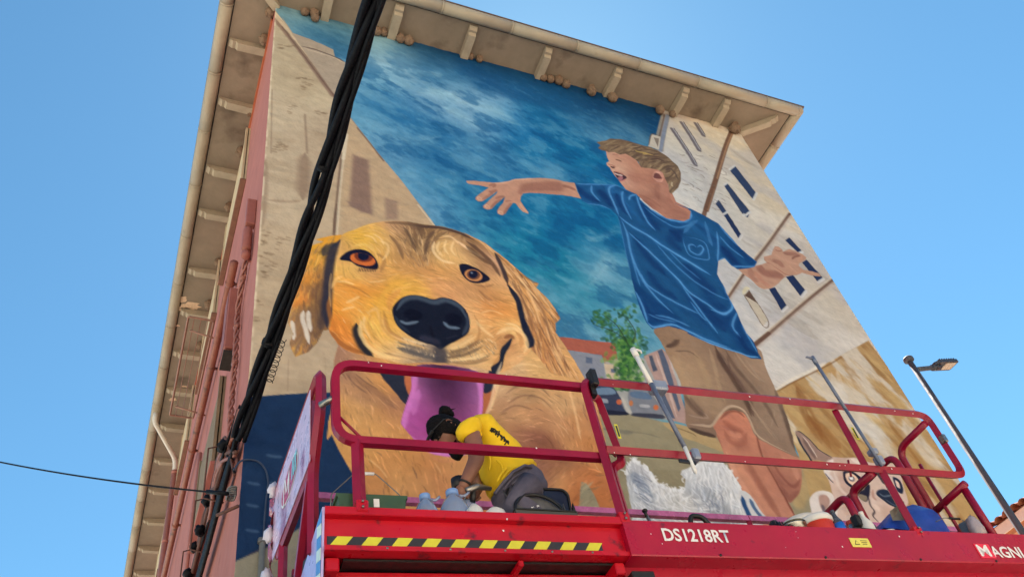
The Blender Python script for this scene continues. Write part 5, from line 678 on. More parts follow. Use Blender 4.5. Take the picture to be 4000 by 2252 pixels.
r = MB(); e = .79; z0 = EAVE_Z+.072; x0, x1, y0, y1 = -e, WALL_W+e+OVR-OV, -e, SIDE_L+e; rh = 2.0
r.add([(x0, y0, z0), (x1, y0, z0), (x1, y1, z0), (x0, y1, z0), (WALL_W/2, y0+5, z0+rh), (WALL_W/2, y1-5, z0+rh), (x0, y0, z0-.03), (x1, y0, z0-.03), (x1, y1, z0-.03), (x0, y1, z0-.03)],
      [(0, 1, 4), (1, 2, 5, 4), (2, 3, 5), (3, 0, 4, 5), (9, 8, 7, 6), (0, 6, 7, 1), (1, 7, 8, 2), (2, 8, 9, 3), (3, 9, 6, 0)]); r.obj('roof', mat('old_roof_tile', (96, 70, 56), .9, var=.25, scale=5, bump=.4), house)
# gutters in pieces with a raised joint between them
GC, GR, GZ = OV+.117, .098, EAVE_Z+.005; GX1 = WALL_W+OVR+.117
def gutter_run(a, b, joints):
    a, b = Vector(a), Vector(b); L = (b-a).length; d = (b-a)/L; js = [0]+[j for j in joints if 0 < j < L]+[L]
    for i in range(len(js)-1):
        m = MB(); m.tube([a+d*(js[i]+.004), a+d*(js[i+1]-.004)], GR, 16); m.obj('gutter', M_gut, house)
        if i: m = MB(); m.tube([a+d*(js[i]-.012), a+d*(js[i]+.012)], GR+.006, 16); m.obj('gutter_joint', M_gut, house)
fx = [p[0] for p in [on_plane('B', x, y, (0, -GC, GZ-.07), (0, 0, 1)) for x, y in [(765, 90), (1400, 275), (1995, 445)]]]+[on_plane('C', x, y, (0, 0, GZ-.07), (0, 0, 1))[0] for x, y in [(460, 145), (1000, 300), (1625, 485)]]
gutter_run((-GC, -GC, GZ), (GX1, -GC, GZ), [GC+x for x in [.4, 1.5]+fx])
ly = [on_plane(z_, x, y, (0, 0, GZ-.07), (0, 0, 1))[1] for z_, x, y in [('A', 1085, 30), ('A', 980, 660), ('A', 895, 1195), ('D', 815, 290), ('D', 730, 760), ('D', 655, 1190), ('G', 590, 180), ('G', 510, 550), ('G', 440, 880), ('G', 400, 1130), ('H', 345, 480), ('H', 300, 760), ('H', 240, 990), ('H', 200, 1220)]]
gutter_run((-GC, -GC, GZ), (-GC, SIDE_L, GZ), sorted([GC+y for y in ly]))
gutter_run((GX1, -GC, GZ), (GX1, SIDE_L, GZ), [GC+.1, 2, 3.6, 5.4])
for sx_ in (-GC, GX1):
    m = MB(); m.ball((sx_, -GC, GZ), GR+.004, 14, 10); m.obj('gutter_corner', M_gut, house)
for a, b in (((-OV-.012, -OV-.012), (WALL_W+OVR+.012, -OV-.012)), ((-OV-.012, -OV), (-OV-.012, SIDE_L)), ((WALL_W+OVR+.012, -OV), (WALL_W+OVR+.012, SIDE_L))):
    m = MB(); m.tube([(a[0], a[1], EAVE_Z+.012), (b[0], b[1], EAVE_Z+.012)], .013, 6); m.obj('eave_gap_shade', M_dark, house)  # near-black strip painting the shade in the gap behind the gutter
# eave brackets: one carved beam end, copied
def bracket(name='eave_bracket', L=.555, w_=.128):
    m = MB(); H_ = EAVE_Z
    m.prism([(-.02, .0), (-.02, -.135), (L-.13, -.135), (L-.10, -.085), (L-.055, -.095), (L-.02, -.06), (L, -.055), (L, 0)], 'x', -w_/2, w_/2)
    return m.obj(name, M_beam, house)
proto = bracket(); first = True
def put_bracket(x, y, ang, sc=1.):
    global first
    o = proto if first else proto.copy()
    if not first: col_main.objects.link(o)
    first = False; o.parent = house; o.location = (x, y, EAVE_Z+.001); o.rotation_euler = (random.uniform(-.012, .012), 0, ang+random.uniform(-.03, .03)); o.scale = (random.uniform(.92, 1.06), sc, random.uniform(.9, 1.05))
for x in (.735, 1.79, 3.02, 4.36, 5.68, 7.05, 7.96): put_bracket(x, 0, math.pi)
for y in (.78, 1.88, 3.25, 4.22, 5.66, 6.80, 8.02, 9.22, 10.5, 11.8, 13.05, 14.4, 15.75, 17.0, 18.3): put_bracket(0, y, math.pi/2)
for y in (1., 2.3, 3.6, 5.): put_bracket(WALL_W, y, -math.pi/2)
put_bracket(.0, 0., math.radians(135), 1.35); put_bracket(WALL_W, 0., math.radians(-128), 1.35)
# side wall: orange band under the eaves, shuttered windows, pipes
m = MB(); m.box((-.012, SIDE_L/2+.1, EAVE_Z-.085), (.024, SIDE_L-.2, .17)); m.obj('painted_band', M_orange, house)
M_olive = mat('olive_shutter', (126, 108, 84), .75, var=.15, scale=5, bump=.2)
def window(y0, y1, z0, z1, M_cream=M_cream):
    wdw = MB(); wdw.box((-.02, (y0+y1)/2, (z0+z1)/2), (.04, y1-y0, z1-z0)); f = wdw.obj('window', M_cream, house)
    s = MB(); s.box((-.045, (y0+y1)/2, z0-.02), (.09, y1-y0+.1, .04), bev=.008); s.obj('sill', M_brown if z0 > 11 else M_pink, f)
    n = int((z1-z0-.1)/.11); pr = None
    for i in range(n):
        if pr is None: q = MB(); q.box((-.045, (y0+y1)/2, 0), (.03, y1-y0-.12, .085), bev=.006); q = q.obj('shutter_slat', M_cream, f); pr = q
        else: q = pr.copy(); col_main.objects.link(q); q.parent = f
        q.location = (0, 0, z0+.1+i*.11)
    for yy in (y0+.03, y1-.03):
        q = MB(); q.box((-.05, yy, (z0+z1)/2), (.05, .06, z1-z0-.002)); q.obj('frame', M_cream, f)
for a in ((2.05, 4.2, 12.42, 13.85), (5.0, 7.1, 12.45, 13.85), (8.6, 10.4, 12.4, 13.85), (13.6, 15.4, 12.4, 13.8), (2.1, 3.9, 7.35, 8.6, M_olive), (13.6, 15.4, 9.3, 10.9, M_olive)): window(*a)
M_pipe = mat('brown_pipe', (142, 84, 66), .5, var=.18, scale=7, bump=.1, dirt=((96, 60, 50), .62, 6)); M_ppipe = mat('pink_pipe', (176, 112, 98), .55, var=.12, scale=5, bump=.1); M_white = mat('white_pipe', (206, 198, 188), .45, var=.06, scale=4, bump=.05)
pp = [(-.09, 1.55, 10.02), (-.09, 2.8, 9.95), (-.09, 5.1, 10.02), (-.09, 7.6, 10.05), (-.09, 10.4, 10.1), (-.09, 16, 10.1)]
m = MB(); m.tube(pp, .052, 10); wp = m.obj('wall_pipe', M_pipe, house)
for y in (1.9, 3.6, 5.6, 7.8, 9.8): q = MB(); q.tube([(-.09, y-.03, 10.0+.01*(y-3)), (-.09, y+.03, 10.0+.01*(y-3))], .062, 10); q.box((-.045, y, 10.0+.01*(y-3)), (.09, .03, .03)); q.obj('pipe_clip', M_pipe, wp)
d0 = (-GC+.0, 10.0, GZ-.09)
m = MB(); m.tube(arc_pts([d0, (-GC, 10.05, 13.92), (-.12, 10.95, 13.62), (-.10, 11.0, 13.3)], .18, 6), .05, 10); dp = m.obj('drainpipe', M_white, house); dp['label'] = 'white swan neck pipe leading from the gutter to the wall'
m = MB(); m.tube([(-.10, 11.0, 13.36), (-.10, 11.0, .3)], .06, 10); dp2 = m.obj('drainpipe', M_ppipe, house)
for z in (13.3, 11.6, 9.4, 7.2, 5): q = MB(); q.tube([(-.10, 11.0, z-.03), (-.10, 11., z+.03)], .068, 10); q.obj('pipe_collar', M_ppipe, dp2)
m = MB(); m.tube([(-.04, 4.6, 4), (-.04, 4.6, 7.2), (-.04, 4.5, 9.2)], .028, 8); m.obj('conduit', M_ppipe, house)
m = MB(); m.tube([(-.03, 4.9, 4), (-.03, 4.95, 7.2), (-.03, 4.7, 9.2)], .012, 6); m.obj('conduit', M_pipe, house)
# clothes rack on the side wall
rk = thing('drying_rack', 'thin metal clothes rack sticking out of the pink side wall', 'drying rack', (0, 4.0, 10.3))
M_wire = mat('rack_metal', (150, 108, 90), .5, metal=.3, var=.1, bump=.0)
m = MB(); m.tube(loop_pts([(-.16, -1.05, 0), (-.50, -1.05, .02), (-.50, 1.15, .02), (-.16, 1.15, 0)], .03), .016, 6, closed=True); m.obj('frame', M_wire, rk)
for k in range(3): m = MB(); m.tube([(-.24-.09*k, -1.05, .01), (-.24-.09*k, 1.15, .01)], .006, 5); m.obj('line', M_wire, rk)
for yy in (-.8, .9): m = MB(); m.tube([(0, yy, -.12), (-.45, yy, 0)], .013, 6); m.obj('arm', M_wire, rk)
# peeled render on the soffit
# ------------------------------------------------------------------ swallow nests under the eaves
M_mud = mat('mud', (122, 100, 82), .95, var=.3, scale=22, bump=.9, bscale=70); M_hole = mat('nest_hole', (40, 32, 28), .95, bump=0)
rn = random.Random(3)
def nest(x, y, z, r, nx, ny, openup, label, grp):
    root = thing('swallow_nest', label, 'nest', (x, y, z), math.atan2(ny, nx), grp)
    m = MB(); n, k = 14, 9
    m.ball((0, 0, 0), r, 18, 12, (.9, rn.uniform(.92, 1.15), rn.uniform(1.0, 1.25)), .09, rn); m.obj('mud_cup', M_mud, root)
    for _ in range(5): a_ = rn.uniform(-1.2, 1.2); b_ = rn.uniform(-1.2, .6); q = MB(); q.ball((r*.86*math.cos(a_)*math.cos(b_), r*.9*math.sin(a_)*math.cos(b_), r*1.05*math.sin(b_)), r*rn.uniform(.16, .3), 8, 6, (1, 1, 1), .15, rn); q.obj('mud_lump', M_mud, root)
    q = MB()
    if openup: q.lathe([(r*.62, 0), (r*.66, r*.10), (r*.5, r*.16), (r*.36, r*.02)], (r*.45, 0, r*.62), 12); q.obj('rim', M_mud, root); h = MB(); h.ball((r*.45, 0, r*.70), r*.44, 10, 6, (1, 1, .22)); h.obj('entrance', M_hole, root)
    else:
        h = MB(); h.ball((r*.62, r*.1, r*.66), r*.26, 8, 6, (.8, 1, .7)); h.obj('entrance', M_hole, root)
front = [('A', 1850, 108, .075, 0, 'round mud nest a little apart from the two by the first bracket'), ('A', 1935, 72, .085, 0, 'upper mud nest of the two stacked beside the first bracket'), ('A', 1945, 165, .075, 0, 'lower mud nest of the two stacked beside the first bracket'), ('B', 168, 285, .085, 0, 'mud nest half hidden behind the hanging black cable'), ('B', 232, 290, .075, 1, 'broken mud nest with a dark hole between black cable and bracket'), ('B', 385, 352, .085, 0, 'twin mud nest touching the second bracket'), ('B', 460, 372, .09, 0, 'twin mud nest on the side away from the second bracket'), ('B', 1020, 510, .065, 0, 'small dark mud nest touching the third bracket'), ('B', 1105, 533, .07, 0, 'small dark mud nest just past the one at the third bracket'), ('B', 1690, 708, .075, 0, 'mud nest touching the fourth bracket, first in a row of four'), ('B', 1755, 722, .08, 0, 'closed mud nest second in the row of four from its bracket'), ('B', 1830, 735, .085, 1, 'open mouthed mud nest within the row of four'), ('B', 1898, 768, .085, 0, 'low hanging mud nest at the free end of the row of four'), ('B', 2130, 832, .10, 1, 'single cup nest with a wide open mouth under the eaves'), ('B', 2322, 890, .095, 0, 'pointed mud nest hugging a bracket next to the open cup nest'), ('C', 652, 535, .095, 0, 'mud nest where painted sky meets the painted white house'), ('C', 765, 575, .07, 0, 'small mud nest tucked behind the bracket at the painted white house'), ('C', 1335, 708, .115, 1, 'big broken mud nest at the top corner over the painted brown pipe')]
for z_, x, y, r, op, l_ in front:
    q = on_y(z_, x, y, -r*.75); nest(q[0], -r*.75, min(q[2], EAVE_Z-r*.95), r*.9, 0, -1, op, l_, 'swallow nests under the eaves')
sidev = [('A', 1470, 355, .085, 'angular mud nest on the pink side wall by the first side bracket'), ('A', 1525, 105, .08, 'mud nest in the inner corner where the two eaves meet'), ('A', 1345, 1025, .07, 'small mud nest below the second side bracket'), ('D', 1165, 480, .09, 'mud nest above the fourth side bracket under the left eaves'), ('D', 1055, 985, .08, 'mud nest above the fifth side bracket under the left eaves'), ('D', 985, 1370, .09, 'mud nest beside the peeling patch of the left eaves'), ('G', 905, 340, .09, 'mud nest above the bracket past the peeling patch'), ('A', 1270, 1380, .09, 'flat mud nest halfway between two side brackets')]
for z_, x, y, r, l_ in sidev:
    q = on_z(z_, x, y, EAVE_Z-.05); nest(-r*.7, q[1], EAVE_Z-r*.9, r, -1, 0, 0, l_, 'swallow nests under the eaves')
# peeling paint on the left soffit
M_peel = mat('bare_plaster', (214, 182, 152), .9, var=.2, scale=20, bump=.6)
for z_, cx, cy, sx_, sy_ in [('D', 800, 1390, 120, 36), ('D', 730, 1330, 60, 30), ('G', 760, 20, 90, 26), ('G', 690, 165, 22, 10), ('G', 640, 840, 40, 16), ('G', 750, 720, 30, 8)]:
    t = np.linspace(0, 2*math.pi, 18, endpoint=False); v = []
    for a in t: k = rn.uniform(.55, 1.15); q = on_z(z_, cx+sx_*math.cos(a)*k, cy+sy_*math.sin(a)*k, EAVE_Z-.003); v.append(tuple(q))
    m = MB(); m.add(v, [tuple(range(18))]); m.obj('peeled_patch', M_peel, house, False)

# ------------------------------------------------------------------ cables at the corner
M_blk = mat('black_cable', (12, 13, 20), .6, var=.3, scale=14, bump=.25, bscale=30, spec=.16); M_pk = mat('painted_cable', (150, 96, 84), .6, var=.2, scale=20, bump=.15); M_stl = mat('galvanised', (120, 116, 112), .45, metal=.6, var=.15, bump=.1)
def bez(a, b, c, n=40): a, b, c = Vector(a), Vector(b), Vector(c); return [a*(1-t)**2+b*2*t*(1-t)+c*t*t for t in [i/n for i in range(n+1)]]
def resamp(p, n):
    p = [Vector(q) for q in p]; L = [0]
    for i in range(1, len(p)): L.append(L[-1]+(p[i]-p[i-1]).length)
    out = []
    for k in range(n+1):
        s = L[-1]*k/n; i = max(j for j in range(len(L)-1) if L[j] <= s+1e-9); t = (s-L[i])/max(L[i+1]-L[i], 1e-9); out.append(p[i].lerp(p[i+1], min(t, 1)))
    return out, L[-1]
def twist(path, rad, r, n_str, turns_per_m, nseg, phase=0., grow=None):
    p, L = resamp(path, nseg); res = []
    for s in range(n_str):
        pts = []
        for i, q in enumerate(p):
            t = (p[min(i+1, nseg)]-p[max(i-1, 0)]).normalized(); u = Vector((0, 0, 1)).cross(t).normalized(); w_ = t.cross(u)
            a = phase+2*math.pi*s/n_str+2*math.pi*turns_per_m*L*i/nseg; k = rad*(grow(i/nseg) if grow else 1); pts.append(q+(u*math.cos(a)+w_*math.sin(a))*k)
        res.append(pts)
    return res
def camdist(x, y, dist): d = ray('X', x, y); return tuple(CAM+d/np.linalg.norm(d)*dist)
path = [Vector(camdist(x, y, d)) for x, y, d in [(598, 1100, 7.42), (640, 968, 7.2), (700, 790, 6.85), (770, 575, 6.4), (822, 395, 6.0), (872, 205, 5.6), (935, -10, 5.15)]]
ext = path[-1]+(path[-1]-path[-2])*1.2; ext2 = ext+(path[-1]-path[-2])*2.0+Vector((0, 0, .1)); ext3 = ext2+(path[-1]-path[-2])*5+Vector((0, 0, .6))
path = [tuple(p) for p in crom(np.array([tuple(p) for p in path+[ext, ext2, ext3]]), False, 8)]
pc = thing('power_cable', 'thick black twisted power cable running from the house corner overhead', 'cable', path[0])
def wchild(mb, name, m_, par):
    o = mb.obj(name, m_, par); o.matrix_parent_inverse = Matrix.Translation(par.location).inverted() if par.rotation_euler.z == 0 else par.matrix_basis.inverted(); return o
for pts in twist(path, .031, .022, 3, .55, 260, .6, lambda s: 1+.22*math.sin(s*31)+.15*math.sin(s*57+1)): m = MB(); m.tube(pts, .0255, 8); wchild(m, 'strand', M_blk, pc)
p2 = [Vector(p)+Vector((.052, -.01, -.036)) for p in path]
for pts in twist(p2, .011, .02, 2, .8, 200, 1.2): m = MB(); m.tube(pts, .0175, 8); wchild(m, 'thin_strand', M_blk, pc)
for t_ in (.19, .44): q = path[int(t_*(len(path)-1))]; q2 = path[int(t_*(len(path)-1))+1]; d_ = (Vector(q2)-Vector(q)).normalized()*.02; m = MB(); m.tube([Vector(q)-d_, Vector(q)+d_], .056, 10); wchild(m, 'cable_tie', M_blk, pc)
# wire coil round the cable
cl, _ = resamp([camdist(660, 960, 7.1), camdist(694, 850, 6.85)], 180); cp = []
for i, q in enumerate(cl): a = 2*math.pi*9*i/180; cp.append(q+Vector((math.cos(a)*.024+.055, 0, math.sin(a)*.024)))
m = MB(); m.tube(cp, .0035, 5); wchild(m, 'wire_coil', M_blk, pc)
# painted twisted cable down the side wall and its junction pots
vc = thing('twisted_wall_cable', 'pink painted twisted cable running down the side wall to the corner', 'cable', (-.05, 1.0, 9.0))
wpth = [(-.05, .5, 9.05), (-.05, .75, 8.9), (-.05, .98, 8.6), (-.05, .9, 8.2), (-.05, .78, 7.6), (-.05, .8, 7.2), (-.05, .72, 6.9), (-.06, .5, 6.4), (-.06, .3, 6.1)]
wpth = [tuple(p) for p in crom(np.array(wpth), False, 8)]
for pts in twist(wpth, .02, .012, 3, 2.2, 200): m = MB(); m.tube(pts, .013, 6); wchild(m, 'strand', M_pk, vc)
for z in (8.9, 8.3, 7.65, 6.9): q = min(wpth, key=lambda p: abs(p[2]-z)); m = MB(); m.tube([(q[0], q[1]-.03, q[2]-.01), (q[0], q[1]+.05, q[2]+.01)], .034, 8); wchild(m, 'strap', M_pk, vc)
jb = thing('junction_box', 'reddish painted steel box with cable pot on the pink side wall', 'junction box', (0, .45, 9.0))
M_jb = mat('box_paint', (150, 88, 76), .55, var=.12, scale=6, bump=.1)
m = MB(); m.box((-.055, .0, .68), (.11, .10, .45), bev=.01); m.obj('box', M_jb, jb)
m = MB(); m.lathe([(.05, .06), (.055, .08), (.055, .38), (.045, .42)], (-.07, .02, 0), 14); m.obj('cable_pot', M_jb, jb); m = MB(); m.lathe([(.03, -.08), (.05, -.06), (.052, .0), (.03, .02)], (-.07, .02, 0), 14); m.obj('cap', M_jb, jb); m = MB(); m.box((-.02, .09, .2), (.03, .02, .5)); m.obj('bracket', M_jb, jb)
jb2 = thing('cable_cabinet', 'open pink painted cable cabinet on the side wall under the pipe', 'cabinet', (0, 1.35, 8.2))
m = MB(); m.box((-.07, 0, .5), (.14, .34, .95), bev=.01); m.obj('case', M_jb, jb2); m = MB(); m.box((-.143, 0, .5), (.008, .28, .86)); m.obj('door', mat('cab_door', (138, 82, 74), .6, var=.15), jb2); m = MB(); m.box((-.08, 0, -.02), (.12, .3, .04)); m.obj('gland', M_dark, jb2)
# tangle of old cables at the corner below the anchor
tg = thing('cable_tangle', 'tangle of old brown cables and black couplings on the house corner', 'cables', (-.08, .6, 5.6))
rt = random.Random(11); M_rust = mat('rusty_cable', (96, 60, 50), .75, var=.3, scale=16, bump=.3)
for k in range(20):
    dz = rt.uniform(-.16, .16); wv = lambda: rt.uniform(-.07, .07); st = rt.uniform(.0, .5)
    pts = [(-.05, .05+st*.2, 6.25+rt.uniform(-.45, .3)), (-.10+wv()*.4, .35+st, 6.35+dz+wv()), (-.09+wv()*.4, .85+st, 6.45+dz+wv()), (-.08+wv()*.3, 1.5+wv(), 6.5+dz*.8+wv()), (-.09+wv()*.3, 2.1+wv(), 6.52+dz*.7+wv()), (-.08+wv()*.3, 2.8+wv(), 6.5+dz*.7+wv()), (-.07, 4.0, 6.48+dz*.6), (-.07, 6.5, 6.45+dz*.5)]
    m = MB(); m.tube([tuple(p) for p in crom(np.array(pts), False, 6)], rt.uniform(.009, .022), 6); wchild(m, 'cable', [M_rust, M_pk, M_rust, M_blk][k % 4], tg)
for y_, z_ in ((1.4, 6.42), (1.9, 6.4), (2.3, 6.45), (2.75, 6.4), (.35, 6.3)): m = MB(); m.ball((-.13, y_, z_), .055, 11, 8, (1, 1.3, .9), .22, rt); wchild(m, 'coupling', M_blk, tg)
for y_ in (1.0, 1.9, 2.9): m = MB(); m.tube([(-.02, y_, 6.15), (-.20, y_+.02, 6.2), (-.20, y_+.02, 6.75), (-.02, y_, 6.8)], .009, 6); wchild(m, 'cable_hook', M_rust, tg)
for i in range(4): m = MB(); m.tube(loop_pts([(-.10, -.06, 5.55+.02*i), (-.04, -.08, 5.55+.02*i), (-.04, .05, 5.56+.02*i), (-.10, .05, 5.56+.02*i)], .03), .008, 6, closed=True); wchild(m, 'insulator_ring', M_stl, tg)
m = MB(); m.tube([(-.02, -.10, 5.42), (-.16, .05, 5.42)], .014, 6); wchild(m, 'anchor_bolt', M_rust, tg)
# black cables that leave the anchor and run down the corner
for k in range(4):
    pts = [(-.04-.01*k, -.04, 6.2-.03*k), (-.07, .25+.05*k, 6.12-.03*k), (-.08, .8, 6.1-.05*k), (-.08, 1.5, 6.08-.05*k), (-.08, 2.4, 6.08-.05*k), (-.08, 6, 6.05-.05*k)]
    m = MB(); m.tube([tuple(p) for p in crom(np.array(pts), False, 8)], .02, 8); wchild(m, 'black_cable', M_blk, tg)
# thin wire across the street
tw = thing('telephone_wire', 'thin black wire stretched from the house corner across the street', 'wire', (-.1, -.12, 5.5))
a = on_y('X', 572, 1240, -.12); far = CAM+ray('X', -300, 1085)*9.5; far = np.array(far)
pts = [Vector(a).lerp(Vector(far), t)-Vector((0, 0, .10*4*t*(1-t))) for t in [i/24 for i in range(25)]]
m = MB(); m.tube(pts, .0075, 6); wchild(m, 'wire', M_blk, tw); m = MB(); m.tube([pts[0], pts[0].lerp(pts[3], .33)], .018, 8); wchild(m, 'clamp', M_blk, tw)
# hooked conduit on the painted wall
cn = thing('wall_conduit', 'thin painted cable hooking down into a grey pipe on the dark blue wall', 'conduit', (.19, -.02, 4.6))
hk = [on_y('H', x, y, -.025) for x, y in [(1200, 470), (1260, 395), (1340, 378), (1430, 400), (1490, 470), (1512, 560), (1512, 620), (1490, 800), (1470, 1110)]]
m = MB(); m.tube([tuple(p) for p in crom(np.array(hk), False, 6)], .008, 6); wchild(m, 'cable', mat('blue_cable', (44, 58, 84), .6, bump=0), cn)
q0, q1 = on_y('H', 1462, 1120, -.03), on_y('H', 1440, 1450, -.03); m = MB(); m.tube([tuple(q0), (q0[0], -.03, 1.0)], .024, 10); wchild(m, 'grey_pipe', mat('grey_pipe', (128, 124, 116), .55, var=.12), cn)
m = MB(); m.box((q0[0], -.03, q0[2]), (.07, .05, .05), bev=.01); wchild(m, 'collar', M_stl, cn)

# ------------------------------------------------------------------ street lamp
lp = thing('street_lamp', 'grey steel street lamp with a flat LED head beside the painted house', 'street lamp', (10.71, 1.0, 0))
M_pole = mat('lamp_pole', (70, 76, 84), .65, metal=0, var=.1, scale=3, bump=.05); M_head = mat('lamp_head', (62, 66, 74), .5, metal=.3, var=.08, bump=.05); M_led = mat('lamp_glass', (186, 180, 164), .25, var=.05, bump=0)
m = MB(); m.tube([(0, 0, 0), (0, 0, 4), (0, 0, 9.66)], [.07, .06, .044], 14); m.obj('pole', M_pole, lp)
m = MB(); m.lathe([(.06, 9.64), (.085, 9.66), (.085, 9.71), (.07, 9.73)], (0, 0, 0), 14); m.obj('pole_cap', M_pole, lp)
m = MB(); m.tube([(.04, 0, 9.48), (.52, 0, 9.60)], .042, 10); m.obj('arm', M_pole, lp); m = MB(); m.tube([(.46, 0, 9.585), (.66, 0, 9.63)], .055, 10); m.obj('socket', M_head, lp)
hd = MB(); hd.prism([(.52, -.06), (.62, -.14), (1.16, -.14), (1.19, -.12), (1.19, .12), (1.16, .14), (.62, .14), (.52, .06)], 'z', 0, .06); ho = hd.obj('head', M_head, lp); ho.location = (0, 0, 9.60); ho.rotation_euler = (0, -.2, 0); ho.location = (.09, 0, 9.53); ho.scale = (.86, .86, .9)
q = MB(); q.box((.98, 0, -.004), (.32, .2, .012)); q.obj('led_panel', M_led, ho)
for k in range(7): q = MB(); q.box((.66+.075*k, 0, .075), (.016, .26, .034)); q.obj('cooling_fin', M_head, ho)

# ------------------------------------------------------------------ house with tiled eaves beyond, on the right
bh = thing('orange_house', 'orange rendered house with tiled eaves far behind the lamp post', 'house', (16.6, -2, 0))
M_or = mat('orange_render', (176, 108, 62), .9, var=.1, scale=1.5, bump=.3); M_wf = mat('white_fascia', (214, 206, 194), .7, var=.06)
m = MB(); m.box((4.5, -2.0, 4.4), (8.9, 16.4, 8.8)); m.obj('wall', M_or, bh)
m = MB(); m.box((4.3, -2.0, 8.9), (9.6, 17.6, .16)); m.obj('soffit', mat('tan_soffit', (176, 122, 84), .85), bh)
m = MB(); m.box((-.52, -2.0, 9.02), (.05, 17.7, .20)); m.obj('fascia', M_wf, bh)
m = MB(); m.add([(-.58, -10.9, 9.12), (-.58, 6.86, 9.12), (4.5, 6.86, 10.9), (4.5, -10.9, 10.9), (9.5, 6.86, 9.12), (9.5, -10.9, 9.12)], [(0, 1, 2, 3), (3, 2, 4, 5), (1, 4, 2), (0, 3, 5)]); rf = m.obj('roof', M_tile, bh)
tp = None
for j in range(3):
    for i in range(60):
        if tp is None:
            q = MB(); v = []; n = 6
            for e_ in (0, 1):
                for k in range(n+1): a_ = math.pi*k/n; rr_ = (.11 if e_ == 0 else .085); v.append((e_*.5, math.cos(a_)*rr_, math.sin(a_)*rr_*.9))
            q.add(v, [(k, k+1, n+2+k, n+1+k) for k in range(n)], True); tp = q.obj('roof_tile', M_tile, rf); o = tp
        else: o = tp.copy(); col_main.objects.link(o); o.parent = rf
        o.location = (-.66+j*.42, 6.75-i*.23, 9.13+j*.148+random.uniform(-.01, .01)); o.rotation_euler = (0, -.33, random.uniform(-.03, .03))
# ------------------------------------------------------------------ unseen sunlit houses behind the camera, added to bounce light onto the mural
M_pane = mat('window_glass', (60, 72, 84), .1, var=.1, bump=0); rs = random.Random(8)
def unseen_house(cx, wd_, h, rgb, label):
    root = thing('unseen_house', label, 'house', (cx, -19, 0)); mw = mat('facade_%d_%d_%d' % rgb, rgb, .9, var=.08, scale=1.2, bump=.3)
    m = MB(); m.box((0, -4, h/2), (wd_-.05, 8, h)); m.obj('wall', mw, root)
    m = MB(); m.prism([(-.7, h), (-4.2, h+1.8), (-8.6, h), (-8.6, h+.12), (-4.2, h+1.95), (.6, h+.1), (.6, h)], 'x', -wd_/2-.02, wd_/2+.02); m.obj('roof', M_tile, root)
    n = max(2, int(wd_/2.6)); pr = None
    for fl in range(1, int(h/3.1)):
        for i in range(n):
            f = MB(); x = -wd_/2+(i+.5)*wd_/n; z = fl*3.1+1.0; f.box((x, .03, z+.75), (1.1, .08, 1.6)); w_ = f.obj('window', mat('sash', (206, 200, 190), .6), root)
            p = MB(); p.box((x, .075, z+.75), (.9, .03, 1.4)); p.obj('pane', M_pane, w_)
    d = MB(); d.box((0, .03, 1.1), (1.2, .08, 2.2)); d.obj('door', M_brown, root)
for a in [(-27, 13, 9, (222, 206, 176), 'wide cream house added for bounced light, across the street behind the viewer'), (-13.5, 13, 10.5, (230, 216, 190), 'tall pale house added for bounced light, across the street behind the viewer'), (0, 13, 9.6, (232, 222, 204), 'off white house added for bounced light, straight across the street from the mural'), (13.5, 13, 10.6, (226, 206, 170), 'tall straw coloured house added for bounced light, across the street from the mural'), (27, 13, 9.4, (224, 214, 200), 'grey white house added for bounced light, at the end of the opposite row')]: unseen_house(*a)
# ------------------------------------------------------------------ the scissor lift
LYAW = math.radians(-2.486); LO = np.array((1.79124, -2.4, 0.)); LN = np.array((-math.sin(LYAW), math.cos(LYAW), 0)); LX_ = np.array((math.cos(LYAW), math.sin(LYAW), 0))
def lp_(zone, x, y, off=0.):
    """photo pixel -> lift coordinates on the upright plane standing off metres behind the front fascia"""
    q = on_plane(zone, x, y, LO+off*LN, LN); return Vector((float((q-LO)@LX_), off, float(q[2])))
def lz(zone, x, y, z): q = on_plane(zone, x, y, (0, 0, z), (0, 0, 1)); return Vector((float((q-LO)@LX_), float((q-LO)@LN), z))
M_red = mat('red_enamel', (184, 6, 30), .34, var=.16, scale=2.2, bump=.08, bscale=50, coat=.1, spec=.4, dirt=((104, 22, 34), .62, 11))
M_red2 = mat('red_rail', (140, 4, 44), .38, var=.18, scale=5, bump=.05, bscale=70, coat=.12, spec=.4, dirt=((196, 90, 100), .76, 30))  # magenta of the reflected sky is mixed into this rail red
M_black = mat('black_panel', (18, 16, 18), .5, var=.2, bump=.1); M_yel = mat('tape_yellow', (212, 204, 52), .45, var=.08, scale=14, bump=.03); M_tape = mat('tape_black', (44, 42, 48), .5, var=.1, bump=.03)
M_wht = mat('white_paint', (226, 222, 222), .5, var=.04, bump=.0); M_film = mat('pink_film', (188, 96, 140), .18, var=.3, scale=9, bump=.8, bscale=14, coat=.6); M_steel = mat('bolt_steel', (150, 146, 140), .35, metal=.9, var=.1, bump=0)
lift = thing('scissor_lift', 'red scissor lift with raised railed platform in front of the mural', 'lift', tuple(LO), LYAW)
DZ = 3.90                                                            # deck level
def lb(c, d, name, m_, par=None, rz=0., bev=.006): m = MB(); m.box(c, d, rz, bev); return m.obj(name, m_, par or lift)
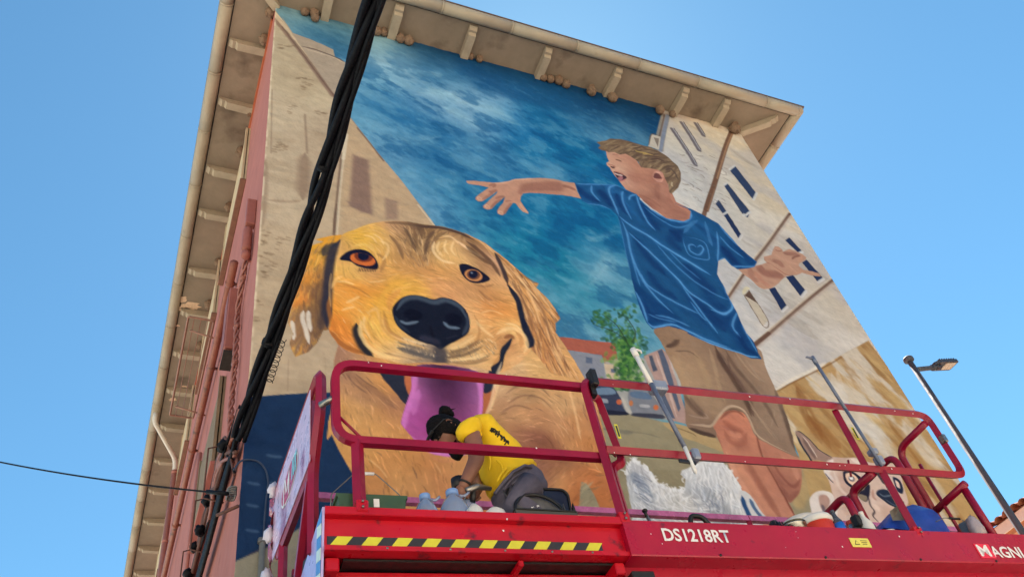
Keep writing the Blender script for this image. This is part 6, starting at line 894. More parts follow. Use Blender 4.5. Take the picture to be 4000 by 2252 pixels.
# main deck (right) and sliding extension (left)
lb((2.35, .85, DZ-.06), (4.66, 1.62, .10), 'main_deck', M_red); lb((-.80, .87, DZ-.045), (1.66, 1.5, .09), 'extension_deck', M_red)
m = MB(); m.prism([(0, 4.0), (.05, 4.0), (.05, 3.80), (.15, 3.785), (.15, 3.50), (.13, 3.50), (.125, 3.775), (.004, 3.778), (0, 3.785)], 'x', .02, 4.7); mf = m.obj('main_fascia', mat('red_fascia', (164, 5, 42), .32, var=.12, scale=2.2, bump=.06, bscale=40, coat=.15, spec=.45, dirt=((112, 18, 40), .64, 12)), lift)  # bluer than the extension's red: sky reflection put into the fascia colour
m = MB(); m.prism([(.06, 4.022), (.06, 3.982), (.064, 3.978), (.102, 3.974), (.102, 3.818), (.072, 3.812), (.072, 3.786), (.15, 3.786), (.15, 4.022)], 'x', -1.66, .02)
m.v = [(x, y-.055, z) for x, y, z in m.v]; ef = m.obj('extension_fascia', M_red, lift)
lb((-.78, .30, 3.778), (1.55, .40, .012), 'dark_panel', M_black, None, 0, 0); lb((-.80, .30, 3.62), (1.62, .22, .29), 'lower_beam', M_red); lb((-.62, .13, 3.757), (.03, .14, .035), 'cross_rib', M_red, None, .0); lb((-1.615, .15, 3.74), (.07, .16, .07), 'end_rib', M_red); lb((-.03, .15, 3.74), (.06, .16, .07), 'end_rib', M_red)
lb((.08, .12, 3.66), (.14, .18, .09), 'pivot_block', M_black)
for k, x in enumerate((-1.35, -1.02, -.72, -.45, -.21)): q = MB(); q.tube([(x, .012, 3.799), (x, .02, 3.799)], .006, 8); q.obj('rivet', M_steel, ef)
for x in (.6, 1.35, 2.1, 2.75, 3.4): q = MB(); q.tube([(x, -.006, 3.79), (x, .004, 3.79)], .008, 8); q.obj('rivet', M_black, mf)
# hazard tape: black strip with slanted yellow bars
lb((-.885, .0455, 3.85), (1.52, .003, .05), 'hazard_tape', M_tape, ef, 0, 0)
for k in range(10):
    x = -1.63+.155*k; q = MB(); q.prism([(x, 3.826), (x+.078, 3.826), (x+.115, 3.874), (x+.037, 3.874)], 'y', .0415, .0435); q.obj('yellow_bar', M_yel, ef)
# end face of the extension with its pale and blue warning stripes
m = MB(); m.prism([(.012, 4.02), (.075, 3.62), (1.5, 3.62), (1.5, 3.95)], 'x', -1.672, -1.66); ep = m.obj('end_plate', mat('lilac_plate', (176, 160, 214), .35, var=.06, bump=.05, coat=.4), lift)
cs = [mat('tape_blue', (74, 138, 206), .4, var=.05, bump=0), mat('tape_pale', (206, 224, 216), .4, var=.05, bump=0)]
for k in range(9):
    z1 = 4.0-.062*k; a_, b_ = (4.0-z1)*.16+.02, (4.0-z1+.06)*.16+.02
    q = MB(); q.prism([(a_, z1), (b_, z1-.06), (b_+.11, z1-.02), (a_+.11, z1+.04 if k else z1+.0)], 'x', -1.6765, -1.6735); q.obj('warning_stripe', cs[k % 2], ep)
# letters: flat vinyl on the fascia
def letters(txt, x0, zb, h, w_, name, m_, par, y=-.004, shear=.0):
    cu = bpy.data.curves.new('t', 'FONT'); cu.body = txt; cu.size = 1; cu.offset = .022; cu.extrude = 0; cu.resolution_u = 3
    ob = bpy.data.objects.new('t', cu); col_main.objects.link(ob); dg = bpy.context.evaluated_depsgraph_get(); me_ = bpy.data.meshes.new_from_object(ob.evaluated_get(dg)); bpy.data.objects.remove(ob)
    vs = np.array([v.co[:] for v in me_.vertices]); mn, mx = vs.min(0), vs.max(0)
    for v in me_.vertices: a_ = (v.co.x-mn[0])/(mx[0]-mn[0]); c_ = (v.co.y-mn[1])/(mx[1]-mn[1]); v.co = (x0+a_*w_+c_*shear, y, zb+c_*h)
    me_.materials.clear(); me_.materials.append(m_); o = bpy.data.objects.new(name, me_); col_main.objects.link(o); o.parent = par; return o
a_, b_ = lp_('L', 1945, 885), lp_('M', 320, 975); letters('DS1218RT', a_.x, b_.z+.008, .083, b_.x-a_.x, 'lettering', M_wht, mf)
lb((2.70, -.003, 3.862), (.135, .003, .105), 'badge', mat('badge_red', (226, 40, 70), .4, var=.02, bump=0), mf, 0, 0)
a_ = lp_('M', 2195, 985); letters('M', a_.x, 3.822, .084, .095, 'lettering', M_wht, mf, -.0062); letters('AGNI', a_.x+.108, 3.816, .084, .285, 'lettering', M_wht, mf)
a_ = lp_('M', 1225, 960); lb((1.675, -.003, 3.897), (.15, .003, .062), 'warning_label', mat('label_yellow', (222, 210, 96), .45, var=.04, bump=0), mf, 0, 0)
q = MB(); q.prism([(1.625, 3.882), (1.665, 3.882), (1.645, 3.914)], 'y', -.0062, -.0048); wl = q.obj('warning_triangle', M_tape, mf); q = MB(); q.prism([(1.631, 3.886), (1.659, 3.886), (1.645, 3.908)], 'y', -.0075, -.0064); q.obj('triangle_fill', MATS['label_yellow'], mf)
for i in range(3): lb((1.705, -.0055, 3.91-.012*i), (.05-.008*i, .002, .003), 'print_line', M_tape, mf, 0, 0)
# rails
def rail(pts, r, name, closed=False, sq=True, rad=.07, m_=None):
    m = MB(); p = loop_pts(pts, rad, 6) if closed else arc_pts(pts, rad, 6)
    m.tube(p, r, 8 if not sq else 4, closed=closed, sq=sq); return m.obj(name, m_ or M_red2, lift)
RT, RM = 5.035, 4.47
y0 = .03
rail([(.065, y0+.03, RT-.005), (-1.585, y0+.03, RT), (-1.585, y0+.03, RM+.005), (.075, y0+.03, RM)], .0255, 'guard_rail', rad=.13)
rail([(-1.47, y0+.03, RM), (-1.47, y0+.03, 4.0)], .027, 'post'); rail([(-1.40, y0+.05, 4.47), (-1.585, y0+.03, 4.66)], .009, 'brace', sq=False)
rail([(.045, y0-.005, 4.0), (.045, y0-.005, RT+.03), (3.0, y0-.005, RT+.015), (3.0, y0-.005, RM+.02), (.06, y0-.005, RM+.035)], .0255, 'guard_rail', rad=.10)
rail([(.105, y0+.055, 3.99), (.105, y0+.055, 4.42), (.20, y0+.055, 4.46), (.16, y0+.055, 4.98), (.07, y0+.055, 4.98)], .024, 'guard_rail', rad=.07); rail([(.05, y0+.03, 4.62), (.16, y0+.05, 4.50)], .008, 'brace', sq=False)
rail([(2.225, y0, RM+.01), (2.225, y0, 3.95)], .026, 'post'); rail([(2.135, y0+.03, RM), (2.135, y0+.03, RT)], .024, 'post'); rail([(1.99, y0+.06, RM), (2.03, y0+.05, 4.60)], .008, 'brace', sq=False)
for x, z in ((.045, 4.02), (2.225, 4.0), (-1.47, 4.03)):
    for dz_ in (-.015, .018): q = MB(); q.tube([(x, y0-.048, z+dz_), (x, y0-.034, z+dz_)], .0065, 6); q.obj('bolt', M_steel, lift)
    lb((x, y0+.0, z), (.065, .065, .07), 'post_socket', M_red)
# rails of the right end
RR = .028
rail([(2.93, .02, 4.96), (2.93, .37, 4.96), (2.93, .37, 3.95)], RR, 'end_loop', sq=False, rad=.11)
rail([(2.80, .95, 4.88), (2.80, .33, 4.88), (2.80, .33, 3.95)], RR, 'end_loop', sq=False, rad=.10)
rail([(2.95, .02, 4.42), (2.93, .36, 4.40)], RR, 'end_rail', sq=False); rail([(2.96, .06, 4.42), (2.96, .06, 3.96)], RR, 'end_rail', sq=False); rail([(2.93, .26, 4.75), (2.93, .26, 3.95)], .013, 'end_rail', sq=False)
rail([(2.127, .03, 4.465), (2.127, .28, 4.475), (2.127, .28, 3.95)], RR, 'inner_loop', sq=False, rad=.07)
rail([(2.0, .9, 4.40), (2.0, .46, 4.40), (2.0, .225, 4.41), (2.0, .225, 3.95)], RR, 'inner_loop', sq=False, rad=.09)
# film-wrapped rail along the wall side
bk = rail([(-1.6, 1.5, 5.06), (4.6, 1.5, 4.98)], .026, 'back_rail', m_=M_film); rail([(-1.6, 1.5, 4.47), (4.6, 1.5, 4.44)], .021, 'back_rail')
for x in (-1.5, .2, 2.2, 4.4): rail([(x, 1.5, 5.03), (x, 1.5, 3.95)], .022, 'post')
# left end gate with its film-lined sign
gx = lambda o: -1.652-.045*(o-.15)
rail([(gx(.35), .35, 3.95), (gx(.35), .35, 4.48), (gx(.14), .14, 4.78), (gx(.14), .14, 5.05), (gx(1.4), 1.4, 5.05), (gx(1.4), 1.4, 4.5), (gx(.36), .36, 4.5)], .024, 'end_gate', rad=.10)
rail([(gx(.42), .42, 4.5), (gx(.42), .42, 5.03)], .022, 'gate_bar'); rail([(gx(1.2), 1.2, 3.95), (gx(1.2), 1.2, 4.5)], .022, 'gate_bar'); rail([(gx(.8), .8, 3.95), (gx(.45), .45, 4.46)], .02, 'gate_bar')
M_sign = mat('lilac_sign', (208, 176, 200), .3, var=.25, scale=3.5, bump=.25, bscale=6, coat=.25, dirt=((150, 24, 60), .54, 2.4))
m = MB(); o1, o2 = .30, 1.42; m.add([(gx(o1)-.030, o1, 4.50), (gx(o2)-.030, o2, 4.50), (gx(o2)-.030, o2, 5.02), (gx(o1)-.030, o1, 5.02), (gx(o1)-.026, o1, 4.50), (gx(o2)-.026, o2, 4.50), (gx(o2)-.026, o2, 5.02), (gx(o1)-.026, o1, 5.02)], [(0, 1, 2, 3), (4, 7, 6, 5), (0, 4, 5, 1), (2, 6, 7, 3), (0, 3, 7, 4), (1, 5, 6, 2)]); sg = m.obj('gate_sign', M_sign, lift)
def on_sign(pts, name, m_, d): q = MB(); q.add([(gx(o)-.030-d, o, z) for o, z in pts], [tuple(range(len(pts)))]); return q.obj(name, m_, sg, False)
ov = [(.88+.26*math.cos(t), 4.76+.12*math.sin(t)) for t in np.linspace(0, 2*math.pi, 28, endpoint=False)]; on_sign(ov, 'oval', M_wht, .002); on_sign([(.88+(o-.88)*.93, 4.76+(z-4.76)*.88) for o, z in ov], 'oval_fill', mat('badge_magenta', (190, 40, 84), .3, var=.1, bump=0), .004)
for z0, a0 in ((4.72, .99),): 
    for p in ([(a0+.06, z0-.06), (a0+.03, z0-.06), (a0+.03, z0+.13), (a0+.06, z0+.13)], [(a0+.03, z0+.13), (a0+.0, z0+.13), (a0-.05, z0+.0), (a0-.02, z0)], [(a0-.05, z0), (a0-.08, z0), (a0-.13, z0+.13), (a0-.10, z0+.13)], [(a0-.10, z0+.13), (a0-.13, z0+.13), (a0-.13, z0-.06), (a0-.10, z0-.06)]): on_sign(p, 'letter', M_wht, .006)
for k in range(3): on_sign([(.80-.05*k, 4.70), (.77-.05*k, 4.70), (.75-.05*k, 4.84), (.78-.05*k, 4.84)], 'letter', mat('cyan_print', (120, 210, 224), .4, bump=0), .006)
m = MB(); rf_ = random.Random(5); v = []
for i in range(16):
    for j in range(4): v.append((gx(1.44)-.03+rf_.uniform(-.02, .02), 1.40+j*.05+rf_.uniform(-.015, .015), 5.0-i*.055+rf_.uniform(-.02, .02)))
m.add(v, [(i*4+j, i*4+j+1, i*4+j+5, i*4+j+4) for i in range(15) for j in range(3)]); m.obj('torn_film', mat('torn_film', (150, 52, 84), .15, var=.5, scale=14, bump=.9, bscale=20, coat=.6, dirt=((206, 190, 208), .60, 12)), lift, False)
for i, (o, z) in enumerate(((1.40, 5.03), (1.46, 4.72), (1.45, 4.42))):
    m = MB(); m.ball((gx(o)-.05, o, z), .035, 8, 6, (1, 1, 1.5), .4, rf_); m.obj('tape_knot', mat('crumpled_tape', (206, 200, 214), .3, var=.1, bump=.5), lift)
m = MB(); m.box((-1.55, .75, 4.05), (.16, .35, .25), .2, .02); m.obj('control_box', M_black, lift)
rail([(-1.45, 1.25, 4.55), (-1.32, 1.0, 4.62), (-1.22, .9, 4.35), (-1.2, .88, 4.0)], .014, 'hose_guard', sq=False, rad=.08)
q = MB(); q.tube([(-1.6, .055, 4.76), (-1.66, .12, 4.76)], .02, 8); q.obj('hinge', M_steel, lift)
q = MB(); q.box((.10, -.01, 5.05), (.05, .07, .13), .1, .008); q.box((.09, .02, 4.97), (.035, .05, .09)); q.obj('clamp', M_black, lift)
# id stickers on the rails
for x, y, z, rz in ((2.135, -.004, 4.78, 0), (.193, .028, 4.66, 0)): lb((x, y, z), (.022, .003, .11), 'sticker', M_yel, None, 0, 0); lb((x, y-.002, z), (.012, .002, .085), 'sticker_print', M_tape, None, 0, 0)
lb((2.985, .0, 4.80), (.035, .05, .07), 'latch', M_steel)
# flecks of paint spilt on rails and fascia
rp_ = random.Random(21); m = MB()
for k in range(26):
    x = rp_.uniform(-1.4, 2.85); z = rp_.choice([rp_.uniform(3.8, 3.995), RT+rp_.uniform(-.018, .018), RM+rp_.uniform(-.016, .016)]); y = (-.0025 if z < 4.2 else -.009) if x > .03 else (.003 if z > 3.98 and z < 4.2 else (.0425 if z < 4.2 else .026)); s_ = rp_.uniform(.002, .0055)
    n_ = 7; m.add([(x+s_*math.cos(2*math.pi*i/n_)*rp_.uniform(.7, 1.3), y-.001, z+s_*math.sin(2*math.pi*i/n_)*rp_.uniform(.7, 1.6)) for i in range(n_)], [tuple(range(n_))])
tag(m.obj('paint_flecks', M_wht, lift, False), kind='stuff')
# scissor stack, chassis and wheels below the frame
for s in (-1, 1):
    yy = .85+s*.45
    for lv in range(3):
        z0, z1 = 1.05+lv*.85, 1.05+(lv+1)*.85
        for d in (-1, 1):
            m = MB(); m.tube([(1.6-d*1.6, yy+.06*d, z0), (1.6+d*1.6, yy+.06*d, z1)], .06, 4, sq=True); m.obj('scissor_arm', M_red, lift)
lb((1.6, .85, .78), (3.6, 1.5, .5), 'chassis', M_red, None, 0, .03)
for x in (.35, 2.85):
    for y in (.0, 1.7):
        m = MB(); m.tube([(x, y-.14, .42), (x, y+.14, .42)], .42, 24); wh = m.obj('wheel', M_black, lift); q = MB(); q.tube([(x, y-.16, .42), (x, y+.16, .42)], .2, 16); q.obj('rim', M_wht, wh)
for x in (.3, 2.9): lb((x, .85, 3.68), (.16, 1.2, .24), 'deck_bearer', M_red)
# ------------------------------------------------------------------ the painter bending over on the platform
def skin_mesh(name, verts, edges, radii, m_, parent, root=0, sub=2, flat=None):
    me_ = bpy.data.meshes.new(name); me_.from_pydata([tuple(v) for v in verts], edges, []); o = bpy.data.objects.new(name, me_); col_main.objects.link(o)
    sk = o.modifiers.new('skin', 'SKIN'); sk.use_smooth_shade = True; sk.branch_smoothing = .6
    sv = me_.skin_vertices[0].data
    for i, r in enumerate(radii): sv[i].radius = r if isinstance(r, tuple) else (r, r); sv[i].use_root = (i == root)
    ss = o.modifiers.new('sub', 'SUBSURF'); ss.levels = sub; ss.render_levels = sub
    dg = bpy.context.evaluated_depsgraph_get(); nm = bpy.data.meshes.new_from_object(o.evaluated_get(dg)); bpy.data.objects.remove(o)
    nm.materials.clear(); nm.materials.append(m_); nm.polygons.foreach_set('use_smooth', [True]*len(nm.polygons)); nm.name = name
    o = bpy.data.objects.new(name, nm); col_main.objects.link(o); o.parent = parent; return o
M_skin = mat('skin', (132, 88, 70), .55, var=.10, scale=14, bump=.08, bscale=90); M_hair = mat('hair', (15, 12, 14), .75, var=.4, scale=50, bump=1., bscale=70, spec=.15)
M_shirt = mat('yellow_shirt', (232, 190, 24), .85, var=.08, scale=8, bump=.5, bscale=16); M_trou = mat('grey_trousers', (86, 82, 98), .85, var=.15, scale=9, bump=.6, bscale=14, dirt=((150, 146, 154), .70, 30))
M_ink = mat('shirt_ink', (28, 26, 24), .7, bump=0)
PO = .40
def wp_(x, y, off=0.): return lp_('W', x, y, PO+off)
base = wp_(1250, 1000); man = thing('person', 'painter in a yellow T-shirt with a black hair bun bending over the platform', 'person', tuple(LO+LX_*base.x+LN*PO+np.array((0, 0, DZ))), LYAW)
OFF = Vector((base.x, PO, DZ))
def L_(x, y, off=0.): return wp_(x, y, off)-OFF
# joints, in the plane of the picture with their own depth
pel = L_(1300, 990, .04); wai = L_(1110, 790, .03); che = L_(930, 560, .02); sho = L_(770, 390, .02); nck = L_(630, 390, .02); hd0 = L_(520, 390, .02)
shN = L_(705, 380, -.13); elN = L_(790, 660, -.15); wrN = L_(640, 955, -.12); haN = L_(600, 1050, -.10)
shF = L_(720, 400, .16); elF = L_(760, 760, .20); wrF = L_(800, 1040, .06); haF = L_(745, 1075, .02)
hipN = pel+Vector((.02, -.09, -.02)); hipF = pel+Vector((.02, .09, -.02)); knN = Vector((pel.x-.16, -.13, .36)); knF = Vector((pel.x-.12, .13, .36)); anN = Vector((pel.x+.14, -.12, .09)); anF = Vector((pel.x+.16, .12, .09)); toN = anN+Vector((-.17, 0, -.05)); toF = anF+Vector((-.17, 0, -.05))
V = [pel, wai, che, sho, nck, hd0, shN, elN, wrN, haN, shF, elF, wrF, haF, hipN, knN, anN, toN, hipF, knF, anF, toF]
E_ = [(0, 1), (1, 2), (2, 3), (3, 4), (4, 5), (3, 6), (6, 7), (7, 8), (8, 9), (3, 10), (10, 11), (11, 12), (12, 13), (0, 14), (14, 15), (15, 16), (16, 17), (0, 18), (18, 19), (19, 20), (20, 21)]
Rr = [.09, .085, .09, .075, .050, .052, .060, .056, .036, .030, .050, .042, .030, .030, .085, .058, .04, .035, .085, .058, .04, .035]
body = skin_mesh('body', V, E_, Rr, M_skin, man)
# head: skull, jaw, nose joined in one mesh that follows the gaze down to the hands
ctr = L_(415, 372, .02); chin = L_(625, 502, .02); crown = L_(205, 242, .02); face = L_(309, 542, .02)
upv = (crown-chin).normalized(); fwd = (face-ctr); fwd = (fwd-upv*fwd.dot(upv)).normalized(); sid = upv.cross(fwd)
def hp(u, f, s_=0.): return ctr+(upv*u+fwd*f+sid*s_)*1.1
hm = MB(); n, k = 24, 18; vs, fs = [], []
for i in range(k+1):
    t = math.pi*i/k; z = math.cos(t)
    for j in range(n):
        a_ = 2*math.pi*j/n; f_, s_ = math.cos(a_)*math.sin(t), math.sin(a_)*math.sin(t)
        U, F, S = z*.118, f_*.094, s_*.074
        if z < 0: S *= 1+.32*z; F = F*(1+.25*z) if F < 0 else F*(1+.02*z)+.012*(-z); 
        if f_ > .55 and abs(s_) < .35:                                # brow, nose, mouth, chin along the profile
            w_ = (1-abs(s_)/.35)*(f_-.55)/.45
            F += w_*(.010*math.exp(-((z-.22)/.12)**2)+.030*math.exp(-((z+.22)/.13)**2)+.010*math.exp(-((z+.52)/.10)**2)+.012*math.exp(-((z+.80)/.12)**2)-.008*math.exp(-((z-.02)/.08)**2))
        vs.append(hp(U-.01, F, S))
for i in range(k):
    for j in range(n): fs.append((i*n+j, i*n+(j+1) % n, (i+1)*n+(j+1) % n, (i+1)*n+j))
hm.add(vs, fs, True); head = hm.obj('head', M_skin, man)
for sgn in (-1, 1):
    e_ = MB(); c = hp(-.005, -.012, sgn*.074); pts = [c+upv*(.033*math.sin(a_))+fwd*(.02*math.cos(a_)) for a_ in np.linspace(0, 2*math.pi, 12, endpoint=False)]; e_.tube(pts, .0075, 6, closed=True); e_.ball(c, .012, 8, 6); e_.obj('ear', M_skin, head)
    e_ = MB(); e_.ball(hp(.005, .079, sgn*.032), .011, 8, 6); eo = e_.obj('eye', mat('eye', (70, 46, 38), .4, bump=0), head)
    e_ = MB(); e_.tube([hp(.026, .086, sgn*.016), hp(.030, .084, sgn*.034), hp(.024, .074, sgn*.05)], .005, 6); e_.obj('eyebrow', M_hair, head)
hb = MB(); vs, fs = [], []
rh_ = random.Random(2)
for i in range(13):
    t = math.pi*.60*i/12; z = math.cos(t)
    for j in range(n):
        a_ = 2*math.pi*j/n; lim = 1.0 if math.cos(a_) > .45 else 1.32
        tt = min(t*lim*(.80 if math.cos(a_) > .6 else 1.), math.pi*.8); q = rh_.uniform(.985, 1.02)
        vs.append(hp(math.cos(tt)*.131*q-.008, math.cos(a_)*math.sin(tt)*.103*q-.006, math.sin(a_)*math.sin(tt)*.083*q))
for i in range(12):
    for j in range(n): fs.append((i*n+j, i*n+(j+1) % n, (i+1)*n+(j+1) % n, (i+1)*n+j))
hb.add(vs, fs, True); hair = hb.obj('hair', M_hair, man)
b_ = MB(); bc = L_(408, 135, .02); b_.ball(bc, .042, 14, 10, (1, 1, .9), .10, rh_); b_.ball(L_(470, 165, .02), .028, 10, 8, (1, 1, 1), .15, rh_); b_.obj('bun', M_hair, hair)
for q in range(8): b_ = MB(); p = L_(440+rh_.uniform(-30, 60), 130+rh_.uniform(-20, 60), .0); b_.tube([p, p+Vector((rh_.uniform(.0, .04), 0, rh_.uniform(-.01, .03)))], [.006, .001], 5); b_.obj('hair_wisp', M_hair, hair)
bd = MB(); vs, fs = [], []
for i in range(9):
    t = i/8; a0 = hp(-.078-.085*t, .060+.04*math.sin(t*2.2), 0)
    for j in range(12):
        a_ = 2*math.pi*j/12; w_ = .056*(1-.58*t); vs.append(a0+sid*math.cos(a_)*w_*rh_.uniform(.92, 1.08)+fwd*math.sin(a_)*.046*(1-.35*t)*rh_.uniform(.9, 1.1))
for i in range(8):
    for j in range(12): fs.append((i*12+j, i*12+(j+1) % 12, (i+1)*12+(j+1) % 12, (i+1)*12+j))
fs.append(tuple(range(96, 108))); bd.add(vs, fs, True); bd.obj('beard', M_hair, man)
gl = MB(); gl.tube([hp(.055, .1, .06), hp(.058, .104, 0), hp(.055, .1, -.06)], .012, 6); gl.tube([hp(.055, .1, -.066), hp(.04, .0, -.084), hp(.02, -.03, -.08)], .004, 6); gl.tube([hp(.055, .1, .066), hp(.04, .0, .084), hp(.02, -.03, .08)], .004, 6); gl.obj('sunglasses', M_black, man)
# hands with five fingers, closed on the spray gun
def hand(w0, h0, sgn, tgt):
    d = (h0-w0).normalized(); s_ = d.cross(Vector((0, 1, 0))).normalized(); pal = d.cross(s_).normalized()
    m = MB(); m.ball(h0, .040, 12, 9, (.95, .7, 1.05)); m.obj('palm', M_skin, body)
    for i in range(4):
        b0 = h0+d*.030+s_*(.024-.016*i); L0 = [.036, .042, .039, .030][i]; b1 = b0+d*L0+pal*.006*sgn; b2 = b1+(d*.35+pal*.9*sgn).normalized()*L0*.75; b3 = b2+(pal*.8*sgn-d*.5).normalized()*L0*.6
        q = MB(); q.tube([b0-d*.012, b0, b1, b2, b3], [.009, .0095, .009, .008, .006], 8); q.obj('finger', M_skin, body)
    t0 = h0+s_*.034-d*.012; q = MB(); q.tube([t0-s_*.01, t0+s_*.012+d*.016, t0+s_*.010+d*.045+pal*.014*sgn], [.012, .011, .008], 8); q.obj('thumb', M_skin, body)
hand(wrN, haN, 1, None); hand(wrF, haF, -1, None)
q = MB(); q.tube([wrN+(haN-wrN)*-.10, wrN+(haN-wrN)*.14], .037, 14); q.obj('wristwatch', M_black, man)
# clothes: lofted through the outline the picture shows, with their own depth and folds
def loft(st, off, name, m_, parent, n=22, amp=.006, seed=1, cap=(True, True), extra=None):
    r_ = np.random.default_rng(seed); ph = r_.uniform(0, 6.28, 8); m = MB(); vs = []; fs = []
    S = np.array([[x for x in s] for s in st], float); S = crom(S.astype(np.float32), False, 4)
    for k_, s in enumerate(S):
        a_, b_ = L_(s[0], s[1], off+s[5] if len(s) > 5 else off), L_(s[2], s[3], off+s[5] if len(s) > 5 else off); c = (a_+b_)/2; u = (a_-b_)/2; v = Vector((0, 1, 0))*s[4]
        for q in range(n):
            t = 2*math.pi*q/n; d = u*math.cos(t)+v*math.sin(t)
            f = amp*(math.sin(3*t+k_*.55+ph[0])+.7*math.sin(5*t-k_*.9+ph[1])+.5*math.sin(2*t+k_*1.3+ph[2])+.5*math.sin(k_*1.1+ph[3]))/max(d.length, .02)
            vs.append(c+d*(1+f*.6))
    R = len(S)
    for i_ in range(R-1):
        for q in range(n): fs.append((i_*n+q, i_*n+(q+1) % n, (i_+1)*n+(q+1) % n, (i_+1)*n+q))
    if cap[0]: fs.append(tuple(range(n)))
    if cap[1]: fs.append(tuple(range((R-1)*n, R*n)))
    m.add(vs, fs, True)
    if extra: extra(m)
    return m.obj(name, m_, parent)
shirt = loft([(650, 305, 575, 420, .05), (735, 240, 640, 480, .12), (860, 252, 740, 560, .165), (1000, 345, 815, 700, .165), (1170, 500, 835, 860, .155), (1330, 650, 885, 985, .15), (1455, 805, 950, 1095, .165)], .02, 'shirt', M_shirt, man, seed=3)
sleeve = loft([(815, 262, 640, 240, .05), (832, 320, 560, 300, .062), (815, 370, 533, 385, .064), (795, 400, 575, 445, .060), (790, 408, 620, 462, .056)], -.13, 'sleeve', M_shirt, man, 18, .003, 5)
loft([(800, 300, 640, 290, .05), (800, 380, 600, 400, .06), (800, 460, 640, 480, .055)], .17, 'sleeve', M_shirt, man, 16, .003, 6)
def legs(m):
    for k_, a_ in ((knN, anN), (knF, anF)): m.tube([Vector((pel.x-.02, k_.y*.7, pel.z-.08)), k_, a_+Vector((0, 0, .03))], [.105, .085, .065], 14)
trousers = loft([(1405, 770, 985, 1050, .140), (1500, 900, 965, 1130, .170), (1562, 1020, 985, 1215, .172), (1580, 1150, 1010, 1290, .165), (1560, 1260, 1060, 1370, .13)], .03, 'trousers', M_trou, man, 24, .009, 9)
for k_, a_ in ((knN, anN), (knF, anF)): m = MB(); m.tube([Vector((pel.x-.02, k_.y*.7, pel.z-.10)), k_, a_+Vector((0, 0, .03))], [.10, .085, .065], 14); m.obj('trouser_leg', M_trou, trousers)
m = MB(); m.tube([L_(1410, 778, -.13), L_(1330, 760, -.155), L_(1200, 830, -.16), L_(1080, 960, -.155), L_(985, 1085, -.14)], .010, 8); m.obj('belt_fold', M_trou, trousers)
for pts in ([(1480, 900), (1330, 850), (1200, 900), (1080, 1040)], [(1540, 1000), (1400, 960), (1260, 1000), (1150, 1110)], [(1430, 860), (1300, 890), (1180, 980)]):
    m = MB(); q = [L_(x, y, -.138) for x, y in pts]; m.tube([tuple(v) for v in crom(np.array([tuple(v) for v in q]), False, 5)], .007, 6); m.obj('cloth_fold', M_trou, trousers)
for pts in ([(1000, 690), (1060, 760), (1080, 860)], [(1130, 780), (1060, 850), (1010, 950)], [(1260, 770), (1150, 820), (1060, 930)], [(780, 290), (810, 340), (830, 420)], [(900, 560), (930, 700), (920, 820)]):
    m = MB(); q = [L_(x, y, -.135) for x, y in pts]; m.tube([tuple(v) for v in crom(np.array([tuple(v) for v in q]), False, 5)], [.002]+[.007]*9+[.002], 6); m.obj('cloth_fold', M_shirt, shirt)
for a_ in (anN, anF): q = MB(); q.ball(a_+Vector((-.07, 0, -.045)), .085, 12, 8, (1.35, .55, .5)); q.obj('shoe', M_black, man)
# black print on the back of the shirt, laid on its surface
from mathutils.bvhtree import BVHTree
bpy.context.view_layer.update()
bv = BVHTree.FromPolygons([shirt.matrix_world @ v.co for v in shirt.data.vertices], [tuple(p.vertices) for p in shirt.data.polygons])
Minv = man.matrix_world.inverted(); rp = random.Random(6)
for k_ in range(26):
    t = k_/25; cx, cy = 955+(1150-955)*t+rp.uniform(-12, 12), 312+(480-312)*t+rp.uniform(-14, 14); pts = []
    for (dx, dy) in ((0, 0), (rp.uniform(10, 26), rp.uniform(-8, 24)), (rp.uniform(-14, 34), rp.uniform(16, 44))):
        d = ray('W', cx+dx-22, cy+dy+6); h_ = bv.ray_cast(Vector(CAM.tolist()), Vector(d.tolist()).normalized())
        if h_[0]: pts.append(Minv @ (h_[0]+h_[1]*.003))
    if len(pts) == 3: q = MB(); q.tube(pts, .0042, 5); q.obj('print_mark', M_ink, shirt)
# spray gun in the hands
sg_ = thing('spray_gun', 'black and chrome spray gun held in the hands of the painter', 'spray gun', tuple(LO+LX_*(haN+OFF).x+LN*(haN+OFF).y+np.array((0, 0, (haN+OFF).z))), LYAW)
m = MB(); m.tube([(.02, -.03, -.02), (.10, 0, .035), (.20, .03, .045)], [.02, .022, .012], 10); m.obj('barrel', M_steel, sg_); m = MB(); m.tube([(.08, 0, .03), (.06, 0, -.07)], .017, 10); m.obj('grip', M_black, sg_); m = MB(); m.lathe([(.03, .0), (.045, .01), (.045, .07), (.03, .08)], (.0, .03, .03), 14); m.obj('cup', M_black, sg_); m = MB(); m.lathe([(.03, .0), (.04, .01), (.04, .06), (.02, .07)], (.10, .05, .06), 14); m.obj('cup', M_brown, sg_)
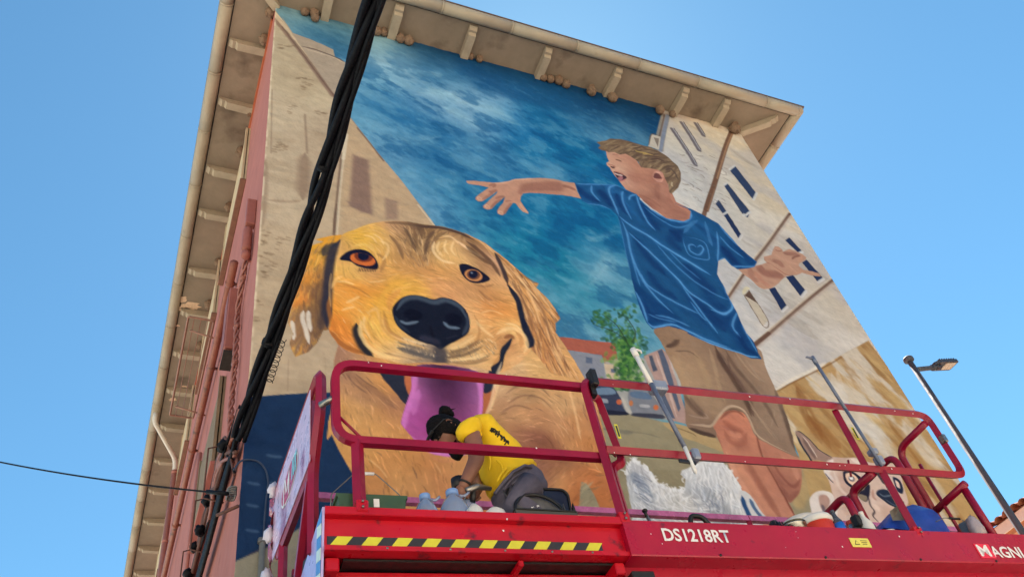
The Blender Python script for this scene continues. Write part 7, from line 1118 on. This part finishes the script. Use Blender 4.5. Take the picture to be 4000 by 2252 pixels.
# ------------------------------------------------------------------ painting gear standing on the deck behind the fascia
M_green = mat('green_plastic', (58, 82, 56), .4, var=.12, scale=8, bump=.1, dirt=((226, 226, 222), .74, 9)); M_jug = mat('water_jug', (184, 202, 236), .12, var=.05, bump=.35, bscale=9, trans=.6, coat=.3); M_cap = mat('jug_cap', (120, 156, 214), .35, var=.05, bump=.0); M_navy = mat('navy_plastic', (22, 32, 58), .35, var=.12, bump=.1)
M_pan = mat('paint_crust', (92, 90, 90), .5, var=.35, scale=10, bump=.7, bscale=24, dirt=((216, 216, 216), .63, 14)); M_whp = mat('white_plastic', (220, 216, 210), .4, var=.06, bump=.05, dirt=((90, 86, 84), .72, 16)); M_redp = mat('orange_red_plastic', (222, 62, 46), .4, var=.06, bump=.05); M_tin = mat('tin_metal', (170, 166, 156), .22, metal=.95, var=.2, scale=9, bump=.2); M_bag = mat('blue_tarp', (34, 70, 166), .38, var=.25, scale=4, bump=.7, bscale=6, dirt=((60, 92, 60), .66, 3)); M_duct = mat('duct_tape', (142, 150, 168), .35, metal=.3, var=.15, bump=.5); M_pet = mat('dark_bottle', (86, 92, 104), .2, var=.1, bump=.05, trans=.3); M_lab = mat('blue_label', (30, 104, 200), .4, var=.08, bump=0, dirt=((214, 206, 90), .68, 18)); M_bagp = mat('grey_bag', (166, 152, 156), .25, var=.15, bump=.8, bscale=9, alpha=1.)
def gear(name, label, cat, p, rz=0., group=None):
    return thing(name, label, cat, tuple(LO+LX_*p[0]+LN*p[1]+np.array((0, 0, p[2]))), LYAW+rz, group)
FL = DZ-.01
# green bucket with wire handle
a, b = lp_('K', 870, 560, .16), lp_('K', 1660, 560, .16); w_ = b.x-a.x; topz = a.z
g_ = gear('paint_bucket', 'rectangular green paint bucket with wire handle beside the rail post', 'bucket', ((a.x+b.x)/2, .20, FL))
h_ = topz-FL; m = MB(); m.prism([(-w_/2+.03, 0), (w_/2-.03, 0), (w_/2-.012, h_-.02), (w_/2, h_-.018), (w_/2, h_), (-w_/2, h_), (-w_/2, h_-.018), (-w_/2+.012, h_-.02)], 'y', -.10, .16); m.obj('tub', M_green, g_)
hz = lp_('K', 1250, 240, .2).z-FL; m = MB(); m.tube(arc_pts([(-w_/2-.006, .03, h_-.06), (-w_/2+.0, .03, h_+.075), (-.06, .03, hz), (.06, .03, hz), (w_/2, .03, h_+.085), (w_/2+.006, .03, h_-.05)], .015, 3), .0035, 6); m.obj('handle_wire', M_stl, g_)
m = MB(); m.tube([(-.01, .03, hz), (.05, .03, hz)], .009, 8); m.obj('grip', M_wht, g_); m = MB(); m.box((.02, -.045, h_-.055), (.03, .12, .05)); m.box((.0, .03, h_+.003), (w_*.7, .2, .006)); m.obj('white_drips', M_wht, g_)
# water jugs
def jug(zone, x, y, off, r, label, tall=1.):
    t_ = lp_(zone, x, y, off); j = gear('water_jug', label, 'jug', (t_.x, off, FL)); H_ = t_.z-FL
    m = MB(); m.lathe([(r*.9, 0), (r, .02), (r, H_-.17), (r*.96, H_-.13), (r*.62, H_-.065), (r*.36, H_-.045), (r*.34, H_-.03)], (0, 0, 0), 20); m.obj('body', M_jug, j)
    m = MB(); m.lathe([(r*.42, H_-.035), (r*.42, H_-.003), (r*.36, H_)], (0, 0, 0), 18); m.obj('cap', M_cap, j); m = MB(); m.tube(arc_pts([(r*.45, 0, H_-.028), (r*.8, 0, H_-.035), (r*1.15, -.01, H_-.012)], .02, 4), .008, 6); m.obj('handle', M_jug, j)
jug('I', 1072, 1243, .24, .075, 'small blue tinted water jug beside the green bucket'); jug('I', 1320, 1205, .26, .088, 'large blue tinted water jug with blue cap next to the painter')
t_ = lp_('I', 1465, 1235, .34); o = gear('spray_bottle', 'small pale blue bottle with white cap behind the large water jug', 'bottle', (t_.x, .34, FL)); m = MB(); m.box((0, 0, (t_.z-FL)/2-.02), (.075, .06, t_.z-FL-.04), 0, .015); m.obj('body', M_jug, o); m = MB(); m.lathe([(.016, t_.z-FL-.04), (.016, t_.z-FL), (.008, t_.z-FL+.005)], (-.01, 0, 0), 12); m.obj('cap', M_whp, o)
# white bowl and patterned bowl
for (x, y, off, r, lab_, pat) in ((1530, 1320, .15, .065, 'plain white plastic bowl between the water jug and the patterned bowl', 0), (1715, 1352, .13, .085, 'white upturned bowl with brown leaf pattern in front of the painter', 1)):
    t_ = lp_('I', x, y, off); o = gear('bowl', lab_, 'bowl', (t_.x, off+.02, FL)); H_ = t_.z-FL
    m = MB(); m.lathe([(r*.98, 0), (r, H_*.3), (r*.93, H_*.6), (r*.7, H_*.88), (r*.3, H_)], (0, 0, 0), 22); m.obj('shell', M_whp if not pat else mat('bowl_glaze', (224, 218, 210), .3, var=.04, bump=0), o)
    if pat:
        for k in range(14): a_ = -math.pi*k/13; q = MB(); c_ = Vector((math.cos(a_)*r*.96, math.sin(a_)*r*.96, H_*.55)); q.tube([c_, c_+Vector((-math.cos(a_)*.012+.008, -math.sin(a_)*.012, .016)), c_+Vector((-math.cos(a_)*.028-.004, -math.sin(a_)*.028, .024))], .003, 5); q.obj('leaf_mark', M_brown, o)
# navy crate and round pan in a tray
a, b = lp_('L', 215, 425, .30), lp_('L', 900, 450, .30); o = gear('plastic_crate', 'dark navy plastic crate with rounded corners behind the painter', 'crate', ((a.x+b.x)/2, .36, FL)); m = MB(); W_, H_ = (b.x-a.x)/2, (a.z+b.z)/2-FL
m.prism([(-W_+.07, 0), (W_-.03, 0), (W_-.004, H_-.04), (W_-.004, H_-.02), (W_-.03, H_), (-W_+.03, H_), (-W_, H_-.03)], 'y', -.05, .16); m.obj('tub', M_navy, o); m = MB(); m.tube(arc_pts([(-W_+.035, -.055, .02), (-W_, -.056, H_-.03), (-W_+.03, -.056, H_), (W_-.03, -.056, H_), (W_, -.056, H_-.03), (W_-.02, -.056, .02)], .03, 4), .009, 6); m.obj('rim', M_black, o)
m = MB(); m.tube([(-W_-.02, -.06, H_-.03), (-W_+.03, -.07, H_-.16)], .004, 5); m.obj('wire', M_stl, o)
c_ = lp_('L', 640, 690, .14); e_ = lp_('L', 905, 690, .14); tp = lp_('L', 610, 470, .17); R_ = (e_.x-c_.x)*1.02
o = gear('paint_pan', 'round black pan crusted with dried white paint leaning on the crate', 'pan', (c_.x-.01, .16, c_.z-.005)); zr = (tp.z-c_.z)
m = MB(); n = 28; rim_ = [(R_*math.cos(t), .045*math.sin(t), zr*math.sin(t)) for t in np.linspace(-.35, math.pi+.35, n)]; m.tube(rim_, .011, 8); m.obj('rim', M_black, o)
m = MB(); m.add([(0, .03, -.05)]+[(x*.98, y+.02, z*.98) for x, y, z in rim_], [(0, i, i+1) for i in range(1, n)]); m.obj('dried_paint', M_pan, o, False)
rq = random.Random(9)
for k in range(34): q = MB(); x, z = rq.gauss(-.03, .026), abs(rq.gauss(.022, .018)); q.box((x, .012+.045*max(0, z/zr)*.3, z), (rq.uniform(.004, .014), .003, rq.uniform(.003, .009)), rq.uniform(0, 1)); q.obj('paint_flake', M_wht, o)
a, b = lp_('L', 310, 690, .09), lp_('L', 1000, 715, .09); o = gear('tray', 'long low black paint tray under the crusted round pan', 'tray', ((a.x+b.x)/2, .10, FL)); W_ = (b.x-a.x)/2; H_ = (a.z+b.z)/2-FL
m = MB(); m.prism([(-W_+.02, 0), (W_-.02, 0), (W_, H_), (-W_, H_)], 'y', -.03, .14); m.obj('pan', mat('tray_grey', (70, 68, 64), .5, var=.15), o); m = MB(); m.tube(loop_pts([(-W_, -.032, H_), (W_, -.032, H_-.004), (W_, .14, H_-.004), (-W_, .14, H_)], .02), .006, 6, closed=True); m.obj('rim', M_black, o)
a = lp_('L', 975, 590, .12); o = gear('dustpan', 'black triangular scraper standing beside the crusted pan', 'scraper', (a.x, .13, FL)); H_ = a.z-FL; m = MB(); m.prism([(-.055, 0), (.035, 0), (.0, H_)], 'y', 0, .02); m.obj('blade', M_black, o); m = MB(); m.tube([(-.05, .03, H_+.01), (-.01, .03, .02)], .003, 5); m.obj('wire', M_stl, o)
# things on the main deck
a = lp_('L', 1770, 690, .10); o = gear('clamp_lever', 'small metal clamp with a round black knob beside the rail post', 'clamp', (a.x, .10, FL)); H_ = a.z-FL; m = MB(); m.ball((0, 0, H_), .018, 12, 8, (1, 1, .7)); m.tube([(0, 0, H_), (.002, 0, H_-.04)], .010, 8); m.obj('knob', M_black, o); m = MB(); m.tube([(.002, 0, H_-.035), (.02, 0, H_-.10), (.04, 0, 0)], .010, 8); m.box((.0, 0, .05), (.09, .03, .02)); m.obj('screw', M_steel, o)
a = lp_('L', 2330, 725, .14); o = gear('tool_bag', 'black tool bag whose arched handle shows above the letters', 'bag', (a.x, .16, FL)); H_ = a.z-FL; m = MB(); m.box((0, .02, .05), (.24, .12, .12), 0, .02); m.obj('body', M_black, o); m = MB(); m.tube(arc_pts([(-.09, 0, .06), (-.02, 0, H_), (.06, 0, H_-.005), (.17, 0, .07)], .03, 5), [.02]*2+[.018]*12+[.016]*2 if False else .016, 8); m.obj('handle', M_black, o)
a, b = lp_('M', 720, 800, .10), lp_('M', 905, 830, .10); o = gear('paint_tin', 'shiny metal paint tin with a black knob on its lid', 'tin', ((a.x+b.x)/2, .14, FL)); R_ = (b.x-a.x)/2; H_ = a.z-FL-.01; m = MB(); m.lathe([(R_*.95, 0), (R_*.95, H_-.015), (R_, H_-.012), (R_, H_)], (0, 0, 0), 24); m.obj('can', M_tin, o); m = MB(); m.lathe([(R_*1.02, H_), (R_*1.02, H_+.008), (R_*.6, H_+.014)], (0, 0, 0), 24); m.obj('lid', mat('tin_lid', (96, 92, 70), .3, metal=.6, var=.3), o); m = MB(); m.ball((.03, -.02, H_+.03), .018, 10, 8); m.obj('knob', M_black, o)
a, b = lp_('U', 245, 1215, .13), lp_('U', 590, 1225, .13); tp = lp_('U', 430, 1090, .26); o = gear('paint_bucket', 'orange red bucket with a splashed white lid on the deck', 'bucket', ((a.x+b.x)/2+.01, .20, FL)); R_ = (b.x-a.x)/2*1.03; H_ = (a.z+b.z)/2-FL+.01
m = MB(); m.lathe([(R_*.86, 0), (R_*.97, H_)], (0, 0, 0), 28); m.obj('pail', M_redp, o); m = MB(); m.lathe([(R_*.98, H_-.004), (R_*1.04, H_), (R_*1.04, H_+.03), (R_*.98, H_+.045), (R_*.6, H_+.05)], (0, 0, 0), 28); m.obj('lid', M_whp, o)
a = lp_('U', 60, 1190, .36); o = gear('bowl', 'wide splashed white basin behind the shiny paint tin', 'basin', (a.x+.10, .42, FL)); H_ = lp_('U', 200, 1105, .38).z-FL; m = MB(); H_ -= .05; m.lathe([(.10, 0), (.115, H_*.5), (.125, H_-.03), (.13, H_), (.11, H_-.005)], (0, 0, 0), 26); m.obj('shell', M_whp, o)
def bottle(zone, x, y, off, r, H2, name, label, mb, lb_=None, cap=None):
    t_ = lp_(zone, x, y, off); o = gear(name, label, 'bottle', (t_.x, off, FL)); H_ = t_.z-FL
    m = MB(); m.lathe([(r*.92, 0), (r, .012), (r, H_-.11), (r*.9, H_-.085), (r*.42, H_-.045), (r*.36, H_-.02), (r*.36, H_-.016)], (0, 0, 0), 18); m.obj('body', mb, o); m = MB(); m.lathe([(r*.42, H_-.018), (r*.42, H_), (r*.3, H_+.003)], (0, 0, 0), 14); m.obj('cap', cap or mb, o)
    if lb_: m = MB(); m.lathe([(r*1.02, H_-.20), (r*1.02, H_-.10)], (0, 0, 0), 18); m.obj('label', lb_, o)
    return o, H_
bottle('U', 545, 1075, .12, .036, 0, 'drink_bottle', 'dark plastic bottle with a blue label leaning by the red bucket', M_pet, M_lab)
o, H_ = bottle('U', 905, 1095, .14, .042, 0, 'spray_bottle', 'splashed white spray bottle standing in the black tray', M_whp); bottle('U', 1080, 1255, .12, .016, 0, 'glue_bottle', 'tiny grey bottle beside the splashed white spray bottle', M_pet)
m = MB(); m.box((-.05, .02, H_-.06), (.05, .06, .09), .3, .01); m.obj('trigger', M_black, o)
a, b = lp_('U', 640, 1290, .09), lp_('U', 1140, 1320, .09); o = gear('roller_tray', 'black ribbed roller tray in front of the spray bottle', 'tray', ((a.x+b.x)/2, .11, FL)); W_ = (b.x-a.x)/2; H_ = (a.z+b.z)/2-FL; m = MB(); m.prism([(-W_, 0), (W_-.02, 0), (W_, H_-.012), (W_-.03, H_), (-W_*.2, H_+.01), (-W_, H_-.03)], 'y', -.03, .10); m.obj('pan', M_black, o)
for k in range(4): q = MB(); q.box((-W_+.05+k*.07, -.032, H_*.55), (.006, .006, H_*.8)); q.obj('rib', M_black, o)
a = lp_('U', 1240, 1315, .10); o = gear('bowl', 'small white lid lying between the roller tray and the blue tarp', 'lid', (a.x, .11, FL)); H_ = a.z-FL; m = MB(); m.lathe([(.065, 0), (.065, H_*.6), (.055, H_*.9), (.02, H_)], (0, 0, 0), 20); m.obj('shell', M_whp, o)
# blue tarp bag
o = gear('blue_bag', 'crumpled shiny blue tarpaulin bag beside the platform end', 'bag', (2.42, .22, FL)); pts = [('U', 1140, 1300), ('U', 1180, 1200), ('U', 1280, 1090), ('U', 1360, 1035), ('U', 1500, 1010), ('U', 1650, 1015), ('U', 1740, 1060), ('U', 1840, 1200), ('U', 1930, 1380)]
prof = [lp_(z_, x, y, .20) for z_, x, y in pts]; c0 = Vector((2.42, .22, FL)); vs = []; fs = []; n = len(prof)
for j, (dy, sc_) in enumerate(((-.10, .80), (-.05, .95), (.0, 1.), (.08, .97), (.16, .78))):
    for i, p in enumerate(prof): q = p-c0; vs.append((q.x*(.9+.1*sc_)+rq.uniform(-.008, .008), dy+rq.uniform(-.012, .012), max(.0, q.z*sc_+rq.uniform(-.008, .008))))
for j in range(4):
    for i in range(n-1): fs.append((j*n+i, j*n+i+1, (j+1)*n+i+1, (j+1)*n+i))
fs.append(tuple(range(n))); fs.append(tuple(range(4*n+n-1, 4*n-1, -1))); m = MB(); m.add(vs, fs, True); m.obj('sack', M_bag, o)
a = lp_('U', 1350, 1040, .16)-c0; m = MB(); m.add([(a.x, a.y-.09, a.z+.0), (a.x-.18, a.y-.09, a.z-.09), (a.x-.16, a.y-.06, a.z-.14), (a.x-.05, a.y-.10, a.z-.16)], [(0, 1, 2, 3)]); m.obj('grey_flap', mat('flap', (120, 116, 108), .6, var=.2), o, False)
# grey plastic bag tied round the end post
a = lp_('Y', 590, 1150, .06); o = gear('plastic_bag', 'grey crumpled plastic bag wrapped round the right end post', 'bag', (a.x, .06, a.z-.12)); m = MB(); m.ball((0, .0, .12), .055, 14, 10, (.95, .8, 1.9), .10, rq); m.obj('sack', M_bagp, o); m = MB(); m.box((.08, .12, .14), (.02, .10, .24), .3, .008); m.obj('board', mat('slate_board', (84, 100, 118), .6), o)
for k, (z_a, x1, y1, x2, y2) in enumerate((('Y', 415, 1080, 480, 1085), ('Y', 465, 1172, 525, 1178))):
    a, b = lp_(z_a, x1, y1, .10), lp_(z_a, x2, y2, .10); o = gear('wire_handle', ('upper' if k == 0 else 'lower')+' thin wire bucket handle with a black grip by the end post', 'handle', (a.x, .10, a.z)); d = b-a; m = MB(); m.tube([(0, 0, 0), tuple(d)], .008, 8); m.obj('grip', M_black, o); m = MB(); m.tube([(-.12, .02, -.02), (-.05, .0, .0), (0, 0, 0)], .0028, 5); m.obj('wire', M_stl, o); m = MB(); m.tube([tuple(d), (d.x+.05, 0, -.03), (d.x+.09, 0, -.05)], .0028, 5); m.obj('wire', M_stl, o)
# poles taped to the rails
def pole(label, pts, r, mats, split, tip):
    P_ = [lp_(z_, x, y, of_) for z_, x, y, of_ in pts]; o = gear('extension_pole', label, 'pole', tuple(P_[-1])); c_ = P_[-1]; Q = [p-c_ for p in P_]
    m = MB(); m.tube([Q[0], Q[0].lerp(Q[-1], split)], r, 12); m.obj('upper_tube', mats[0], o); m = MB(); m.tube([Q[0].lerp(Q[-1], split), Q[-1]], r*.92, 12); m.obj('lower_tube', mats[1], o)
    d = (Q[0]-Q[-1]).normalized(); m = MB(); m.tube([Q[0]-d*.05, Q[0]+d*.02], r*1.25, 12); m.obj('collar', mats[0], o); m = MB(); m.tube(tip(Q[0]), [.010, .010, .008, .005][:len(tip(Q[0]))], 8); m.obj('hook', mats[0], o); return o, Q
M_wp = mat('white_tube', (222, 218, 214), .35, var=.05, bump=.0); M_gp = mat('grey_tube', (104, 112, 132), .4, metal=.2, var=.12, scale=12, bump=.05)
o, Q = pole('white and grey extension pole taped across both front rails', [('J', 645, 165, -.055), ('J', 1110, 1040, -.055)], .017, (M_wp, M_gp), .36, lambda p: [p+Vector((0, 0, .012)), p+Vector((.03, 0, .015)), p+Vector((.055, 0, .008)), p+Vector((.058, 0, -.012))])
b_ = lp_('J', 1110, 1040, -.055)-lp_('J', 1110, 1040, -.055); m = MB(); e_ = lp_('J', 1215, 1285, -.055)-lp_('J', 1110, 1040, -.055); m.tube([(0, 0, 0), tuple(e_*.5), tuple(e_*.9), tuple(e_)], [.014, .013, .013, .003], 10); m.obj('white_tip', M_wp, o)
for z_, x, y, rz in (('J', 865, 450, 0), ('J', 1205, 1100, 0)):
    t_ = lp_(z_, x, y, 0)-lp_('J', 1110, 1040, -.055); m = MB(); m.box((t_.x, .078, (RT+.022 if y < 600 else RM+.028)-lp_('J', 1110, 1040, -.055).z), (.12 if y < 600 else .06, .092, .082), .0, .012); m.obj('tape_wrap', M_duct, o)
m = MB(); t_ = lp_('J', 1130, 1180, -.05)-lp_('J', 1110, 1040, -.055); m.box((t_.x, 0, t_.z), (.13, .012, .028), .1, .004); m.obj('black_rag', M_black, o)
o, Q = pole('dark grey extension pole taped to the rear rail post', [('J', 2285, 235, -.03), ('U', 1175, 510, -.03)], .013, (M_gp, M_gp), .5, lambda p: [p, p+Vector((-.025, 0, .004)), p+Vector((-.055, 0, .012)), p+Vector((-.068, 0, .004))])
t_ = lp_('U', 1060, 340, 0)-lp_('U', 1175, 510, -.03); m = MB(); m.box((t_.x, .03, t_.z), (.06, .07, .05), .0, .012); m.obj('tape_wrap', M_duct, o); t_ = lp_('U', 1140, 450, 0)-lp_('U', 1175, 510, -.03); m = MB(); m.box((t_.x, .03, t_.z), (.055, .06, .075), .0, .010); m.obj('tape_wrap', M_duct, o)

a, b = lp_('M', 625, 845, .10), lp_('M', 725, 850, .10); t_ = lp_('M', 670, 790, .12); o = gear('knee_pad', 'black rounded knee pad beside the shiny paint tin', 'knee pad', ((a.x+b.x)/2, .12, FL)); m = MB(); m.ball((0, 0, (t_.z-FL)*.55), (b.x-a.x)*.55, 12, 8, (1, .8, (t_.z-FL)*.45/((b.x-a.x)*.55)), .04, rq); m.obj('shell', M_black, o)
for i_ in range(4): q = MB(); q.tube([(-.03+.02*i_, -.045, (t_.z-FL)*.5), (-.03+.02*i_, -.04, (t_.z-FL)*.85)], .004, 5); q.obj('ridge', M_black, o)
for k, (x, y, rgb, lb2) in enumerate(((330, 1150, (196, 196, 190), 'white aerosol can next to the orange red bucket'), (760, 1205, (190, 60, 50), 'red capped aerosol can behind the black roller tray'))):
    t_ = lp_('U', x, y, .30); o = gear('spray_can', lb2, 'spray can', (t_.x, .30, FL)); H_ = t_.z-FL; m = MB(); m.lathe([(.031, 0), (.033, .006), (.033, H_-.05), (.026, H_-.035), (.026, H_-.03)], (0, 0, 0), 16); m.obj('can', M_tin, o); m = MB(); m.lathe([(.026, H_-.032), (.026, H_-.004), (.022, H_)], (0, 0, 0), 16); m.obj('cap', mat('can_cap_%d' % k, rgb, .4, bump=0), o)
